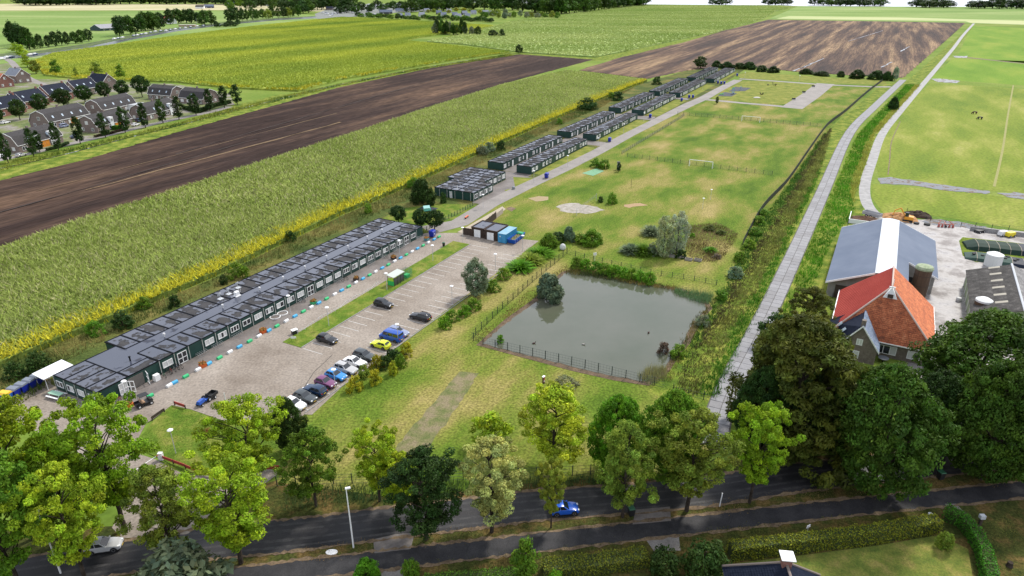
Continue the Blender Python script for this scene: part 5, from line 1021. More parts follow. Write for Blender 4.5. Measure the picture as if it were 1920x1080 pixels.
# volleyball posts etc.
t = ob('net_posts', None, None, (*at(1081, 405), .05), 0, label='grey volleyball posts with a sagging net over the sand patch', cat='net')
a = Vector((*at(1081, 405), 0)); b = Vector((*at(1118, 377), 0)) - a
ob('post', MB().bar((0, 0, 0), (0, 0, 2.6), .07).mesh('post', LGREY), t); ob('post', MB().bar(tuple(b), (b.x, b.y, 2.4), .07).mesh('post', LGREY), t); nb = MB()
for z in (1.5, 1.75, 2.0, 2.25): nb.bar((0, 0, z), (b.x, b.y, z), .02, n=3)
ob('net', nb.mesh('net', TRIM), t)
for (x, y), h, lab in (((1183, 353), 3.2, 'thin dark post standing alone on the dry field'), ((997, 0), 0, '')):
    if h: t = ob('post', MB().bar((0, 0, 0), (0, 0, h), .06).mesh('post', TRIM), None, (*at(x, y), 0), 0, label=lab, cat='post')
t = ob('sign', None, None, (*at(1115, 490), .05), R(10), label='white information sign on a grey post by the pond hedge', cat='sign'); ob('post', MB().bar((0, 0, 0), (0, 0, 2.0), .06).mesh('post', LGREY), t); ob('panel', MB().box(-.4, .4, -.03, .03, 1.5, 2.2).mesh('panel', WHT), t)
t = ob('covered_machine', None, None, (*at(1055, 468), .05), 0, label='white tarpaulin covered machine in front of the hedge by the pond', cat='machine'); ob('cover', MB().lathe([(.7, .1), (.8, .6), (.65, 1.2), (.3, 1.5), (.05, 1.55)], 10).mesh('cover', mat('white_tarp', (.62, .62, .6), rough=.7)), t, sc=(1, .75, 1)); ob('base', MB().box(-.5, .5, -.4, .4, 0, .25).mesh('base', TRIM), t)
t = ob('information_board', None, None, (*at(1019, 722), .05), R(60), label='dark post board with red and white print on the grass near the pond', cat='board'); ob('post', MB().box(-.25, .25, -.12, .12, 0, 1.6).mesh('post', DKB), t); ob('panel', MB().box(-.22, .22, -.15, -.12, .6, 1.5).mesh('panel', mat('red_print', ramp=[(.45, (.7, .68, .66)), (.5, (.4, .04, .03))], scale=3, rough=.5)), t); ob('cap', MB().box(-.3, .3, -.2, .2, 1.6, 1.68).mesh('cap', WHT), t)
# clutter of the pond: ducks, floats
for (x, y), lab in (((1001, 645), 'dark red bird swimming near the pond fence'), ((1216, 625), 'dark duck in the middle of the pond'), ((1094, 647), 'pale duck pair swimming on the pond')):
    t = ob('duck', None, None, (*at(x, y), .09), random.uniform(0, 6), label=lab, cat='duck'); bd = MB().lathe([(.02, 0), (.16, .04), (.2, .12), (.12, .2), (.02, .24)], 8)
    bd.v = [(x_ * 1.7, y_, z_) for x_, y_, z_ in bd.v]; bd.bar((.25, 0, .15), (.33, 0, .38), .06, n=6).bar((.33, 0, .38), (.42, 0, .37), .06, n=6, r2=.02).bar((-.3, 0, .14), (-.42, 0, .24), .06, n=6, r2=.01)
    ob('body', bd.mesh('body', mat('duck_' + lab[:4], (.05, .02, .015) if 'red' in lab else (.03, .03, .03) if 'dark duck' in lab else (.3, .28, .25), rough=.8)), t)
# bins and small camp bits
t = ob('litter_bin', None, None, (*at(963, 355), .05), 0, label='grey concrete litter bin at the path corner below the square cabin block', cat='bin'); ob('drum', MB().lathe([(.5, 0), (.55, .7), (.4, .9), (.1, 1.0)], 10).mesh('drum', mat('concrete_grey', (.22, .24, .24), rough=.8)), t)
t = ob('green_bin', None, None, (*at(996, 325), .05), CA, label='low green plastic sand bin at the corner of the first cabin row', cat='bin'); ob('body', MB().box(-.9, .9, -.5, .5, 0, .6, taper=.05).mesh('body', mat('green_plastic', (0, 0, 0))), t); ob('lid', MB().box(-.95, .95, -.55, .55, .6, .75, taper=.2).mesh('lid', mat('green_plastic', (0, 0, 0))), t)
t = ob('kiosk', None, None, (*at(1159, 318), .05), 0, label='grey stone pillar bin by the corner of the pitch fence', cat='pillar'); ob('pillar', MB().box(-.45, .45, -.45, .45, 0, 2.6, taper=.06).mesh('pillar', mat('concrete_grey', (0, 0, 0))), t); ob('cap', MB().box(-.55, .55, -.55, .55, 2.6, 2.8).mesh('cap', TRIM), t)
# raised garden beds
t = ob('raised_beds', None, None, (*at(1290, 488), .05), CA - R(90), label='row of weathered pale wooden planter beds below the white leaved tree', cat='planter')
for k in range(5):
    x = -7 + k * 2.1; y = [0, -.3, .2, -.5, .1][k]; ob('bed', MB().box(x, x + 1.7, y, y + .08, 0, .5).box(x, x + 1.7, y + .9, y + .98, 0, .5).box(x, x + .08, y + .08, y + .9, 0, .5).box(x + 1.62, x + 1.7, y + .08, y + .9, 0, .5).mesh('bed', mat('grey_timber', (.28, .26, .23), rough=.9)), t)
# ------------------------------------------------------------------ trees: trunk with limbs, crown of leaf clumps
def leaf_material(name, tr=.3):
    m = bpy.data.materials.new(name); m.use_nodes = True; t = m.node_tree; N = t.nodes; K = t.links.new; b = N['Principled BSDF']
    a = N.new('ShaderNodeAttribute'); a.attribute_name = 'tint'; oi = N.new('ShaderNodeObjectInfo')
    x = N.new('ShaderNodeMix'); x.data_type = 'RGBA'; x.blend_type = 'MULTIPLY'; x.inputs[0].default_value = 1; K(a.outputs['Color'], x.inputs[6]); K(oi.outputs['Color'], x.inputs[7])
    K(x.outputs[2], b.inputs['Base Color']); b.inputs['Roughness'].default_value = .6; b.inputs['Specular IOR Level'].default_value = .15
    s = N.new('ShaderNodeBsdfTranslucent'); K(x.outputs[2], s.inputs[0]); ms = N.new('ShaderNodeMixShader'); ms.inputs[0].default_value = tr
    K(b.outputs[0], ms.inputs[1]); K(s.outputs[0], ms.inputs[2]); K(ms.outputs[0], N['Material Output'].inputs[0]); return m
LEAFM = leaf_material('tree_leaf'); BARK = mat('bark', ramp=[(.3, (.028, .022, .017)), (.7, (.075, .06, .048))], scale=2, detail=6, rough=.95, spec=.1)
def leaves(C, Rr, per, size, rng, flat=.6, up=.6, tintv=.35, long=1.0, core=0.35):
    """C (n,3) cluster centres, Rr radii; returns V,F,T"""
    n = len(C); idx = np.repeat(np.arange(n), per); N = len(idx)
    d = rng.normal(size=(N, 3)); d /= np.linalg.norm(d, axis=1)[:, None]; r = rng.uniform(core, 1, N) ** .6
    p = C[idx] + d * (r * Rr[idx])[:, None] * np.array([1, 1, flat])
    nn = d * .8 + rng.normal(size=(N, 3)) * .6; nn[:, 2] += up; nn /= np.linalg.norm(nn, axis=1)[:, None]
    a = np.cross(nn, rng.normal(size=(N, 3))); a /= np.linalg.norm(a, axis=1)[:, None]; b = np.cross(nn, a)
    s = size * rng.uniform(.6, 1.3, N)[:, None]; a = a * s * long; b = b * s * .62
    V = np.stack([p - a, p - b * .9 + a * .05, p + a, p + b * .9 + a * .05], 1)
    ct = rng.uniform(1 - tintv, 1 + tintv, n)[idx]; lt = rng.uniform(.7, 1.3, N) * ct
    warm = rng.uniform(-.14, .10, n)[idx] + rng.uniform(-.08, .08, N)
    T = np.stack([lt * (1 + warm), lt, lt * (1 - warm * .8)], 1)
    return V.reshape(-1, 3), np.arange(N * 4).reshape(-1, 4), np.repeat(T, 4, axis=0)
def build_tree(seed, h, w, cb, shape, ncl, per, size, clr, trunk_r=.2, tintv=.35, flat=.7, limbs=22, up=.6, long=1.0, hollow=.45, droop=0):
    rng = np.random.default_rng(seed); C = []; tries = 0
    lob = [(rng.uniform(0, 6.28), rng.uniform(.75, 1.2), rng.uniform(.2, .9)) for _ in range(7)]
    while len(C) < ncl and tries < ncl * 60:
        tries += 1; t = rng.uniform(0, 1); a = rng.uniform(0, 2 * math.pi); rr = shape(t) * w / 2
        k = 1 + .22 * math.sin(a * 2 + seed) + .13 * math.sin(a * 5 + t * 7 + seed * 2) + .10 * math.sin(t * 11 + seed)
        r = rr * k * (rng.uniform(hollow, 1) ** .5)
        p = np.array([r * math.cos(a), r * math.sin(a), cb + (h - cb) * t - clr * .4])
        if C and min(np.linalg.norm(np.array(C) - p, axis=1)) < clr * .62: continue
        C.append(p)
    C = np.array(C); Rr = clr * rng.uniform(.7, 1.35, len(C))
    V, F, T = leaves(C, Rr, per, size, rng, flat=flat, up=up, tintv=tintv, long=long)
    S = np.array([w / 2 / np.percentile(np.hypot(V[:, 0], V[:, 1]), 97)] * 2 + [(h - cb * .6) / (np.percentile(V[:, 2], 99.7) - cb * .6)]); Z0 = cb * .6
    V = (V - [0, 0, Z0]) * S + [0, 0, Z0]; C = (C - [0, 0, Z0]) * S + [0, 0, Z0]
    crown = fastmesh('crown', V, F, LEAFM, T)
    mb = MB(); ax = [(rng.normal(0, .02 * h) * t, rng.normal(0, .02 * h) * t, h * .85 * t) for t in np.linspace(0, 1, 6)]; ax[0] = (0, 0, -.1)
    for i in range(5):
        r = lambda t: trunk_r * (1 - t) ** .8 + .03
        mb.bar(ax[i], ax[i + 1], r(i / 5), n=7, r2=r((i + 1) / 5))
    for p in C[rng.permutation(len(C))[:limbs]]:
        z = max(cb * .75, p[2] - (math.hypot(p[0], p[1]) * .8)); t = min(.95, z / (h * .85)); i = min(4, int(t * 5)); f = t * 5 - i
        q = [ax[i][k] + (ax[i + 1][k] - ax[i][k]) * f for k in range(3)]; mid = ((q[0] + p[0]) / 2, (q[1] + p[1]) / 2, (q[2] + p[2]) / 2 + .25)
        mb.bar(q, mid, trunk_r * .35, n=5, r2=trunk_r * .22).bar(mid, tuple(p), trunk_r * .22, n=4, r2=.02)
    return mb.mesh('trunk', BARK), crown, h, w
egg = lambda t: math.sin(math.pi * min(1, (t * .9 + .12))) ** .6
vase = lambda t: (min(1, .35 + t * 1.1)) * (1 if t < .7 else math.sqrt(max(0, 1 - ((t - .7) / .32) ** 2)))
globe = lambda t: math.sqrt(max(.02, 1 - (2 * t - 1) ** 2))
cone = lambda t: (1 - t) ** .75 * .95 + .05
col = lambda t: (.55 + .45 * math.sin(math.pi * t)) * (1 if t < .8 else .6)
dome = lambda t: math.sqrt(max(.02, 1 - t ** 2.2))
TP = {}
for k in range(4): TP['airy%d' % k] = build_tree(10 + k, 13, 9, 3.6, vase if k % 2 else egg, 160, 150, .145, .66, .22, .42, .6, 40, hollow=.1)
for k in range(3): TP['dense%d' % k] = build_tree(20 + k, 17, 15, 2.2, egg, 420, 105, .23, 1.0, .42, .42, .7, 25, hollow=.5)
TP['beech'] = build_tree(31, 17, 17, 1.5, dome, 430, 105, .22, 1.05, .5, .5, .42, 25, hollow=.45, up=.9, long=1.5)
for k in range(2): TP['round%d' % k] = build_tree(40 + k, 8, 6.5, 2.3, globe, 90, 42, .30, .9, .16, .25, .8, 10, hollow=.6)
for k in range(2): TP['column%d' % k] = build_tree(50 + k, 11, 3.9, 2.0, col, 60, 40, .30, .75, .14, .3, .9, 12, hollow=.4)
for k in range(3): TP['far%d' % k] = build_tree(60 + k, 12, 10, 2.5, egg, 60, 26, .62, 1.6, .3, .35, .75, 8, hollow=.5)
TP['willow'] = build_tree(71, 8.5, 5.4, 1.3, egg, 110, 60, .17, .75, .15, .3, .9, 12, hollow=.5, long=1.8)
TP['poplar'] = build_tree(72, 10.5, 5.2, .6, lambda t: (.8 + .2 * math.sin(math.pi * t)) * (1 if t < .75 else math.sqrt(max(.02, 1 - ((t - .75) / .27) ** 2))), 150, 60, .17, .65, .18, .4, 1.0, 12, hollow=.6)
for k in range(4): TP['bush%d' % k] = build_tree(80 + k, 2.6, 3.2, .15, dome, 34, 42, .17, .5, .05, .3, .8, 6, hollow=.35)
TP['bigbush'] = build_tree(85, 4.6, 5.2, .2, dome, 90, 60, .19, .62, .1, .3, .85, 8, hollow=.45, long=1.5)
TP['ball'] = build_tree(86, 1.9, 2.0, .1, globe, 60, 45, .10, .32, .05, .12, .9, 3, hollow=.8)
TP['sapling'] = build_tree(87, 6.5, 3.0, 1.6, cone, 34, 34, .22, .6, .08, .3, .7, 9, hollow=.2)
def spiky(seed, h, w, n=300):
    rng = np.random.default_rng(seed); a = rng.uniform(0, 6.28, n); e = rng.uniform(.1, 1.35, n); r0 = rng.uniform(0, w * .16, n); ln = h * rng.uniform(.7, 1.1, n)
    d = np.stack([np.cos(a) * np.cos(e), np.sin(a) * np.cos(e), np.sin(e)], 1); s = np.stack([-np.sin(a), np.cos(a), np.zeros(n)], 1) * .055
    p0 = np.stack([np.cos(a) * r0, np.sin(a) * r0, np.full(n, .05)], 1); p1 = p0 + d * (ln * .6)[:, None] * np.array([w / h * .8, w / h * .8, 1]); p2 = p1 + (d * np.array([1.2, 1.2, .25])) * (ln * .38)[:, None]
    V = np.stack([p0 - s, p0 + s, p1 + s * 1.5, p1 - s * 1.5, p2, p2], 1).reshape(-1, 3)
    F = np.concatenate([np.arange(n)[:, None] * 6 + np.array([0, 1, 2, 3]), np.arange(n)[:, None] * 6 + np.array([3, 2, 4, 5])])
    g = rng.uniform(.65, 1.35, n); T = np.repeat(np.stack([g, g, g], 1), 6, axis=0); return fastmesh('foliage', V, F, LEAFM, T)
for k in range(2): TP['spiky%d' % k] = (None, spiky(90 + k, 2.5, 3.2, 520), 2.5, 3.4)
LEAFC = {'yg': (.25, .35, .014), 'lime': (.31, .43, .022), 'pale': (.32, .36, .10), 'mid': (.115, .22, .015), 'dark': (.034, .072, .012), 'oak': (.055, .115, .012), 'beech': (.070, .088, .011), 'olive': (.21, .27, .03), 'silver': (.26, .31, .18), 'greysilver': (.17, .22, .12), 'gold': (.30, .30, .015), 'fresh': (.11, .26, .012), 'red': (.07, .02, .02)}
_n = [0]
def tree(kind, b, top, w, c, label, cat='tree', name='tree', group=None, h=None, tw=None, z=0, xy=None):
    """b ground pixel, top pixel row, w crown width in pixels"""
    p = xy or at(*b); hh = h or height(b[0], b[1], top); ww = tw or wpx(b[0], b[1], w)
    tm, cm, H0, W0 = TP[kind]; _n[0] += 1
    t = ob(name, None, None, (*p, z), (_n[0] * 2.39) % 6.28, label=label, cat=cat, group=group, sc=(ww / W0, ww / W0, hh / H0))
    if tm: ob('trunk', tm, t)
    o = ob('crown' if tm else 'foliage', cm, t); cc = LEAFC[c] if isinstance(c, str) else c
    q = random.uniform(.82, 1.18); o.color = (cc[0] * q * random.uniform(.86, 1.14), cc[1] * q, cc[2] * q, 1)
    return t
# --- big trees along the bottom
tree('airy0', (62, 1010), 745, 190, 'yg', 'yellow green tree at the left edge behind the blue container row')
tree('airy1', (233, 993), 752, 165, 'yg', 'yellow green tree with a bare dark trunk left of the entrance paving')
tree('airy2', (140, 1012), 815, 130, 'yg', 'yellow green tree between the edge tree and the entrance tree')
tree('airy3', (160, 1088), 880, 140, 'lime', 'low bright tree in front of the silver car on the road')
tree('airy0', (40, 1110), 860, 190, 'mid', 'green tree in the bottom left corner')
tree('airy2', (325, 1045), 880, 125, 'olive', 'olive green roadside tree covering the entrance paving')
tree('airy1', (452, 1056), 868, 170, 'yg', 'yellow green roadside tree between the entrance and the tall lamp')
tree('airy3', (478, 925), 752, 145, 'yg', 'yellow green tree rising over the right side of the lawn')
tree('dense1', (550, 852), 748, 72, 'dark', 'small dark green tree hiding the white car at the end of the row')
tree('airy0', (593, 950), 806, 108, 'mid', 'mid green tree by the fence right of the dark tree')
tree('far1', (350, 1132), 1030, 160, 'greysilver', 'grey green willow crown rising from the bottom edge')
tree('airy1', (712, 940), 806, 100, 'yg', 'slender yellow green tree left of the large dark roadside tree')
tree('airy2', (800, 1012), 845, 145, 'dark', 'dark green roadside tree left of the pale flowering one')
tree('airy3', (750, 960), 852, 90, 'yg', 'small light green tree directly behind the dark roadside tree')
tree('airy3', (922, 998), 832, 140, 'pale', 'pale flowering roadside tree in front of the field')
tree('far0', (920, 842), 775, 78, 'lime', 'short bright green tree behind the pale flowering one')
tree('airy0', (1037, 880), 722, 148, 'lime', 'bright lime tree with a forked dark trunk beyond the road')
tree('airy1', (1033, 990), 862, 58, 'olive', 'thin olive tree beside the blue car on the road')
tree('dense2', (1152, 880), 745, 110, 'fresh', 'fresh green tree behind the roadside trees, nearest the pond')
tree('airy2', (1167, 970), 796, 115, 'olive', 'olive roadside tree between the blue car and the driveway')
tree('dense0', (1250, 905), 735, 118, 'mid', 'mid green tree at the end of the pond verge')
tree('airy3', (1287, 958), 776, 150, 'olive', 'broad olive roadside tree over the dark road')
tree('airy1', (1405, 943), 762, 112, 'yg', 'rightmost light green roadside tree')
tree('beech', (1478, 838), 600, 250, 'beech', 'huge dark coppery beech beside the concrete road')
tree('dense1', (1422, 850), 690, 110, 'dark', 'dark tree filling the gap below the beech')
tree('dense2', (1545, 830), 700, 150, 'dark', 'dark tree in shade behind the tall lime')
tree('dense0', (1632, 922), 692, 196, 'oak', 'tall dense green lime tree leaning over the road')
tree('dense1', (1815, 782), 588, 245, 'oak', 'broad dark green oak in front of the farmhouse')
tree('dense2', (1838, 898), 684, 180, 'oak', 'dense green tree on the right, over the cycle path')
tree('dense0', (1965, 860), 640, 200, 'oak', 'dense green tree at the right edge')
tree('dense2', (1730, 850), 700, 130, 'dark', 'dark tree between the two large roadside trees')
tree('airy2', (1508, 640), 540, 84, 'beech', 'brown green tree left of the red farmhouse roof')
tree('far0', (1448, 648), 588, 60, 'dark', 'small dark tree between the road and the beech')
# --- camp trees and bushes
tree('willow', (893, 556), 484, 48, 'greysilver', 'round silver green willow beside the parking bays')
tree('poplar', (1243, 480), 405, 42, (.42, .44, .22), 'white leaved poplar, left half of the pair in the garden')
tree('poplar', (1268, 476), 398, 42, (.34, .40, .26), 'silver grey poplar, right half of the pair in the garden')
tree('bigbush', (793, 382), 336, 46, 'dark', 'dark round tree behind the small playground')
tree('round1', (748, 418), 386, 38, 'dark', 'dark round tree nearest the long building roof')
tree('round0', (788, 428), 392, 34, 'dark', 'dark tree left of the pair before the small playground')
tree('round1', (815, 432), 394, 38, 'dark', 'dark tree right of the pair before the small playground')
tree('bush1', (831, 380), 360, 16, 'dark', 'small dark cone bush at the square cabin block wall')
tree('bigbush', (1030, 560), 514, 56, 'greysilver', 'big grey green willow bush leaning over the pond corner', 'bush', 'bush')
bl = [((925, 545), 26, 'mid', 'bush1', 'near the willow on its right'), ((945, 522), 26, 'mid', 'bush0', 'second right of the willow'), ((975, 505), 34, 'fresh', 'spiky0', 'spiky, at the end of the parking bays'), ((995, 492), 32, 'olive', 'spiky1', 'pale spiky, at the far corner of the bays'), ((1012, 480), 34, 'fresh', 'spiky0', 'spiky, behind the skip lawn'), ((1028, 465), 30, 'mid', 'bigbush', 'before the white covered machine'), ((1045, 452), 30, 'dark', 'bush2', 'left behind the covered machine'), ((1067, 452), 20, 'greysilver', 'bigbush', 'tall grey, in the middle of the hedge line'), ((1090, 455), 30, 'mid', 'bush3', 'right behind the covered machine'), ((1110, 458), 36, 'mid', 'bigbush', 'at the right end of the hedge line'),
      ((888, 580), 26, 'mid', 'bush0', 'just below the willow'), ((872, 592), 22, 'fresh', 'bush3', 'left below the willow'), ((848, 602), 22, 'mid', 'bush2', 'in the group right of the lone black estate, top'), ((836, 615), 22, 'fresh', 'bush1', 'in the group right of the lone black estate, bottom'),
      ((762, 665), 26, 'gold', 'bush2', 'yellow, nearest the blue van'), ((742, 680), 26, 'dark', 'bush0', 'dark, second behind the yellow car'), ((752, 688), 20, 'mid', 'bush1', 'middle of the group behind the yellow car'), ((732, 668), 12, 'dark', 'ball', 'small dark ball behind the yellow car'), ((737, 702), 18, 'gold', 'bush3', 'golden, on the field side of the group'), ((722, 690), 22, 'dark', 'bush2', 'dark, in the middle of the group'), ((706, 690), 24, 'gold', 'bush1', 'golden, behind the dark grey blue car'), ((704, 718), 22, 'gold', 'bush0', 'golden, lowest on the field side'), ((683, 706), 22, 'olive', 'bush3', 'olive, behind the silver parked car'), ((667, 730), 32, 'gold', 'bush2', 'golden, at the near end of the group')]
for p, w, c, k, d in bl:
    hh = {'spiky': 2.9, 'bigbu': 4.0, 'ball': 1.5}.get(k[:5], 2.6); tree(k, p, 0, w * 1.22, c, 'bush ' + d, 'bush', 'bush', 'bushes along the car park', h=hh)
for (x, y), w, c, k, h, d in [((1148, 381), 24, 'mid', 'bush1', 3.4, 'dark green bush on the dry field by the sand patch'), ((1126, 379), 13, 'dark', 'bush0', 1.8, 'small dark bush left of the larger one by the sand patch'), ((1118, 313), 26, 'mid', 'bush2', 3.2, 'green bush left of the pair beside the camp road'), ((1134, 315), 26, 'mid', 'bush3', 3.4, 'green bush right of the pair beside the camp road'), ((1160, 322), 10, 'dark', 'column0', 3.2, 'narrow dark bush by the stone pillar'), ((1182, 474), 30, 'greysilver', 'spiky1', 3, 'grey green spiky bush, leftmost in the garden'), ((1205, 476), 34, 'mid', 'spiky0', 3.2, 'green spiky bush left of the poplars'), ((1222, 478), 26, 'greysilver', 'bush3', 3.2, 'grey green bush at the foot of the poplars'), ((1220, 440), 30, 'greysilver', 'spiky1', 3.4, 'grey green spiky bush behind the poplars'), ((1276, 484), 24, 'dark', 'bush1', 2.2, 'dark bush under the right poplar'), ((1332, 472), 20, 'fresh', 'spiky0', 1.6, 'bright green clump in the wild garden'), ((1298, 445), 12, 'fresh', 'bush0', 1.2, 'small lime bush in the wild garden'), ((1330, 432), 30, 'beech', 'bush2', 1.4, 'dark brown shrub at the back of the wild garden'), ((1352, 440), 20, 'beech', 'bush3', 1.3, 'brown shrub right at the back of the wild garden'), ((1342, 485), 18, (.2, .14, .1), 'bush1', 1.3, 'dry pinkish shrub at the near corner of the wild garden'),
                   ((1065, 720), 52, (.2, .21, .09), 'bush2', 1.0, 'low pale weedy bush on the grass near the information board'), ((1272, 668), 36, 'mid', 'bush3', 2.6, 'green bush at the right side of the pond'), ((1243, 662), 26, (.12, .09, .06), 'bush1', 2.2, 'bare brownish bush standing in the pond edge'), ((938, 642), 16, 'fresh', 'bush0', 1.6, 'small green bush in the near left corner of the pond'), ((1680, 580 + 0), 1, 'mid', 'bush0', .1, '')]:
    if d: tree(k, (x, y), 0, w, c, d, 'bush', 'bush', h=h)
for i, (x, y, w, h) in enumerate([(1378, 520, 34, 2.6), (1388, 490, 30, 2.4), (1402, 466, 30, 2.6), (1414, 440, 26, 2.2), (1422, 420, 26, 2.4), (1350, 560, 30, 2.0), (1318, 610, 34, 2.2), (1432, 404, 22, 2.0)]):
    tree('bush%d' % (i % 4), (x, y), 0, w, 'greysilver' if i in (0, 6) else 'mid', 'bush on the ditch bank by the black screen fence, ' + ['low, grey green', 'second of the lower ones', 'third up the bank', 'fourth up the bank', 'near the fence end', 'above the pond reeds', 'grey, right of the pond', 'highest up the bank'][i], 'bush', 'bush', 'bushes by the screen fence', h=h)
# hedge along the back of the pond, bushes along the maize edge
for i in range(9): tree('bush%d' % (i % 4), (1082 + i * 17, 503 + i * 3.6), 0, 30, 'fresh' if i % 3 else 'mid', 'bush of the thick green hedge behind the pond, %s' % ('left end', 'second from the left', 'third from the left', 'fourth from the left', 'middle', 'fourth from the right', 'third from the right', 'second from the right', 'right end')[i], 'bush', 'bush', 'hedge bushes behind the pond', h=2.8)
dd = ['lowest, near the canopy', 'left of the canopy', 'beside the near cabin corner', 'at the first back cabins', 'small, at the third back cabin', 'dark, before the dishes', 'below the satellite dishes', 'beyond the satellite dishes', 'near the middle of the long roof', 'at the far end of the long roof', 'before the square block', 'grey green, at the square block', 'grey green, beside the first rear row', 'dark, beside the first rear row', 'round, between the first two rear rows', 'dark, at the second rear row', 'bigger dark, at the third rear row', 'smaller, at the third rear row', 'small, at the maize tip']
for i, (x, y, w, c) in enumerate([(30, 708, 40, 'dark'), (75, 690, 46, 'dark'), (180, 628, 36, 'mid'), (232, 614, 44, 'dark'), (272, 578, 26, 'mid'), (328, 575, 26, 'dark'), (448, 520, 40, 'mid'), (420, 532, 18, 'dark'), (545, 452, 24, 'dark'), (690, 398, 20, 'mid'), (776, 352, 26, 'mid'), (905, 290, 26, 'greysilver'), (918, 284, 24, 'greysilver'), (940, 280, 22, 'dark'), (1048, 233, 14, 'mid'), (1100, 205, 36, 'dark'), (1158, 188, 24, 'dark'), (1145, 183, 14, 'mid'), (1232, 158, 22, 'dark')]):
    tree('bush%d' % (i % 4), (x, y), 0, w, c, 'bush on the ditch bank behind the cabins, ' + dd[i], 'bush', 'bush', 'bushes on the ditch bank', h=1.2 + wpx(x, y, w) * .5)
dh = ['tall dark with a pale tip, at the corner of the farthest cabins', 'rounded, right beside the tall one', 'at the left end of the hedge', 'second of the hedge', 'third of the hedge', 'fourth of the hedge', 'fifth, right end of the long hedge', 'small, after the first gap', 'low, before the ploughed corner', 'small round, after the second gap', 'broad, left of the last three', 'middle of the last three', 'dark, before the silver bush', 'silver, at the far corner by the concrete road']
for i, (x, y, w, h, c) in enumerate([(1313, 128, 30, 9, 'dark'), (1343, 126, 22, 5, 'dark'), (1362, 128, 26, 5, 'dark'), (1385, 129, 26, 4.5, 'dark'), (1405, 130, 26, 5.5, 'dark'), (1428, 134, 26, 4.5, 'dark'), (1450, 136, 24, 4.5, 'dark'), (1511, 139, 24, 4, 'dark'), (1540, 142, 30, 3.2, 'dark'), (1576, 144, 18, 4, 'dark'), (1606, 147, 30, 6, 'dark'), (1643, 149, 30, 6, 'dark'), (1663, 151, 20, 6, 'dark'), (1677, 151, 14, 9, 'silver')]):
    tree('far%d' % (i % 3) if h > 6 else 'bigbush', (x, y), 0, w, c, 'far camp bush, ' + dh[i], 'bush', 'bush', 'bushes along the far camp edge', h=h)
tree('bigbush', (1674, 205), 0, 22, 'dark', 'dark lone bush between the concrete road and the farm track', 'bush', 'bush', h=6.5)
tree('column0', (1344, 195), 0, 7, 'dark', 'tiny dark conifer beside the playground path', 'tree', 'conifer', h=4)
# --- housing estate trees
er = ['at the left picture edge', 'before the first dark roof', 'before the second dark roof', 'before the third dark roof', 'before the fourth dark roof', 'before the fifth roof gable', 'left of the lone round tree', 'lone, at the field edge']
for i, (x, y, top, w) in enumerate([(0, 232, 200, 22), (38, 225, 186, 32), (78, 212, 176, 34), (121, 203, 166, 33), (160, 193, 160, 32), (197, 186, 153, 32), (232, 182, 150, 29), (267, 182, 141, 31)]):
    tree('round%d' % (i % 2), (x, y), top, w, 'dark', 'globe shaped street tree ' + er[i], group='globe trees in the housing estate')
ec = ['leftmost', 'second from the left', 'third from the left', 'fourth from the left', 'fifth from the left', 'sixth from the left', 'seventh', 'eighth', 'ninth', 'tenth', 'eleventh', 'twelfth', 'second from the right', 'rightmost, alone on the grass']
for i, (x, y, top) in enumerate([(16, 306, 250), (64, 294, 240), (75, 285, 245), (110, 282, 228), (151, 270, 218), (198, 258, 212), (235, 249, 200), (273, 240, 192), (306, 231, 186), (336, 224, 180), (368, 216, 175), (394, 208, 166), (421, 202, 161), (445, 196, 158)]):
    tree('column%d' % (i % 2), (x, y), top, 20, 'dark', 'upright narrow street tree beside the ploughed field, %s' % ec[i], group='columnar street trees')
for (x, y, top, w, c), d in zip([(32, 98, 80, 22, 'lime'), (42, 107, 84, 22, 'lime'), (52, 126, 100, 22, 'lime'), (68, 138, 112, 24, 'olive'), (106, 140, 110, 20, 'mid'), (183, 140, 115, 22, 'olive'), (227, 147, 119, 22, 'mid'), (144, 145, 125, 12, 'olive')], ['top one of the bright row by the canal', 'second of the bright row by the canal', 'lowest of the bright row by the canal', 'olive, at the field corner', 'alone at the left field edge', 'thin olive, behind the end house', 'light green, right of the end house', 'tiny, on the field edge']):
    tree('sapling' if w < 24 else 'far0', (x, y), top, w, c, 'young tree ' + d, group='young trees at the field edge')
# --- far trees (canal, village, shelter belt)
ORD = ['first', 'second', 'third', 'fourth', 'fifth', 'sixth', 'seventh', 'eighth', 'ninth', 'tenth', 'eleventh', 'twelfth', 'thirteenth', 'fourteenth']
def line_trees(pts, n, h0, h1, wpxs, c, base, group, kinds=('far0', 'far1', 'far2'), jx=3, jy=1):
    for i in range(n):
        t = i / max(1, n - 1); k = t * (len(pts) - 1); a = min(int(k), len(pts) - 2); f = k - a
        x = pts[a][0] + (pts[a + 1][0] - pts[a][0]) * f + random.uniform(-jx, jx); y = pts[a][1] + (pts[a + 1][1] - pts[a][1]) * f + random.uniform(-jy, jy)
        tree(random.choice(kinds), (x, y), 0, wpxs * random.uniform(.8, 1.25), random.choice(c), base + (' at its left end', ' in its left half', ' in its right half', ' at its right end')[min(3, i * 4 // n)] if n > 14 else base + ', %s from the left' % ORD[i], group=group, h=random.uniform(h0, h1) * 1.3)
line_trees([(24, 86), (60, 94)], 6, 15, 19, 26, ['dark', 'dark', 'oak'], 'tall dark tree in the clump left of the canal farm', 'clump of tall trees by the canal', jx=6, jy=3)
line_trees([(66, 92), (165, 78)], 9, 9, 12, 16, ['dark', 'oak'], 'roadside tree between the left clump and the dark roofed barn', 'trees along the canal road', jx=2)
line_trees([(222, 66), (302, 55)], 9, 14, 19, 24, ['dark', 'oak'], 'tall dark tree around the far farmhouse with the red roof', 'trees round the far farm', jx=4, jy=2)
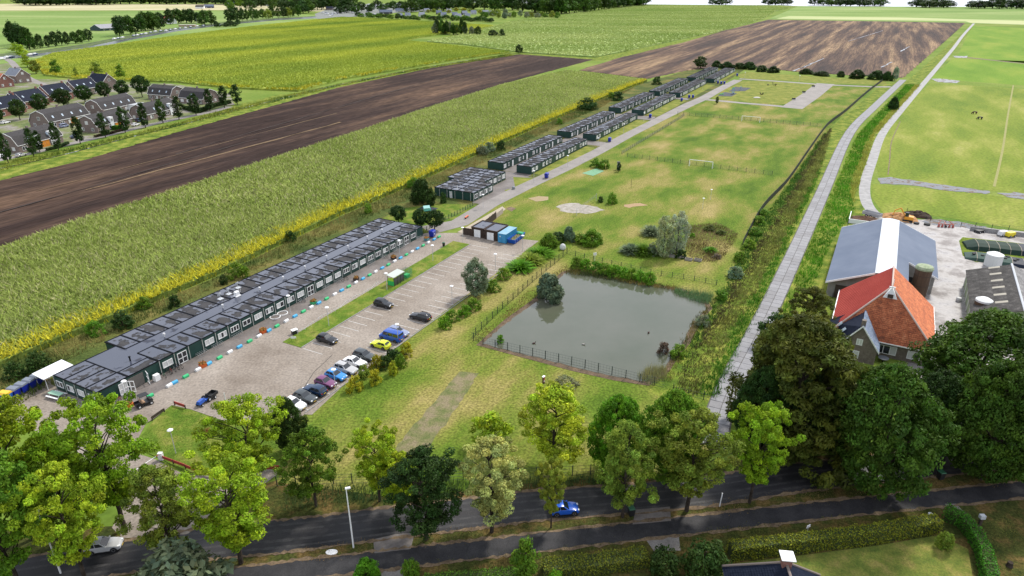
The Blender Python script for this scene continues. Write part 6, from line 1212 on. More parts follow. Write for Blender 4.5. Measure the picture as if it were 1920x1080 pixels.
line_trees([(325, 44), (396, 46)], 7, 12, 19, 24, ['dark', 'oak'], 'dark tree right of the far farmhouse', 'trees right of the far farm', jx=5, jy=3)
line_trees([(434, 42), (444, 40)], 2, 17, 19, 26, ['dark'], 'first large tree of the far canal avenue', 'far canal avenue', jx=1)
line_trees([(456, 39), (560, 30)], 12, 12, 17, 14, ['oak', 'olive', 'dark'], 'small tree in the far canal avenue', 'far canal avenue trees', jx=2)
line_trees([(405, 52), (446, 48)], 6, 4, 7, 14, ['dark'], 'dark bush on the far canal bank', 'bushes on the far canal bank')
line_trees([(540, 24), (660, 16)], 14, 18, 26, 24, ['dark', 'oak'], 'dark tree at the edge of the far village', 'trees at the village edge', jy=3)
line_trees([(640, 24), (700, 20), (760, 16)], 13, 10, 16, 18, ['dark', 'oak'], 'tree between the marina and the long blue roofs', 'trees at the marina', jy=4)
line_trees([(430, 18), (560, 16), (640, 14)], 14, 12, 20, 22, ['dark', 'oak', 'mid'], 'tree in the village gardens behind the avenue', 'village garden trees behind the avenue', jy=4)
line_trees([(670, 32), (760, 36), (860, 38), (920, 40)], 30, 4.5, 7.5, 15, ['dark', 'oak', 'mid'], 'dark tree in the belt before the blue roofed houses', 'belt before the far houses', jy=2)
line_trees([(770, 22), (860, 18), (1000, 22), (1040, 25), (1100, 22), (1160, 14), (1205, 9)], 46, 20, 30, 30, ['dark', 'oak', 'oak'], 'dark woodland tree behind the blue roofed houses', 'far woodland edge', jy=2)
line_trees([(780, 8), (1000, 8), (1190, 4)], 26, 24, 32, 34, ['dark', 'oak'], 'tree at the back of the far woodland', 'far woodland back', jy=2)
line_trees([(905, 30), (960, 34), (1045, 33)], 18, 6, 11, 12, ['olive', 'mid', 'silver', 'greysilver'], 'small pale or olive tree behind the last far houses', 'pale trees by the far houses', jy=3)
line_trees([(800, 26), (900, 26)], 8, 5, 7, 11, ['gold', 'olive'], 'yellow green garden tree between the blue roofed houses', 'village garden trees', jy=5)
line_trees([(818, 64), (874, 65)], 14, 8, 15, 12, ['dark', 'greysilver', 'oak'], 'tree of the clump in the middle of the green fields', 'clump in the fields', jy=1)
line_trees([(884, 66), (898, 66)], 3, 6, 9, 10, ['dark', 'greysilver'], 'small tree right of the field clump', 'small field trees')
tree('far1', (924, 69), 56, 20, 'dark', 'rounded dark tree in the fields, left of the pointed one'); tree('sapling', (941, 69), 54, 16, 'dark', 'pointed dark tree in the fields right of the rounded one'); tree('far2', (973, 100), 83, 14, 'dark', 'dark lone tree at the corner of the upper ploughed field')
line_trees([(45, 10), (200, 8), (420, 8)], 26, 16, 24, 34, ['dark'], 'tree of the dark belt along the upper left edge', 'dark belt on the upper left', jy=1)
line_trees([(420, 9), (560, 8)], 16, 16, 24, 28, ['dark', 'oak'], 'village tree at the top of the picture', 'village trees at the top', jy=3)
line_trees([(1440, 9), (1475, 9)], 4, 14, 20, 26, ['dark'], 'dark shore bush beyond the ploughed field', 'shore bushes in the middle'); line_trees([(1530, 10), (1650, 11)], 10, 13, 19, 28, ['dark', 'oak'], 'low shore bush right of the middle clump', 'shore bushes right of the middle'); line_trees([(1720, 14), (1780, 14)], 6, 13, 19, 28, ['dark'], 'rounded shore bush on the horizon', 'shore bushes, right'); line_trees([(1818, 16), (1990, 18)], 13, 13, 19, 30, ['dark'], 'shore bush at the right end of the horizon', 'shore bushes at the right end'); line_trees([(1335, 9), (1362, 9)], 3, 12, 16, 20, ['dark'], 'small shore bush left on the horizon', 'shore bushes on the left')
# --- garden at the bottom
def hedge(pts, w, h, c, label, size=.12, dens=55):
    rng = np.random.default_rng(len(pts) * 7 + int(w * 10)); ln = list(walk(pts, .5)); n = len(ln)
    p0 = np.array(ln[0][0]); V = []; cen = []
    for (p, an) in ln:
        for _ in range(int(dens * (w + 2 * h) * .5)):
            s = rng.uniform(0, w + 2 * h); o = rng.uniform(-.25, .25)
            if s < h: y, z, nn = -w / 2, s, (0, -1, 0)
            elif s < h + w: y, z, nn = s - h - w / 2, h, (0, 0, 1)
            else: y, z, nn = w / 2, h - (s - h - w), (0, 1, 0)
            b = .06 * math.sin(p[0] * 2 + z * 3) + rng.normal(0, .05); y += b * np.sign(y); z += b * .6
            cen.append((p[0] + math.cos(an) * o - math.sin(an) * y - p0[0], p[1] + math.sin(an) * o + math.cos(an) * y - p0[1], max(.05, z)))
    C = np.array(cen); V, F, T = leaves(C, np.full(len(C), .03), 1, size, rng, up=.5, tintv=.3)
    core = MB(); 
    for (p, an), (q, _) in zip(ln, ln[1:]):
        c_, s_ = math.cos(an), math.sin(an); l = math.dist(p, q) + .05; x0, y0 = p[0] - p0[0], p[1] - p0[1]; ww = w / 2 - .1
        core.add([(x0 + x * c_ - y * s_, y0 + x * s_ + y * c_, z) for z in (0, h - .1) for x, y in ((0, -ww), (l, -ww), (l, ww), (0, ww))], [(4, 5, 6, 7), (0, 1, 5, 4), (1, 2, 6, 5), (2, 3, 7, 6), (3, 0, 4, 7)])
    t = ob('hedge', None, None, (*p0, 0), 0, label=label, cat='hedge'); o = ob('foliage', fastmesh('foliage', V, F, LEAFM, T), t); o.color = (*c, 1)
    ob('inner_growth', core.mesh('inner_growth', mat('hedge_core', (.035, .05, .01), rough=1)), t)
hg = P((1368, 1045), (1500, 1030), (1640, 1012), (1752, 993)); hedge(hg, 1.5, 2.0, (.22, .24, .022), 'long clipped yellow green hedge in the garden below the cycle path')
hedge(P((1770, 972), (1800, 985), (1822, 1010), (1840, 1045), (1850, 1085), (1858, 1120)), 1.3, 1.9, (.07, .22, .018), 'bright green clipped hedge curving down the right side of the garden')
hedge(P((1020, 1078), (1110, 1068), (1212, 1054)), 2.0, 1.6, (.18, .20, .022), 'yellow green clipped hedge left of the round dark bushes'); hedge(P((800, 1100), (900, 1092), (985, 1084)), 1.6, 1.2, (.10, .20, .02), 'low fresh green hedge along the bottom edge')
hedge(P((1695, 690), (1640, 700), (1630, 712)), 1.0, 1.2, (.10, .16, .02), 'small hedge before the farmhouse window')
tree('ball', (1242, 1080), 0, 72, 'dark', 'round clipped dark bush, left of the two by the hedge', 'bush', 'bush', h=3.6); tree('ball', (1318, 1076), 0, 92, 'dark', 'round clipped dark bush, right of the two by the hedge', 'bush', 'bush', h=4.2)
tree('ball', (1768, 1028), 0, 32, 'olive', 'small clipped bush in the corner of the yellow green hedge', 'bush', 'bush', h=2.4); tree('ball', (1042, 1095), 0, 34, 'fresh', 'small bright ball bush at the bottom edge', 'bush', 'bush', h=1.8)
tree('column1', (985, 1088), 1010, 48, 'mid', 'narrow pointed conifer in front of the cycle path', 'tree', 'conifer'); tree('bigbush', (688, 1090), 0, 58, 'fresh', 'round green bush at the bottom edge left of the driveway', 'bush', 'bush', h=3.0); tree('ball', (771, 1080), 0, 34, 'mid', 'squat green bush right of the bottom driveway', 'bush', 'bush', h=2.4)
# --- rough growth (nobody could count it)
def growth(name, poly, sp, k, h, w, lean, colf, label, cat='grass', exclude=(), z0=0, spread=.3):
    X, Y = scatter(poly, sp, .5, exclude)
    hh = h * (.5 + vnoise(X, Y, 4, 9)); V, F, T = tufts(X, Y, k, hh, w, lean, colf, z0=z0, spread=spread)
    return ob(name, fastmesh(name, V, F, BLADE, T), kind='stuff', label=label, cat=cat)
def mix2(c1, c2, s=6, seed=0, var=.3):
    c1 = np.array(c1); c2 = np.array(c2)
    def f(X, Y, N):
        n = np.clip((vnoise(X, Y, s, seed) * .6 + vnoise(X, Y, s / 3, seed + 1) * .4 - .3) * 2.5, 0, 1)[:, None]; return 1.25 * (c1 * (1 - n) + c2 * n) * RNG.uniform(1 - var, 1 + var, (N, 1))
    return f
cline = np.array(cr_c); tline = np.array(tr_c)
def bank_col(X, Y, N):
    d = edgedist(X, Y, cline) + vnoise(X, Y, 3, 2) * 1.6 - .8; n = vnoise(X, Y, 5, 7)[:, None]
    c = np.where((d < 4.2)[:, None], np.array([.07, .20, .014]), np.where((d < 7.4)[:, None], np.array([.19, .20, .05]), np.where((d < 9)[:, None], np.array([.10, .09, .035]), np.array([.055, .14, .018]))))
    return c * (.7 + .6 * n) * RNG.uniform(.65, 1.35, (N, 1))
def between_col(X, Y, N):
    d = edgedist(X, Y, cline) + vnoise(X, Y, 3, 2) * 1.6 - .8; e = edgedist(X, Y, tline); n = vnoise(X, Y, 5, 7)[:, None]
    c = np.where((e < 4.2)[:, None], np.array([.34, .34, .06]), np.where((d < 4)[:, None], np.array([.12, .27, .018]), np.array([.08, .25, .014])))
    return c * (.7 + .6 * n) * RNG.uniform(.65, 1.35, (N, 1))
growth('rough_grass', P((-60, 745), (0, 692), (400, 523), (640, 406), (740, 363), (940, 271), (1090, 203), (1190, 163), (1130, 200), (1040, 240), (930, 292), (860, 330), (700, 405), (640, 432), (200, 636), (90, 700), (0, 745)), .9, 6, .7, .14, .7, mix2((.05, .08, .016), (.22, .18, .06), 7, 3), 'rough weedy grass on the bank between the maize and the long cabin building')
growth('rough_grass', P((1262, 735), (1290, 650), (1345, 562), (1420, 425), (1476, 350), (1545, 252), (1560, 240), (1535, 330), (1470, 470), (1398, 625), (1345, 745)), .75, 9, .65, .16, 1.2, bank_col, 'tall weeds on the ditch bank between the pond and the concrete road')
growth('rough_grass', P((1462, 590), (1560, 362), (1608, 252), (1700, 158), (1725, 160), (1640, 255), (1605, 360), (1600, 400), (1560, 450), (1530, 520), (1480, 600)), .95, 8, .75, .16, .7, between_col, 'bright green tall grass between the concrete road and the farm track')
growth('reeds', P((540, 918), (760, 908), (1000, 900), (1320, 880), (1320, 892), (1000, 915), (760, 935), (530, 955)), .5, 6, .8, .09, .35, mix2((.035, .085, .03), (.09, .13, .04), 5, 6), 'dark reeds in the roadside ditch behind the trees', 'reeds')
growth('reeds', P((1262, 545), (1300, 548), (1335, 555), (1330, 572), (1300, 565), (1268, 553)), .35, 7, 1.3, .07, .3, mix2((.07, .17, .08), (.12, .2, .08), 4, 7), 'blue green reeds in the far right corner of the pond', 'reeds')
growth('reeds', P((1198, 708), (1215, 692), (1248, 690), (1250, 710), (1215, 722)), .35, 7, 1.2, .07, .3, mix2((.10, .2, .10), (.25, .24, .1), 3, 8), 'grey green reeds in the near right corner of the pond', 'reeds')
growth('wild_garden', P((1285, 425), (1345, 418), (1385, 440), (1360, 478), (1345, 492), (1300, 490), (1285, 470)), .6, 7, .55, .12, .8, mix2((.10, .08, .03), (.26, .2, .1), 3, 9), 'brown and straw coloured wild garden plants beside the poplars', 'plants')
growth('bank_grass', P((885, 640), (905, 641), (960, 594), (1007, 562), (1057, 512), (1062, 498), (1000, 540), (942, 590)), .6, 6, .35, .1, .8, mix2((.10, .08, .03), (.22, .13, .06), 4, 10), 'brown grass on the left bank of the pond')
growth('bank_grass', P((1298, 605), (1325, 575), (1345, 560), (1290, 650), (1255, 715), (1240, 715), (1262, 664), (1282, 640)), .6, 7, .6, .12, .7, mix2((.05, .07, .02), (.2, .16, .05), 4, 11), 'weedy grass on the right bank of the pond')
growth('bank_grass', P((1057, 512), (1075, 505), (1223, 532), (1275, 540), (1275, 546), (1223, 539), (1123, 523)), .5, 7, .7, .12, .7, mix2((.05, .07, .02), (.24, .18, .05), 4, 12), 'yellowish grass on the far bank of the pond')
growth('rough_grass', P((-40, 330), (0, 308), (140, 277), (300, 240), (420, 207), (560, 174), (760, 133), (955, 101), (965, 105), (800, 129), (640, 161), (430, 213), (300, 246), (140, 284), (0, 322), (-40, 340)), 1.3, 6, .9, .2, .6, mix2((.04, .09, .012), (.20, .21, .03), 12, 13), 'rough green grass along the ditch above the ploughed field')
growth('rough_grass', P((-40, 760), (0, 745), (90, 702), (96, 718), (60, 745), (0, 778)), .7, 7, .8, .14, .7, mix2((.04, .08, .016), (.12, .13, .03), 5, 14), 'dark weeds behind the blue containers')
growth('verge_grass', P((560, 1030), (760, 1000), (1000, 976), (1280, 950), (1480, 922), (1900, 880), (1900, 905), (1660, 935), (1280, 972), (985, 1004), (800, 1025), (560, 1058)), .45, 5, .16, .07, 1.0, mix2((.07, .075, .02), (.24, .15, .06), 3, 15), 'brownish grass verge between the road and the cycle path', exclude=(P((700, 1012), (742, 1002), (778, 999), (770, 1030), (702, 1038)), P((1192, 956), (1256, 950), (1258, 977), (1186, 984))))
growth('verge_grass', P((820, 1050), (1000, 1034), (1280, 1000), (1530, 975), (1720, 950), (1760, 962), (1640, 1000), (1400, 1030), (1210, 1048), (1010, 1070), (820, 1080)), .45, 6, .2, .08, 1.0, mix2((.05, .07, .014), (.12, .12, .03), 3, 16), 'olive grass below the cycle path', exclude=(P((1208, 1008), (1272, 1003), (1276, 1033), (1226, 1034)),))
growth('lawn_grass', P((323, 764), (358, 772), (432, 796), (540, 802), (555, 850), (470, 878), (395, 885), (345, 882), (305, 858), (268, 843), (262, 826), (290, 792)), .35, 5, .09, .06, 1.2, mix2((.06, .14, .012), (.15, .2, .03), 3, 17), 'short grass of the green lawn at the camp entrance', z0=.085)
fl = growth('flower_bed', P((370, 812), (392, 806), (405, 812), (398, 822), (374, 822)), .3, 8, .35, .1, .9, mix2((.08, .12, .02), (.3, .14, .05), 1.5, 18), 'small brown flower bed in the middle of the entrance lawn', 'flowers', z0=.08)
growth('field_grass', P((590, 785), (660, 740), (760, 690), (880, 640), (960, 662), (1090, 692), (1240, 730), (1320, 760), (1310, 875), (1000, 898), (760, 925), (560, 895)), .7, 5, .1, .08, 1.2, mix2((.065, .105, .014), (.27, .185, .07), 10, 19), 'uneven dry grass on the field below the pond')
growth('garden_lawn_grass', P((1300, 1090), (1368, 1062), (1500, 1048), (1640, 1028), (1755, 1010), (1800, 1030), (1820, 1100)), .4, 5, .08, .07, 1.2, mix2((.10, .13, .012), (.26, .23, .04), 3, 20), 'yellowish garden lawn behind the clipped hedge')
growth('garden_grass', P((1850, 980), (1900, 960), (2000, 950), (2000, 1100), (1880, 1100), (1866, 1040)), .4, 5, .1, .07, 1.2, mix2((.07, .12, .014), (.2, .18, .04), 3, 21), 'grass right of the curved garden path')
sheet('garden_lawn', P((1290, 1100), (1368, 1058), (1500, 1042), (1640, 1024), (1760, 1004), (1815, 1030), (1830, 1120)), .05, mat('garden_lawn', ramp=[(.3, (.07, .11, .01)), (.5, (.13, .15, .02)), (.7, (.24, .2, .05))], scale=.5, detail=8, fine=.25, fscale=5, rough=1))
# ------------------------------------------------------------------ houses
BRICK = mat('brown_brick', ramp=[(.3, (.14, .105, .092)), (.7, (.24, .185, .165))], scale=2.5, detail=6, fine=.15, fscale=6, rough=.9)
BRICK_R = mat('red_brick', ramp=[(.3, (.17, .075, .058)), (.7, (.27, .125, .10))], scale=2, detail=6, fine=.15, fscale=6, rough=.9)
BRICK_G = mat('grey_brown_brick', ramp=[(.3, (.13, .105, .085)), (.7, (.22, .18, .145))], scale=2, detail=6, fine=.2, fscale=6, rough=.9)
TILE_G = mat('grey_roof_tile', ramp=[(.3, (.045, .043, .044)), (.7, (.075, .07, .07))], scale=1.5, detail=6, rough=.8, spec=.08)
TILE_D = mat('glazed_dark_tile', ramp=[(.3, (.010, .014, .026)), (.7, (.022, .027, .045))], scale=1.5, detail=6, rough=.6, spec=.04)
PANEL = mat('solar_panel', (.07, .08, .13), rough=.12, spec=.8); ORW = mat('orange_boarding', (.6, .22, .02), rough=.6); SKYL = mat('skylight_glass', (.42, .5, .58), rough=.05, spec=1)
WWALL = mat('white_render', (.72, .73, .74), rough=.7)
def roof_slab(t, a, b, c, d, m, th=.14, name='roof'):
    a, b, c, d = map(Vector, (a, b, c, d)); n = (b - a).cross(d - a).normalized(); n = n if n.z > 0 else -n
    return ob(name, MB().add([a, b, c, d, a - n * th, b - n * th, c - n * th, d - n * th], [(0, 1, 2, 3), (7, 6, 5, 4), (0, 4, 5, 1), (1, 5, 6, 2), (2, 6, 7, 3), (3, 7, 4, 0)]).mesh(name, m), t)
def on_slope(t, a, b, c, d, u, v, w, h, m, name, th=.06):
    """small slab w x h on slope a-b (eave) d-c (ridge side) at fraction u,v"""
    a, b, c, d = map(Vector, (a, b, c, d)); ex = (b - a).normalized(); ey = (d - a).normalized(); n = ex.cross(ey); n = n if n.z > 0 else -n
    p = a + (b - a) * u + (d - a) * v + n * .03; q = [p - ex * w / 2, p + ex * w / 2, p + ex * w / 2 + ey * h, p - ex * w / 2 + ey * h]; q2 = [x + n * th for x in q]
    return ob(name, MB().add(q2 + q, [(0, 1, 2, 3), (0, 4, 5, 1), (1, 5, 6, 2), (2, 6, 7, 3), (3, 7, 4, 0)]).mesh(name, m), t)
def gable_house(p, ang, L, W_, he, hr, wallm, roofm, label, over=.25, gambrel=False, name='house', cat='house', trim=True, wins=3, sky=0, solar=False, chimney=1, orange=False, dormer=False, gable_ends=True, group=None, endwin=True):
    """p = centre of the near gable base; ridge runs along +x (angle ang)"""
    t = ob(name, None, None, (*p, 0), ang, label=label, cat=cat, group=group); w = W_ / 2
    prof = [(-w, 0), (w, 0), (w, he), (w * .62, hr * .78 + he * .1), (0, hr), (-w * .62, hr * .78 + he * .1), (-w, he)] if gambrel else [(-w, 0), (w, 0), (w, he), (0, hr), (-w, he)]
    pr = [(y, z - (.1 if z > he * .9 else 0)) for y, z in prof]; ob('wall', MB().xprism(pr, .0, L).mesh('wall', wallm), t)
    k = prof[2:]; o = over
    if not gambrel:
        s = (hr - he) / w; segs = [((w + o, he - s * o), (0, hr)), ((-w - o, he - s * o), (0, hr))]
    else: segs = [((w + o * .6, he - .3), k[1]), (k[1], k[2]), ((-w - o * .6, he - .3), k[3]), (k[3], k[2])]
    slopes = []
    for (y0, z0), (y1, z1) in segs:
        q = ((-o, y0, z0 + .02), (L + o, y0, z0 + .02), (L + o, y1, z1 + .02), (-o, y1, z1 + .02)); roof_slab(t, *q, roofm); slopes.append(q)
        if trim:
            for x in (-o - .08, L + o): ob('verge_board', MB().add([(x, y0, z0 + .06), (x + .08, y0, z0 + .06), (x + .08, y1, z1 + .06), (x, y1, z1 + .06), (x, y0, z0 - .22), (x + .08, y0, z0 - .22), (x + .08, y1, z1 - .22), (x, y1, z1 - .22)], [(0, 1, 2, 3), (7, 6, 5, 4), (0, 4, 5, 1), (1, 5, 6, 2), (2, 6, 7, 3), (3, 7, 4, 0)]).mesh('verge_board', WHT), t)
    if trim:
        for (y0, z0) in (segs[0][0], segs[2 if gambrel else 1][0]): ob('gutter', MB().box(-o, L + o, y0 - .09, y0 + .09, z0 - .16, z0 + .04).mesh('gutter', WHT), t)
    if sky:
        for sl in (slopes[:1] + (slopes[2:3] if gambrel else slopes[1:2])):
            for i in range(sky): on_slope(t, *sl, (i + .7) / (sky + .4), .38, .8, 1.2, SKYL, 'skylight')
    if solar:
        sl = slopes[1] if gambrel else slopes[0]; on_slope(t, *sl, .3, .15, L * .36, 2.2, PANEL, 'solar_panel'); on_slope(t, *sl, .72, .15, L * .3, 2.2, PANEL, 'solar_panel'); 
    for i in range(chimney): x = L * (.5 if chimney == 1 else .06 + .88 * i); ob('chimney', MB().box(x - .4, x + .4, -.35, .35, hr - .6, hr + .9).mesh('chimney', wallm), t)
    for sgn in (-1, 1):
        for i in range(wins): 
            x = L * (i + .5) / wins; window(t, x, sgn * w - .0 * sgn, .7, min(2.2, L / wins * .55), 1.5 if he > 2.6 else 1.1, 2, rz=0 if sgn < 0 else math.pi, blind=.2)
        if orange:
            ob('orange_wall', MB().box(L * .5, L * .68, sgn * (w + .02) - .05, sgn * (w + .02) + .05, 0, he - .3).mesh('orange_wall', ORW), t)
    if endwin:
        for x, rz in ((0, -R(90)), (L, R(90))):
            window(t, x, -.0, he + .4, 1.5, 1.5, 2, rz=rz, blind=.3); 
            if W_ > 7: window(t, x, -w * .5, .8, 1.4, 1.4, 2, rz=rz, blind=.3); window(t, x, w * .5, .8, 1.4, 1.4, 2, rz=rz, blind=.3)
    if dormer:
        for sgn in (-1, 1):
            for x in (L * .42, L * .76):
                ob('dormer', MB().box(x - .9, x + .9, sgn * (w + .1) - 1.6, sgn * (w + .1) + .15 if sgn > 0 else sgn * (w + .1) + 1.6, 0, he + 2.5).mesh('dormer', WWALL) if sgn > 0 else MB().box(x - .9, x + .9, -w - .25, -w + 1.6, 0, he + 2.5).mesh('dormer', WWALL), t)
                window(t, x, sgn * (w + .26), he + .6, 1.1, 1.3, 2, rz=0 if sgn < 0 else math.pi, blind=.1)
    return t
z6 = lambda x, y: (x / 6, 120 + y / 6)
def ridge_house(r0, r1, hr, W_, he, *a, wall0=0, Lfix=None, **k):
    p = Vector(at(*r0, hr)); q = Vector(at(*r1, hr)); d = q - p; ang = k.pop('ang', math.atan2(d.y, d.x)); L_ = Lfix or d.length
    return gable_house((p.x, p.y), ang, L_, W_, he, hr, *a, **k)
A = R(76)
ridge_house(z6(405, 525), z6(850, 435), 8, 11.5, 3.2, BRICK, TILE_G, 'gambrel roofed brick house with orange boarding left of the green hedge', gambrel=True, ang=A, Lfix=23, wins=5, sky=4, solar=True, orange=True)
ridge_house(z6(1020, 400), z6(1400, 325), 8, 11, 3.2, BRICK, TILE_G, 'grey gambrel roofed brick house behind the front row, highest on the left', gambrel=True, ang=A, Lfix=23, wins=5, sky=4, solar=True)
ridge_house(z6(950, 580), z6(1330, 500), 7.6, 10.5, 3.2, BRICK, TILE_G, 'front gambrel house with white dormers and an orange door beside the street', gambrel=True, ang=A, Lfix=21, wins=4, sky=2, solar=True, orange=True, dormer=True)
ridge_house(z6(1530, 455), z6(1860, 380), 7.6, 10.5, 3.2, BRICK, TILE_G, 'gambrel house with white dormers and a blue car, right end of the front row', gambrel=True, ang=A, Lfix=22, wins=4, sky=2, solar=True, dormer=True)
ridge_house(z6(40, 780), z6(500, 690), 7.6, 10.5, 3.2, BRICK, TILE_G, 'gambrel house with white dormers, cut by the left picture edge', gambrel=True, ang=A, Lfix=21, wins=4, sky=2, solar=True, orange=True, dormer=True)
z8 = lambda x, y: (280 + x / 8, 120 + y / 8)
ridge_house(z8(60, 300), z8(400, 330), 7.8, 10.5, 3.2, BRICK, TILE_G, 'grey roofed gambrel house with a pink brown gable, left one at the estate end', gambrel=True, ang=R(-24), Lfix=18, wins=4, sky=3, solar=True)
ridge_house(z8(540, 345), z8(900, 370), 7.8, 11.5, 3.2, BRICK, TILE_G, 'gambrel house with pale solar panels at the right end of the estate', gambrel=True, ang=R(-24), Lfix=18, wins=4, sky=1, solar=True)
ridge_house(z6(-160, 395), z6(60, 330), 9, 9, 4.2, BRICK_R, TILE_D, 'dark roofed brick row house at the left picture edge', ang=R(80), Lfix=17, sky=2, wins=3, chimney=2)
ridge_house(z6(90, 325), z6(385, 262), 9, 10, 4.2, BRICK_R, TILE_D, 'dark roofed row house with a solar covered slope, second from the left', ang=R(80), Lfix=19, sky=2, wins=3, chimney=2, solar=True)
ridge_house(z6(450, 245), z6(705, 210), 9, 10, 4.2, BRICK_R, TILE_D, 'dark roofed row house with two skylights, third from the left', ang=R(74), Lfix=15, sky=2, wins=3, chimney=2)
ridge_house(z6(760, 190), z6(1010, 155), 9, 10, 4.2, BRICK, TILE_D, 'dark roofed row house with a brown brick gable, fourth from the left', ang=R(74), Lfix=16, sky=3, wins=3, chimney=2)
ridge_house(z6(1035, 100), z6(1215, 115), 9, 10, 4.4, BRICK, TILE_D, 'dark roofed brick house with its gable turned right, end of the rear row', ang=R(-26), Lfix=15, sky=0, wins=3, chimney=2)
ridge_house(z6(110, 40), z6(265, 55), 9, 9, 5, BRICK, mat('blue_grey_slate', ramp=[(.3, (.10, .12, .15)), (.7, (.17, .19, .23))], scale=1, rough=.5), 'brown brick house with a blue grey roof by the canal end of the estate', ang=R(-30), Lfix=14, sky=0, wins=2, chimney=1)
ridge_house(z6(-110, 90), z6(110, 110), 8.5, 9, 4.5, BRICK_R, mat('orange_clay_tile', ramp=[(.3, (.38, .10, .04)), (.7, (.55, .17, .07))], scale=1, rough=.7), 'orange roofed house with a pale gable at the left picture edge', ang=R(-30), Lfix=16, sky=0, wins=3, chimney=1)
def low_box(px, py, L_, W_, h, ang, m, label, cat='shed', rf=None, name='shed'):
    t = ob(name, None, None, (*at(px, py), 0), ang, label=label, cat=cat); ob('wall', MB().box(0, L_, 0, W_, 0, h).mesh('wall', m), t); ob('roof', MB().box(-.15, L_ + .15, -.15, W_ + .15, h, h + .18).mesh('roof', rf or TILE_G), t); window(t, L_ / 2, 0, .8, 1.6, 1.1, 2); return t
low_box(257, 208, 8, 5, 2.8, A, WWALL, 'white flat roofed annex between two gambrel houses', rf=LGREY)
low_box(318, 205, 6, 4, 2.6, A, WWALL, 'white annex behind the estate end houses', rf=LGREY)
hedge(P((212, 243), (232, 243)), 1.8, 1.8, (.08, .26, .015), 'bright green hedge between the two orange boarded gambrel houses', size=.22, dens=30); 
hedge(P((345, 205), (372, 212), (405, 200), (432, 194)), 1.6, 1.9, (.035, .07, .015), 'dark green hedge round the garden at the estate end', size=.25, dens=25)
hedge(P((178, 258), (205, 252), (240, 243)), 1.0, 1.0, (.05, .02, .015), 'dark reddish low hedge before the front gambrel house', size=.2, dens=25)
hedge(P((88, 283), (110, 278), (128, 270)), 1.0, 1.0, (.04, .08, .02), 'low dark hedge at the left front garden', size=.2, dens=25)
for (x, y), m, lab, kd in (((254, 233), WHC, 'white car on the estate street before the dormer house', 'hatch'), ((262, 226), NAVY, 'navy van parked behind the white car in the estate', 'van'), ((8, 292), WHC, 'white car at the left picture edge in the estate', 'hatch'), ((39, 290), SLV, 'silver car beside the white one on the estate street', 'hatch'), ((141, 256), NAVY, 'dark blue car in the driveway between the gambrel houses', 'hatch'), ((120, 236), SLVB, 'grey van by the orange boarding', 'van'), ((10, 229), WHC, 'long white car behind the globe trees', 'estate'), ((400, 190), WHC, 'pale car beside the right end house', 'hatch')):
    make_car(m, kd, 4.2, 1.75, 1.9 if kd == 'van' else 1.5, at(x, y, .7), R(70 + random.uniform(-10, 10)), lab)
# ------------------------------------------------------------------ canal side farm and village
ridge_house((177, 46), (230, 54), 8, 26, 3.4, mat('dark_barn_wall', (.02, .05, .055), rough=.7), mat('fibre_grey', ramp=[(.3, (.22, .22, .24)), (.7, (.32, .32, .34))], scale=.5, rough=.8), 'wide grey roofed barn behind the canal trees', name='barn', cat='barn', Lfix=42, ang=R(60), sky=0, wins=5, chimney=0, endwin=False)
ridge_house((298, 29), (311, 30), 12, 19, 4, BRICK_R, mat('red_clay_tile', ramp=[(.3, (.24, .05, .035)), (.7, (.36, .085, .06))], scale=.8, rough=.7), 'far red roofed farmhouse by the canal', name='farmhouse', cat='farmhouse', Lfix=22, ang=R(20), sky=0, wins=3)
ridge_house((316, 33), (326, 34), 9, 10, 4, WWALL, mat('blue_grey_slate', (0, 0, 0)), 'pale house with a pointed blue grey roof beside the far red farmhouse', Lfix=12, ang=R(-30), wins=2)
low_box(335, 50, 24, 7, 2.6, R(0), mat('tan_boards', (.4, .3, .2), rough=.8), 'long low outbuilding right of the far farmhouse', rf=mat('cream_roof', (.55, .52, .48), rough=.7))
DKS = mat('dark_blue_slate', ramp=[(.3, (.07, .09, .14)), (.7, (.13, .16, .22))], scale=.5, rough=.5, spec=.3)
wh = [(818, 23, 11), (838, 20, 10), (853, 30, 12), (866, 24, 11), (883, 23, 11), (827, 27, 10), (848, 27, 10), (786, 27, 11), (795, 19, 12), (905, 23, 13), (919, 24, 18), (872, 29, 9), (712, 22, 26), (742, 19, 26), (768, 18, 22), (745, 29, 10), (760, 28, 10)]
wn = ['under the woodland', 'small, at the wood edge', 'second row, middle', 'in the middle of the cluster', 'beside the gap of the cluster', 'second row left', 'second row, near the pale shed', 'leftmost of the cluster', 'behind the leftmost one', 'left of the largest right one', 'largest at the right end', 'low, front row', 'long, left of the marina masts', 'long, middle of the three', 'long, nearest the masts', 'low, before the long roofs', 'low, right of the low one']
for i, (x, y, L_) in enumerate(wh):
    p = at(x, y + 4); gable_house(p, R(12 + (i * 37) % 20), L_, 9, 3.6, 8, mat('far_white_wall', (.5, .5, .5), rough=.8) if i % 3 else mat('dark_timber_wall', (.05, .05, .06), rough=.8), DKS, 'far blue grey roof, ' + wn[i], trim=False, wins=2, sky=0, chimney=0, endwin=False, group='far houses by the wood')
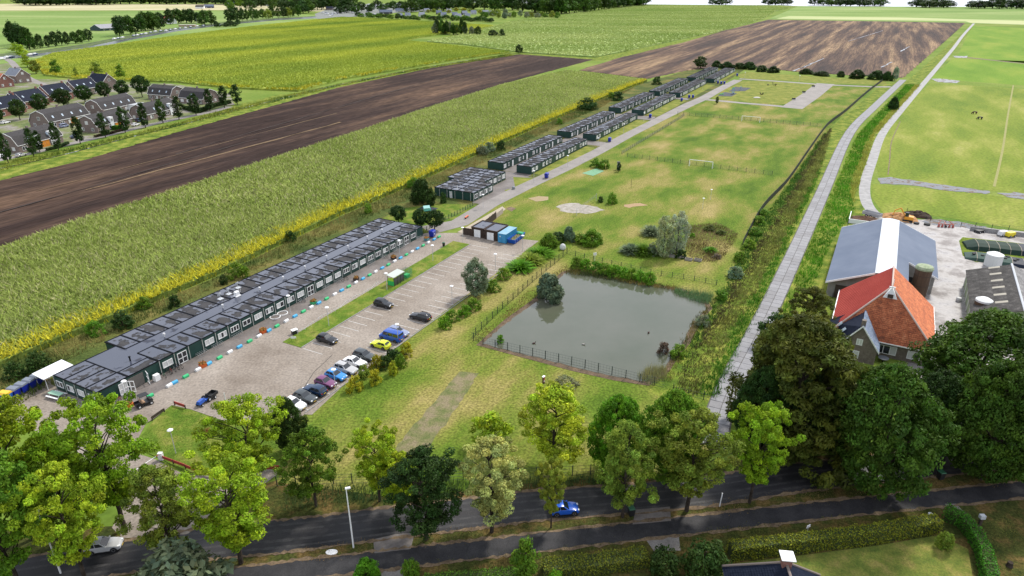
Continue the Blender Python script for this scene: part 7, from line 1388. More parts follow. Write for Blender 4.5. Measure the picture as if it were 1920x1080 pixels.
for i, (x, y, L_, m, rf, lab) in enumerate([(368, 13, 20, WWALL, TILE_G, 'white far house left of the avenue, left one'), (384, 12, 22, mat('far_dark_wall', (.03, .03, .08), rough=.6), DKS, 'dark blue far house left of the avenue'), (428, 6, 26, WWALL, mat('pale_blue_roof', (.4, .46, .55), rough=.5), 'large pale roofed building behind the avenue'), (465, 8, 26, BRICK, TILE_D, 'dark solar roofed building behind the avenue'), (548, 20, 12, BRICK_R, mat('salmon_roof', (.6, .22, .16), rough=.7), 'salmon pink roofed building near the avenue end'), (612, 16, 16, BRICK, TILE_D, 'brown building with white windows at the marina'), (500, 8, 16, WWALL, TILE_G, 'small grey roofed house in the avenue trees'), (600, 8, 22, WWALL, LGREY, 'pale hall at the top of the village'), (690, 10, 30, WWALL, LGREY, 'white hall at the marina, left'), (735, 8, 30, WWALL, LGREY, 'white hall at the marina, right')]):
    gable_house(at(x, y + 3), R(5 + 9 * (i % 3)), L_, 12, 4, 8, m, rf, lab, trim=False, wins=2, sky=0, chimney=0, endwin=False)
# boats
BOATW = mat('boat_white', (.7, .7, .7), rough=.3); BOATB = mat('boat_blue', (.03, .08, .2), rough=.3)
def boat_parts(L_, m, mast):
    w = L_ * .16; V = []; F = []
    for x, k, z in ((-.5, .8, .0), (-.2, 1, 0), (.2, .95, 0), (.42, .5, .05), (.5, .03, .15)): V += [(x * L_, -w * k, 1 + z * 2), (x * L_ * .95, -w * k * .6, .1), (x * L_ * .95, w * k * .6, .1), (x * L_, w * k, 1 + z * 2)]
    for i in range(4):
        for j in range(3): a = i * 4 + j; F.append((a, a + 4, a + 5, a + 1))
        F.append((i * 4, i * 4 + 3, i * 4 + 7, i * 4 + 4))
    F.append((0, 1, 2, 3)); hull = MB().add(V, F).mesh('hull', m); cab = MB().box(-L_ * .3, L_ * .12, -w * .6, w * .6, 1, 1.9, taper=.15).mesh('cabin', BOATW); ms = MB().bar((0, 0, 1), (0, 0, 1 + mast), .12, n=5).mesh('mast', LGREY) if mast else None
    return hull, cab, ms
bp = [boat_parts(9, BOATW, 0), boat_parts(8, BOATB, 0), boat_parts(10, BOATW, 11), boat_parts(12, BOATW, 15)]
def boat(k, x, y, rz, label, group):
    t = ob('boat', None, None, (*at(x, y), .05), rz, label=label, cat='boat', group=group); ob('hull', bp[k][0], t); ob('cabin', bp[k][1], t)
    if bp[k][2]: ob('mast', bp[k][2], t)
cd = math.atan2(*(np.array(at(420, 45)) - np.array(at(215, 74)))[::-1])
for i, (x, y) in enumerate([(215, 74), (222, 73), (230, 71.5), (252, 68), (258, 67), (266, 65.5), (274, 64), (283, 62), (292, 60), (302, 59), (312, 58.5), (320, 57), (329, 55.5), (338, 54.5), (348, 53), (358, 51.5), (370, 50), (382, 49), (58, 104), (66, 103), (14, 109), (22, 108), (4, 112)]):
    boat(2 if i == 16 else i % 2, x, y, cd + random.uniform(-.1, .1), 'moored boat on the canal before the far farm' if i < 18 else 'moored white boat at the bend of the canal, left' , 'boats moored along the canal' if i < 18 else 'boats at the canal bend')
for i in range(34):
    x, y = random.choice([(600 + random.uniform(-5, 40), random.uniform(24, 31)), (655 + random.uniform(0, 60), random.uniform(12, 28)), (610 + random.uniform(0, 40), random.uniform(22, 28))]); boat(random.choice([0, 0, 2, 1]), x, y, random.uniform(0, 3), 'small white boat in the marina by the village', 'boats in the marina')
for i in range(16): boat(3, 782 + i * 3.4 + (0 if i < 9 else 18), 13 + (i % 3), R(90), 'sailing boat with a tall mast behind the far houses', 'sailing boats with masts')
sheet('marina_quay', P((595, 36), (680, 30), (760, 22), (840, 16), (840, 6), (640, 8), (590, 26)), .085, mat('quay', (.16, .17, .15), rough=.8))
# ------------------------------------------------------------------ farm on the right
FA = R(61.5); FU = (math.cos(FA), math.sin(FA)); FV = (FU[1], -FU[0]); F0 = at(1554, 524, 4)
def FP(u, v): return (F0[0] + u * FU[0] + v * FV[0], F0[1] + u * FU[1] + v * FV[1])
def FL(u, v, z): return (u, -v, z)          # local in a thing at F0 rotated by FA
SHEETM = mat('blue_grey_corrugated', ramp=[(.35, (.20, .235, .30)), (.65, (.25, .285, .35))], scale=.15, detail=6, rough=.38, spec=.5, metal=0)
t = ob('barn', None, None, (*F0, 0), FA, label='large barn with blue grey corrugated roof and a white translucent ridge strip', cat='barn')
ob('wall', MB().xprism([(-20, 0), (0, 0), (0, 3.9), (-8.3, 7.3), (-12, 7.3), (-20, 3.9)], 12, 37.5).xprism([(-14, 0), (0, 0), (0, 3.9), (-8.3, 7.3), (-12, 7.3), (-14, 6.3)], .5, 12).mesh('wall', mat('concrete_panel_wall', ramp=[(.3, (.2, .19, .17)), (.7, (.3, .29, .27))], scale=.6, rough=.9)), t)
def corr(t, u0, u1, v0, z0, v1, z1, name, m, step=1.05, wv=.09):
    """roof sheets: one part per sheet with ribs"""
    n = int(round((u1 - u0) / step)); st = (u1 - u0) / n; k = 4; V = []; F = []
    s = math.hypot(v1 - v0, z1 - z0); nv, nz = -(z1 - z0) / s, (v1 - v0) / s
    if nz < 0: nv, nz = -nv, -nz
    for i in range(k * 2 + 1):
        x = st * i / (k * 2); h = wv * (i % 2)
        V += [(x, -(v0 + nv * h), z0 + nz * h), (x, -(v1 + nv * h), z1 + nz * h)]
    for i in range(k * 2): F.append((2 * i, 2 * i + 2, 2 * i + 3, 2 * i + 1))
    me = MB().add(V, F).mesh(name, m)
    for i in range(n): ob(name, me, t, (u0 + i * st, 0, 0))
corr(t, -1, 38.5, -.5, 3.75, 8.3, 7.5, 'roof_sheet', SHEETM); corr(t, 12, 38.5, 20.6, 3.75, 11.9, 7.5, 'roof_sheet', SHEETM); corr(t, -1, 12, 14.5, 6.35, 11.9, 7.5, 'roof_sheet', SHEETM)
corr(t, -1.2, 38.7, 8.2, 7.62, 10.1, 7.9, 'ridge_sheet', mat('translucent_white_sheet', (.8, .82, .84), rough=.3)); corr(t, -1.2, 38.7, 12.0, 7.62, 10.1, 7.9, 'ridge_sheet', mat('translucent_white_sheet', (0, 0, 0)))
ob('verge_board', MB().add([FL(-1.1, -.5, 3.5), FL(-1.1, 8.3, 7.25), FL(-1.1, 8.3, 7.65), FL(-1.1, -.5, 3.9), FL(-1.0, -.5, 3.5), FL(-1.0, 8.3, 7.25), FL(-1.0, 8.3, 7.65), FL(-1.0, -.5, 3.9)], [(0, 1, 2, 3), (7, 6, 5, 4), (0, 4, 5, 1), (3, 2, 6, 7), (0, 3, 7, 4)]).mesh('verge_board', WHT), t)
ob('verge_board', MB().add([FL(11.9, 14.5, 6.1), FL(11.9, 20.6, 3.5), FL(11.9, 20.6, 3.9), FL(11.9, 14.5, 6.5), FL(12, 14.5, 6.1), FL(12, 20.6, 3.5), FL(12, 20.6, 3.9), FL(12, 14.5, 6.5)], [(0, 1, 2, 3), (7, 6, 5, 4), (0, 4, 5, 1), (3, 2, 6, 7)]).mesh('verge_board', WHT), t)
for v0, z0, v1, z1 in ((-.5, 3.7, 8.3, 7.45), (20.6, 3.7, 11.9, 7.45)): ob('verge_board', MB().add([FL(38.5, v0, z0 - .2), FL(38.5, v1, z1 - .2), FL(38.5, v1, z1 + .2), FL(38.5, v0, z0 + .2), FL(38.6, v0, z0 - .2), FL(38.6, v1, z1 - .2), FL(38.6, v1, z1 + .2), FL(38.6, v0, z0 + .2)], [(0, 1, 2, 3), (7, 6, 5, 4), (3, 2, 6, 7)]).mesh('verge_board', WHT), t)
for v in (1.5, 5): ob('barn_door', MB().box(.35, .45, -v - 2.8, -v, .0, 3).mesh('barn_door', DKB), t)
ob('barn_door', MB().box(11.9, 12, -19, -15, 0, 3.2).mesh('barn_door', mat('opening_shade', (.02, .02, .02), rough=1)), t)  # flat dark slab, the open doorway's shade put into its colour
# big farmhouse with hipped front
RT = mat('red_sheet_roof', ramp=[(.35, (.30, .045, .035)), (.65, (.36, .06, .045))], scale=.2, detail=6, fine=.15, fscale=5, rough=.8, spec=.12)
OT = mat('orange_clay_pantile', ramp=[(.3, (.28, .07, .025)), (.5, (.48, .125, .035)), (.7, (.58, .19, .065))], scale=1.1, detail=8, fine=.3, fscale=5, rough=.75)
OT2 = mat('shaded_clay_pantile', ramp=[(.3, (.15, .05, .022)), (.45, (.32, .085, .03)), (.6, (.42, .13, .05)), (.75, (.5, .2, .09))], scale=1.0, detail=10, fine=.45, fscale=5, rough=.8)  # weathered pantile, darkened: the front slope's shade is put into the colour
t = ob('farmhouse', None, None, (*F0, 0), FA, label='big farmhouse with half red half orange hipped roof in front of the grey barn', cat='farmhouse')
u0, u1, v0, v1, vr, zr_, ze, ur = -23.4, -2.4, 2.5, 19.6, 11.0, 11.2, 3.0, -16.6
ob('wall', MB().box(u0 + .5, u1, -v1 + .5, -v0 - .5, 0, ze + .1).mesh('wall', BRICK_G), t)
E0, E1, E2, E3 = FL(u0, v0, ze), FL(u0, v1, ze), FL(u1, v0, ze), FL(u1, v1, ze); R0, R1 = FL(ur, vr, zr_), FL(u1 - 3.4, vr, zr_)
def tiled(a, b, c, d, rows, cols, name, m, th=.075, jitter=.012, keep=None):
    """quad a-b eave, d-c top: courses of overlapping tiles as one stuff part (too many for single parts)"""
    a, b, c, d = map(Vector, (a, b, c, d)); n = (b - a).cross(d - a).normalized(); n = n if n.z > 0 else -n; mb = MB()
    for i in range(rows):
        v_0 = i / rows; v_1 = (i + 1) / rows
        for j in range(cols):
            w0 = j / cols; w1 = (j + 1) / cols - .06 / cols
            P_ = lambda u, v: (a * (1 - u) + b * u) * (1 - v) + (d * (1 - u) + c * u) * v
            h = n * (th + random.uniform(0, jitter * 3)); q = [P_(w0, v_0) + h, P_(w1, v_0) + h, P_(w1, v_1) + n * .012, P_(w0, v_1) + n * .012, P_(w0, v_0), P_(w1, v_0)]
            mb.add(q, [(0, 1, 2, 3), (4, 5, 1, 0)])
    return mb.mesh(name, m)
def roofplane(pts, m, name='roof'):
    pts = [Vector(p) for p in pts]; n = (pts[1] - pts[0]).cross(pts[2] - pts[0]).normalized(); n = n if n.z > 0 else -n; k = len(pts)
    return ob(name, MB().add(pts + [p - n * .15 for p in pts], [tuple(range(k)), tuple(range(2 * k - 1, k - 1, -1))] + [(i, k + i, k + (i + 1) % k, (i + 1) % k) for i in range(k)]).mesh(name, m), t)
roofplane([E0, E2, R1, R0], RT); roofplane([E3, E1, R0, R1], OT); roofplane([E1, E0, R0], OT2); roofplane([E2, E3, R1], OT2)
ob('roof_tile', tiled(E3, E1, R0, R1, 30, 62, 'roof_tile', OT), t, kind='stuff'); ob('roof_tile', tiled(E1, E0, R0, tuple(np.array(R0) + .001), 30, 48, 'roof_tile', OT2), t, kind='stuff')
for k in range(20):
    x0 = k / 20; a = Vector(E0).lerp(Vector(E2), x0); b = Vector(R0).lerp(Vector(R1), x0); ob('roof_seam', MB().bar(a + Vector((0, 0, .03)), b + Vector((0, 0, .03)), .03).mesh('roof_seam', RT), t)
for a, b in ((E0, R0), (E1, R0), (R0, R1)): ob('ridge_cap', MB().bar(Vector(a) + Vector((0, 0, .1)), Vector(b) + Vector((0, 0, .1)), .16, n=6).mesh('ridge_cap', mat('pale_ridge', (.5, .38, .32), rough=.7)), t)
ob('white_gablet', MB().add([FL(ur - 1.5, vr - 1.3, zr_ - 1.9), FL(ur - 1.5, vr + 1.3, zr_ - 1.9), FL(ur - 1.2, vr, zr_ + .3), FL(ur - .2, vr - 1.3, zr_ - 1.6), FL(ur - .2, vr + 1.3, zr_ - 1.6), FL(ur - .2, vr, zr_ + .3)], [(0, 2, 1), (0, 3, 5, 2), (1, 2, 5, 4)]).mesh('white_gablet', WHT), t)
ob('owl_board', MB().box(ur - 1.62, ur - 1.5, -vr - .45, -vr + .45, zr_ - 1.6, zr_ - .9).mesh('owl_board', DKB), t); ob('finial', MB().bar(FL(ur - 1.2, vr, zr_), FL(ur - 1.2, vr, zr_ + 2.0), .07).box(ur - 1.3, ur - 1.1, -vr - .5, -vr + .5, zr_ + .3, zr_ + .5).mesh('finial', WHT), t)
ob('gutter', MB().box(u0 - .12, u0 + .05, -v1, -v0 - 5, ze - .12, ze + .08).box(u0, u1, -v0 - .05, -v0 + .12, ze - .12, ze + .08).box(u0, u1, -v1 - .12, -v1 + .05, ze - .12, ze + .08).mesh('gutter', WHT), t)
window(t, u0 + .5, -12.2, .7, 3.2, 1.7, 3, rz=-R(90), blind=0); window(t, u0 + .5, -16.5, .7, 2, 1.6, 2, rz=-R(90), blind=.2)
for u in (-18, -13, -8): window(t, u, -v1 + .5, .8, 1.3, 1.3, 2, blind=.3)
ob('door', MB().box(u0 + .44, u0 + .5, -9.5, -8.6, .1, 2.2).mesh('door', WHT), t)
# cross wing of the house
t = ob('house', None, None, (*FP(-27.0, 7.6), 0), FA, label='brick cottage wing with dark and blue slate roof slopes before the red farmhouse', cat='house')
ob('wall', MB().xprism([(-3, 0), (3, 0), (3, 3.0), (0, 7.0), (-3, 3.0)], 0, 8).mesh('wall', BRICK_G), t)
SL = mat('blue_slate', ramp=[(.3, (.13, .18, .26)), (.5, (.2, .26, .35)), (.7, (.3, .36, .45))], scale=1.6, detail=8, fine=.25, fscale=6, rough=.35)
sl1 = (Vector((-.3, -3.3, 2.65)), Vector((8.5, -3.3, 2.65)), Vector((8.5, 0, 7.15)), Vector((-.3, 0, 7.15))); sl2 = (Vector((-.3, 3.4, 2.5)), Vector((8.5, 6.5, 2.5)), Vector((8.5, 0, 7.15)), Vector((-.3, 0, 7.15)))
roofplane(sl1, SL); roofplane(sl2, TILE_D); ob('roof_tile', tiled(*sl1, 18, 22, 'roof_tile', SL), t, kind='stuff')
on_slope(t, *sl2, .3, .35, .8, 1.0, SKYL, 'skylight'); on_slope(t, *sl2, .55, .35, .8, 1.0, SKYL, 'skylight')
for s in (-1, 1): ob('verge_board', MB().add([(-.36, s * 3.4, 2.35), (-.3, s * 3.4, 2.35), (-.3, 0, 6.95), (-.36, 0, 6.95), (-.36, s * 3.4, 2.7), (-.3, s * 3.4, 2.7), (-.3, 0, 7.3), (-.36, 0, 7.3)], [(0, 3, 7, 4), (0, 1, 2, 3), (4, 7, 6, 5), (1, 5, 6, 2)]).mesh('verge_board', WHT), t)
ob('chimney', MB().box(.2, .9, -.35, .35, 6.4, 8.0).mesh('chimney', BRICK_G), t); window(t, 0, 0, 3.3, 1.0, 1.2, 2, rz=-R(90), blind=.5); window(t, 0, .6, .6, 1.9, 1.5, 2, rz=-R(90), blind=.4)
# silo
t = ob('silo', None, None, (*FP(7.2, 17.2), 0), 0, label='brown round feed silo with a mossy green lid beside the barn', cat='silo')
ob('tank', MB().lathe([(1.6, 0), (1.6, 7.2)], 20).mesh('tank', mat('rusty_brown', ramp=[(.3, (.06, .035, .02)), (.7, (.12, .075, .045))], scale=1, stretch=(3, 3, .3), rough=.8)), t); ob('lid', MB().lathe([(1.7, 7.2), (1.75, 7.5), (1.5, 7.9), (.6, 8.15), (.05, 8.2)], 20).mesh('lid', mat('mossy_green', ramp=[(.3, (.2, .26, .14)), (.7, (.34, .38, .26))], scale=2, rough=.9)), t)
for k in range(3): ob('band', MB().lathe([(1.63, 1.5 + k * 2.2), (1.63, 1.62 + k * 2.2)], 20).mesh('band', DKB), t)
ob('ladder', MB().bar((1.75, -.2, 0), (1.75, -.2, 7.8), .06).bar((1.75, .25, 0), (1.75, .25, 7.8), .06).mesh('ladder', WHT), t)
# old barn on the far right
FB = mat('weathered_fibre_cement', ramp=[(.3, (.028, .026, .024)), (.55, (.065, .06, .055)), (.75, (.14, .13, .12))], scale=.8, detail=9, stretch=(1, 1, 1), fine=.3, fscale=4, rough=.9)
FB2 = mat('pale_fibre_cement', ramp=[(.3, (.15, .145, .14)), (.7, (.30, .29, .28))], scale=.6, detail=9, fine=.3, fscale=4, rough=.9)
B0 = at(1825, 590, 3.5); t = ob('barn', None, None, (*B0, 0), R(60.5), label='old barn with a weathered dark corrugated roof at the right edge', cat='barn')
ob('wall', MB().xprism([(-15, 0), (0, 0), (0, 3.4), (-7.4, 6.2), (-15, 3.4)], 0, 25).mesh('wall', mat('pale_green_board', (.3, .36, .22), rough=.8)), t)
def corr2(t, u0, u1, y0, z0, y1, z1, m, rows, light=()):
    st = 1.0; n = int((u1 - u0) / st); V = []; F = []; 
    for r in range(rows):
        for li in (0, 1):
            pass
    a0 = Vector((0, y0, z0)); a1 = Vector((0, y1, z1)); nn = Vector((0, -(z1 - z0), (y1 - y0))).normalized(); nn = nn if nn.z > 0 else -nn
    def me(r, m_):
        V = []; F = []; p = a0.lerp(a1, r / rows); q = a0.lerp(a1, (r + 1.04) / rows)
        for i in range(7):
            h = nn * (.06 * (i % 2) + .04); x = Vector((st * i / 6, 0, 0)); V += [p + h + x, q + h * .7 + x]
        return MB().add(V, [(2 * i, 2 * i + 2, 2 * i + 3, 2 * i + 1) for i in range(6)]).mesh('roof_sheet', m_)
    for r in range(rows):
        a, b = me(r, m), me(r, mat('rooflight_sheet', (.36, .33, .26), rough=.5))
        for i in range(n): ob('roof_sheet', b if (r in light and i % 4 == 1 and i > 3) else a, t, (u0 + i * st, 0, 0))
corr2(t, -.5, 25.5, .4, 3.35, -7.4, 6.3, FB, 4, (2,)); corr2(t, -.5, 25.5, -15.4, 3.35, -7.4, 6.3, FB2, 4, (1,))
ob('ridge_cap', MB().bar((-.6, -7.4, 6.4), (25.6, -7.4, 6.4), .22, n=6).mesh('ridge_cap', LGREY), t); ob('roof_deck', MB().add([(-.4, .3, 3.3), (25.4, .3, 3.3), (25.4, -7.4, 6.22), (-.4, -7.4, 6.22), (-.4, -15.3, 3.3), (25.4, -15.3, 3.3)], [(0, 1, 2, 3), (3, 2, 5, 4)]).mesh('roof_deck', FB), t)
for k in range(6): ob('wall_post', MB().box(.3 + k * 4.8, .5 + k * 4.8, .05, .16, 0, 3.3).mesh('wall_post', WHT), t)
for (x, y), r, h, lab, c in (((1833, 603), 1.5, 4.5, 'small round silo with a pale lid at the near corner of the old barn', 'rusty_brown'), ((1860, 498), 1.8, 2.6, 'white wrapped round tank behind the old barn', 'tank_white')):
    t = ob('silo', None, None, (*at(x, y), 0), 0, label=lab, cat='silo'); mm = mat('tank_white', (.62, .63, .62), rough=.5); ob('tank', MB().lathe([(r, 0), (r, h)], 18).mesh('tank', mm if c == 'tank_white' else MATS['rusty_brown']), t); ob('lid', MB().lathe([(r + .05, h), (r, h + .35), (r * .5, h + .75), (.05, h + .85)], 18).mesh('lid', mm), t)
# silage clamps
def clamp(px0, px1, w, h, m1, m2, label, tyres=0):
    a = Vector(at(*px0)); b = Vector(at(*px1)); d = b - a; t = ob('silage_clamp', None, None, (*a, .07), math.atan2(d.y, d.x), label=label, cat='silage clamp'); L_ = d.length; prof = [(-w / 2, 0), (-w * .42, h * .7), (-w * .2, h), (w * .2, h), (w * .42, h * .7), (w / 2, 0)]
    n = int(L_ / 2.2); 
    for k in range(n):
        x0, x1 = L_ * k / n, L_ * (k + 1) / n - .06; e = (.35 if k == 0 else 1); e1 = 1
        V = [(x0, y * (1 if e == 1 else .8), z * e + random.uniform(-.04, .04)) for y, z in prof] + [(x1, y, z + random.uniform(-.04, .04)) for y, z in prof]
        ob('cover_sheet', MB().add(V, [(i, 6 + i, 7 + i, i + 1) for i in range(5)] + [(0, 1, 2, 3, 4, 5)]).mesh('cover_sheet', m1 if k < n * .42 else m2), t)
        ob('strap', MB().add([(x1 - .02, y * 1.01, z + .03) for y, z in prof] + [(x1 + .1, y * 1.01, z + .03) for y, z in prof], [(i, 6 + i, 7 + i, i + 1) for i in range(5)]).mesh('strap', mat('strap_tan', (.28, .24, .18), rough=.8)), t)
    ty = MB().lathe([(.2, 0), (.4, .02), (.4, .18), (.2, .2)], 10).mesh('tyre', RUB)
    for k in range(tyres): x = random.uniform(1, L_ - 1); ob('tyre', ty, t, (x, random.uniform(-w * .18, w * .18), h + .02))
CG, CN_ = mat('dark_green_sheet', (.018, .038, .028), rough=.7, spec=.15), mat('navy_sheet', (.010, .016, .032), rough=.6, spec=.2)
clamp((1808, 461), (2010, 482), 7.0, 1.6, CG, CN_, 'long green and navy covered silage clamp with tan straps')
clamp((1808, 480), (2010, 510), 6.0, 1.0, mat('grey_green_sheet', (.04, .075, .062), rough=.7, spec=.15), CN_, 'flatter grey green silage clamp with old tyres on it', 22)
t = ob('clamp_wall', None, None, (*at(1818, 432), .05), 0, label='long low pale concrete wall behind the silage clamps', cat='wall'); a = Vector(at(1818, 432)); b = Vector(at(2010, 455)) - a; n = 16; an = math.atan2(b.y, b.x)
for k in range(n): ob('panel', MB().box(0, b.length / n - .06, -.12, .12, 0, 1.1).mesh('panel', CONC), t, (b.x * k / n, b.y * k / n, 0), an)
for (x, y), m, lab in (((1879, 442), BOATW, 'white cube tank on the farmyard edge'), ((1893, 444), mat('machine_yellow', (.75, .6, .02), rough=.5), 'small yellow machine beside the white cube tank'), ((1836, 436), TRIM, 'black low trailer at the yard edge')):
    t = ob('farm_equipment', None, None, (*at(x, y), .05), R(20), label=lab, cat='equipment'); ob('body', MB().box(-1.2, 1.2, -.7, .7, .25, 1.3 if m is not TRIM else .7, taper=.1).mesh('body', m), t); wheel(t, -.8, .75, .3); wheel(t, -.8, -.75, .3); wheel(t, .8, .75, .3); wheel(t, .8, -.75, .3)
# manure pit, mounds, excavator, trailer
t = ob('manure_pit', None, None, (*at(1590, 418), .05), FA, label='concrete walled pit of brown manure behind the grey barn', cat='pit')
ob('wall', MB().box(0, .2, -8.5, 0, 0, 1.2).box(.2, 8, -.2, 0, 0, 1.2).mesh('wall', WWALL), t)
def mound(t, x0, x1, y0, y1, h, m, seed, name='heap', n=14):
    rng = np.random.default_rng(seed); V = []; F = []
    for i in range(n):
        for j in range(n):
            u, v = i / (n - 1), j / (n - 1); z = h * max(0, math.sin(math.pi * u)) ** .6 * max(0, math.sin(math.pi * v)) ** .6 * rng.uniform(.7, 1.15); V.append((x0 + (x1 - x0) * u + rng.normal(0, .1), y0 + (y1 - y0) * v + rng.normal(0, .1), z))
    for i in range(n - 1):
        for j in range(n - 1): a = i * n + j; F.append((a, a + n, a + n + 1, a + 1))
    return ob(name, MB().add(V, F).mesh(name, m), t)
mound(t, .4, 7.5, -8.2, -.4, 1.3, mat('manure', ramp=[(.3, (.045, .022, .012)), (.6, (.12, .06, .03))], scale=1.5, rough=1, bump=1, bscale=4, dist=.15), 3)
t = ob('sand_heap', None, None, (*at(1655, 408), .05), R(-20), label='orange brown heap of sand behind the barn', cat='heap'); mound(t, 0, 9, -2.5, 4, 1.5, mat('orange_sand', ramp=[(.3, (.3, .15, .06)), (.7, (.5, .28, .12))], scale=1.2, rough=1), 4)
t = ob('earth_heap', None, None, (*at(1696, 404), .05), R(-20), label='dark earth heap next to the excavator', cat='heap'); mound(t, 0, 7, -1.5, 3.5, 1.4, mat('dark_earth', ramp=[(.3, (.025, .015, .01)), (.7, (.06, .035, .022))], scale=1.2, rough=1), 5)
t = ob('excavator', None, None, (*at(1701, 415), .06), R(150), label='small orange excavator with a raised arm at the end of the barn', cat='excavator'); OE = mat('excavator_orange', (.7, .3, .02), rough=.45)
for s in (-1, 1): ob('track', MB().box(-1.3, 1.3, s * .9 - .22, s * .9 + .22, 0, .6, taper=.05).mesh('track', RUB), t)
ob('body', MB().box(-1.4, .9, -.95, .95, .65, 1.5, taper=.06).mesh('body', OE), t); ob('cab', MB().box(-.1, .9, .0, .9, 1.5, 2.6, taper=.08).mesh('cab', CGL), t)
ob('boom', MB().bar((.8, -.3, 1.2), (2.2, -.3, 3.4), .2).bar((2.2, -.3, 3.4), (3.6, -.3, 2.6), .17).mesh('boom', OE), t); ob('stick', MB().bar((3.6, -.3, 2.6), (3.9, -.3, 1.0), .14).mesh('stick', OE), t); ob('bucket', MB().box(3.5, 4.2, -.7, .1, .4, 1.0, taper=.15).mesh('bucket', TRIM), t)
t = ob('trailer', None, None, (*at(1634, 408), .06), R(-55), label='grey tipping trailer beside the manure pit', cat='trailer'); ob('body', MB().box(-2.4, 2.4, -1.1, 1.1, .7, .85).box(-2.4, 2.4, -1.1, -1.02, .85, 1.6).box(-2.4, 2.4, 1.02, 1.1, .85, 1.6).box(-2.4, -2.32, -1.02, 1.02, .85, 1.6).box(2.32, 2.4, -1.02, 1.02, .85, 1.6).mesh('body', mat('trailer_grey', (.35, .35, .36), rough=.6)), t)
for x in (-1, .2): wheel(t, x, 1.1, .45, .25); wheel(t, x, -1.1, .45, .25)
t = ob('harrow', None, None, (*at(1772, 426), .06), R(-10), label='red farm implement with folded arms on the yard edge', cat='farm machine'); RDM = mat('implement_red', (.35, .07, .05), rough=.6)
ob('frame', MB().bar((-2, 0, .8), (2, 0, .8), .12).bar((-2, 0, .8), (-1, 1, 1.5), .1).bar((2, 0, .8), (1, 1, 1.5), .1).bar((0, -.6, .6), (0, 1.2, 1.1), .12).mesh('frame', RDM), t)
for x in (-1.8, -.9, 0, .9, 1.8): ob('rotor', MB().bar((x, -.3, .1), (x, -.3, .9), .35, n=8, r2=.1).mesh('rotor', RDM if x else TRIM), t)
for (x, y), r in (((1728, 422), .7), ((1748, 424), .8)):
    t = ob('tyre_ring', None, None, (*at(x - 10, y - 2), .06), 0, label='large black rubber %s lying at the barn end' % ('ring' if r < .75 else 'ring, right one,'), cat='tyre'); ob('tyre', MB().lathe([(r * .5, .05), (r, .0), (r * 1.05, .4), (r * .5, .42)], 16).mesh('tyre', RUB), t)
t = ob('rubble_bag', MB().lathe([(.5, 0), (.6, .4), (.45, .8), (.05, .9)], 8).mesh('rubble_bag', mat('white_bag', (.55, .55, .53), rough=.8)), None, (*at(1797, 565), .06), 0, label='crumpled white sack on the concrete farmyard', cat='sack')
t = ob('garden_table', None, None, (*at(1655, 678), .06), 0, label='grey round garden table before the farmhouse window', cat='table'); ob('table_top', MB().lathe([(.9, .7), (.9, .76)], 14).mesh('table_top', mat('slate_grey', (.12, .13, .14), rough=.5)), t); ob('leg', MB().bar((0, 0, 0), (0, 0, .7), .12).mesh('leg', TRIM), t)
wire_fence([at(1590, 418), at(1583, 470), at(1560, 560)], 1.1, 'old wire fence beside the grey barn', gap=4, dense=.5)
wire_fence(smooth_line(P((1700, 398), (1740, 412), (1790, 424), (1830, 425), (2000, 440))), 1.1, 'post and wire fence along the pasture behind the yard', gap=4, dense=.5)
# horses
def horse(px, py, c, rz, label):
    t = ob('horse', None, None, (*at(px, py), .03), rz, label=label, cat='horse', group=None)
    J = [((-.62, 0, 1.22), .27), ((-.2, 0, 1.2), .30), ((.3, 0, 1.2), .29), ((.62, 0, 1.2), .25), ((.95, 0, 1.0), .16), ((1.2, 0, .62), .12), ((1.3, 0, .3), .11), ((1.42, 0, .08), .06), ((-.85, 0, 1.15), .12), ((-.98, 0, .8), .07), ((-1.0, 0, .5), .05)]
    Ed = [(0, 1), (1, 2), (2, 3), (3, 4), (4, 5), (5, 6), (6, 7), (0, 8), (8, 9), (9, 10)]
    for s in (-1, 1):
        o = len(J); J += [((-.62, s * .17, .95), .15), ((-.5, s * .18, .68), .09), ((-.72, s * .18, .42), .055), ((-.66, s * .18, .05), .06)]; Ed += [(0, o), (o, o + 1), (o + 1, o + 2), (o + 2, o + 3)]
        o = len(J); J += [((.58, s * .16, .9), .12), ((.6, s * .16, .48), .06), ((.6 + .05 * s, s * .16, .05), .06)]; Ed += [(3, o), (o, o + 1), (o + 1, o + 2)]
    me = bpy.data.meshes.new('body'); me.from_pydata([j[0] for j in J], Ed, []); me.materials.append(c); b = ob('body', me, t); sk = b.modifiers.new('skin', 'SKIN'); sb = b.modifiers.new('sub', 'SUBSURF'); sb.levels = sb.render_levels = 1
    bpy.context.view_layer.objects.active = b
    lay = me.skin_vertices[0].data if len(me.skin_vertices) else None
    if lay is None:
        bm = __import__('bmesh').new(); bm.from_mesh(me); L_ = bm.verts.layers.skin.verify(); bm.verts.ensure_lookup_table()
        for i, v in enumerate(bm.verts): v[L_].radius = (J[i][1], J[i][1]); v[L_].use_root = i == 1
        bm.to_mesh(me); bm.free()
    for s in (-1, 1): ob('ear', MB().bar((1.17, s * .07, .68), (1.12, s * .09, .84), .04, n=5, r2=.01).mesh('ear', c), t)
    ob('mane', MB().bar((.6, 0, 1.46), (1.12, 0, .78), .07, n=5, r2=.04).mesh('mane', TRIM), t)
horse(1827, 214, mat('brown_coat', (.06, .025, .012), rough=.7), R(160), 'brown horse grazing in the right pasture, farther one'); horse(1837, 224, mat('black_coat', (.012, .01, .01), rough=.6), R(160), 'black horse grazing in the right pasture, nearer one')
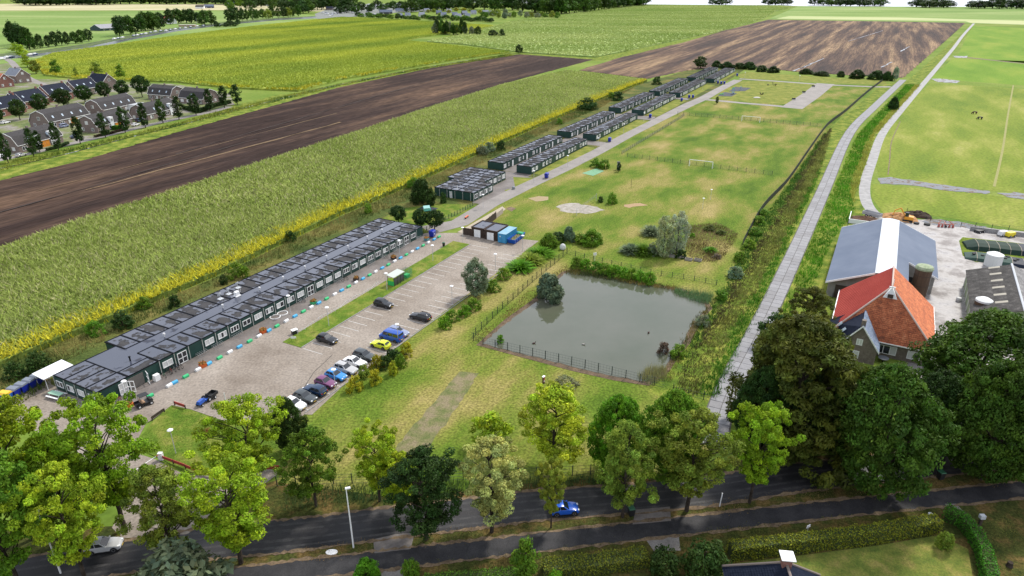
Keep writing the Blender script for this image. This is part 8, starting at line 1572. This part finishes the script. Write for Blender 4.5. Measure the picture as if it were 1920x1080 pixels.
# ------------------------------------------------------------------ bottom garden items
hp = at(1468, 1033, 7.6); t = ob('house', None, None, (hp[0], hp[1], 0), R(-97), label='dark tiled house roof with a white capped chimney at the bottom edge', cat='house')
ob('wall', MB().box(2.5, 16, -4.5, 4.5, 0, 2.6).mesh('wall', BRICK_G), t)
A0, A1, A2, A3, AR, AQ = Vector((0, -5.2, 2.4)), Vector((0, 5.2, 2.4)), Vector((16, -5.2, 2.4)), Vector((16, 5.2, 2.4)), Vector((1.4, 0, 7.4)), Vector((16, 0, 7.4))
A0.x = A1.x = -2.2
roofplane([A0, A2, AQ, AR], TILE_D); roofplane([A3, A1, AR, AQ], TILE_D); roofplane([A1, A0, AR], TILE_D)
ob('roof_tile', tiled(A0, A2, AQ, AR, 24, 50, 'roof_tile', TILE_D, th=.07), t, kind='stuff'); ob('roof_tile', tiled(A3, A1, AR, AQ, 24, 50, 'roof_tile', TILE_D, th=.07), t, kind='stuff'); ob('roof_tile', tiled(A1, A0, AR, AR + Vector((.001, 0, 0)), 24, 28, 'roof_tile', TILE_D, th=.07), t, kind='stuff')
for a, b in ((A0, AR), (A1, AR), (AR, AQ)): ob('ridge_cap', MB().bar(a + Vector((0, 0, .12)), b + Vector((0, 0, .12)), .14, n=6).mesh('ridge_cap', mat('ridge_brown', (.2, .16, .14), rough=.8)), t)
ob('chimney', MB().box(1.0, 1.9, -.45, .45, 6.6, 8.3).mesh('chimney', BRICK_R), t); ob('chimney_cap', MB().box(.75, 2.15, -.7, .7, 8.3, 8.42).mesh('chimney_cap', WHT), t)
t = ob('mailbox', None, None, (*at(1836, 985), .05), 0, label='post with a pale box on top beside the curved garden path', cat='mailbox'); ob('post', MB().box(-.15, .15, -.15, .15, 0, 1.1).mesh('post', DKB), t); ob('box', MB().box(-.3, .3, -.25, .25, 1.1, 1.6).mesh('box', LGREY), t)
t = ob('barrel', None, None, (*at(1742, 973), .05), 0, label='grey round barrel at the corner of the clipped hedges', cat='barrel'); ob('drum', MB().lathe([(.3, 0), (.36, .35), (.3, .8), (.27, .82)], 12).mesh('drum', LGREY), t)
t = ob('tree_stump', None, None, (*at(1892, 1062), .05), 0, label='small tree stump on the grass at the right bottom corner', cat='stump'); ob('stump', MB().lathe([(.4, 0), (.3, .25), (.28, .6)], 9).mesh('stump', BARK), t)
t = ob('weather_vane', None, None, (*at(1513, 1000), .05), R(30), label='small white cross shaped garden ornament on a pole before the hedge', cat='ornament'); ob('pole', MB().bar((0, 0, 0), (0, 0, 1.2), .04).mesh('pole', LGREY), t); ob('arm', MB().box(-.35, .35, -.05, .05, .9, 1.0).box(-.3, .3, -.05, .05, 1.15, 1.25).mesh('arm', WHT), t)
for (x, y), c, lab in (((1183, 966), mat('bin_green', (.03, .12, .06), rough=.5), 'green wheelie bin beside the driveway on the road verge'), ((1762, 898), mat('bin_green', (0, 0, 0)), 'green wheelie bin in the shade under the right trees')):
    t = ob('wheelie_bin', None, None, (*at(x, y), .05), R(10), label=lab, cat='bin'); ob('body', MB().box(-.32, .32, -.35, .35, .08, 1.15, taper=-.05).mesh('body', TRIM), t); ob('lid', MB().box(-.4, .4, -.44, .44, 1.15, 1.25, taper=.06).mesh('lid', c), t)
ob('manhole_sign', MB().lathe([(.55, 0), (.55, .05)], 16).mesh('manhole_sign', WHT), None, (*at(622, 1036), .05), 0, label='white oval plate with a red mark lying on the verge', cat='plate', sc=(1.3, .8, 1))
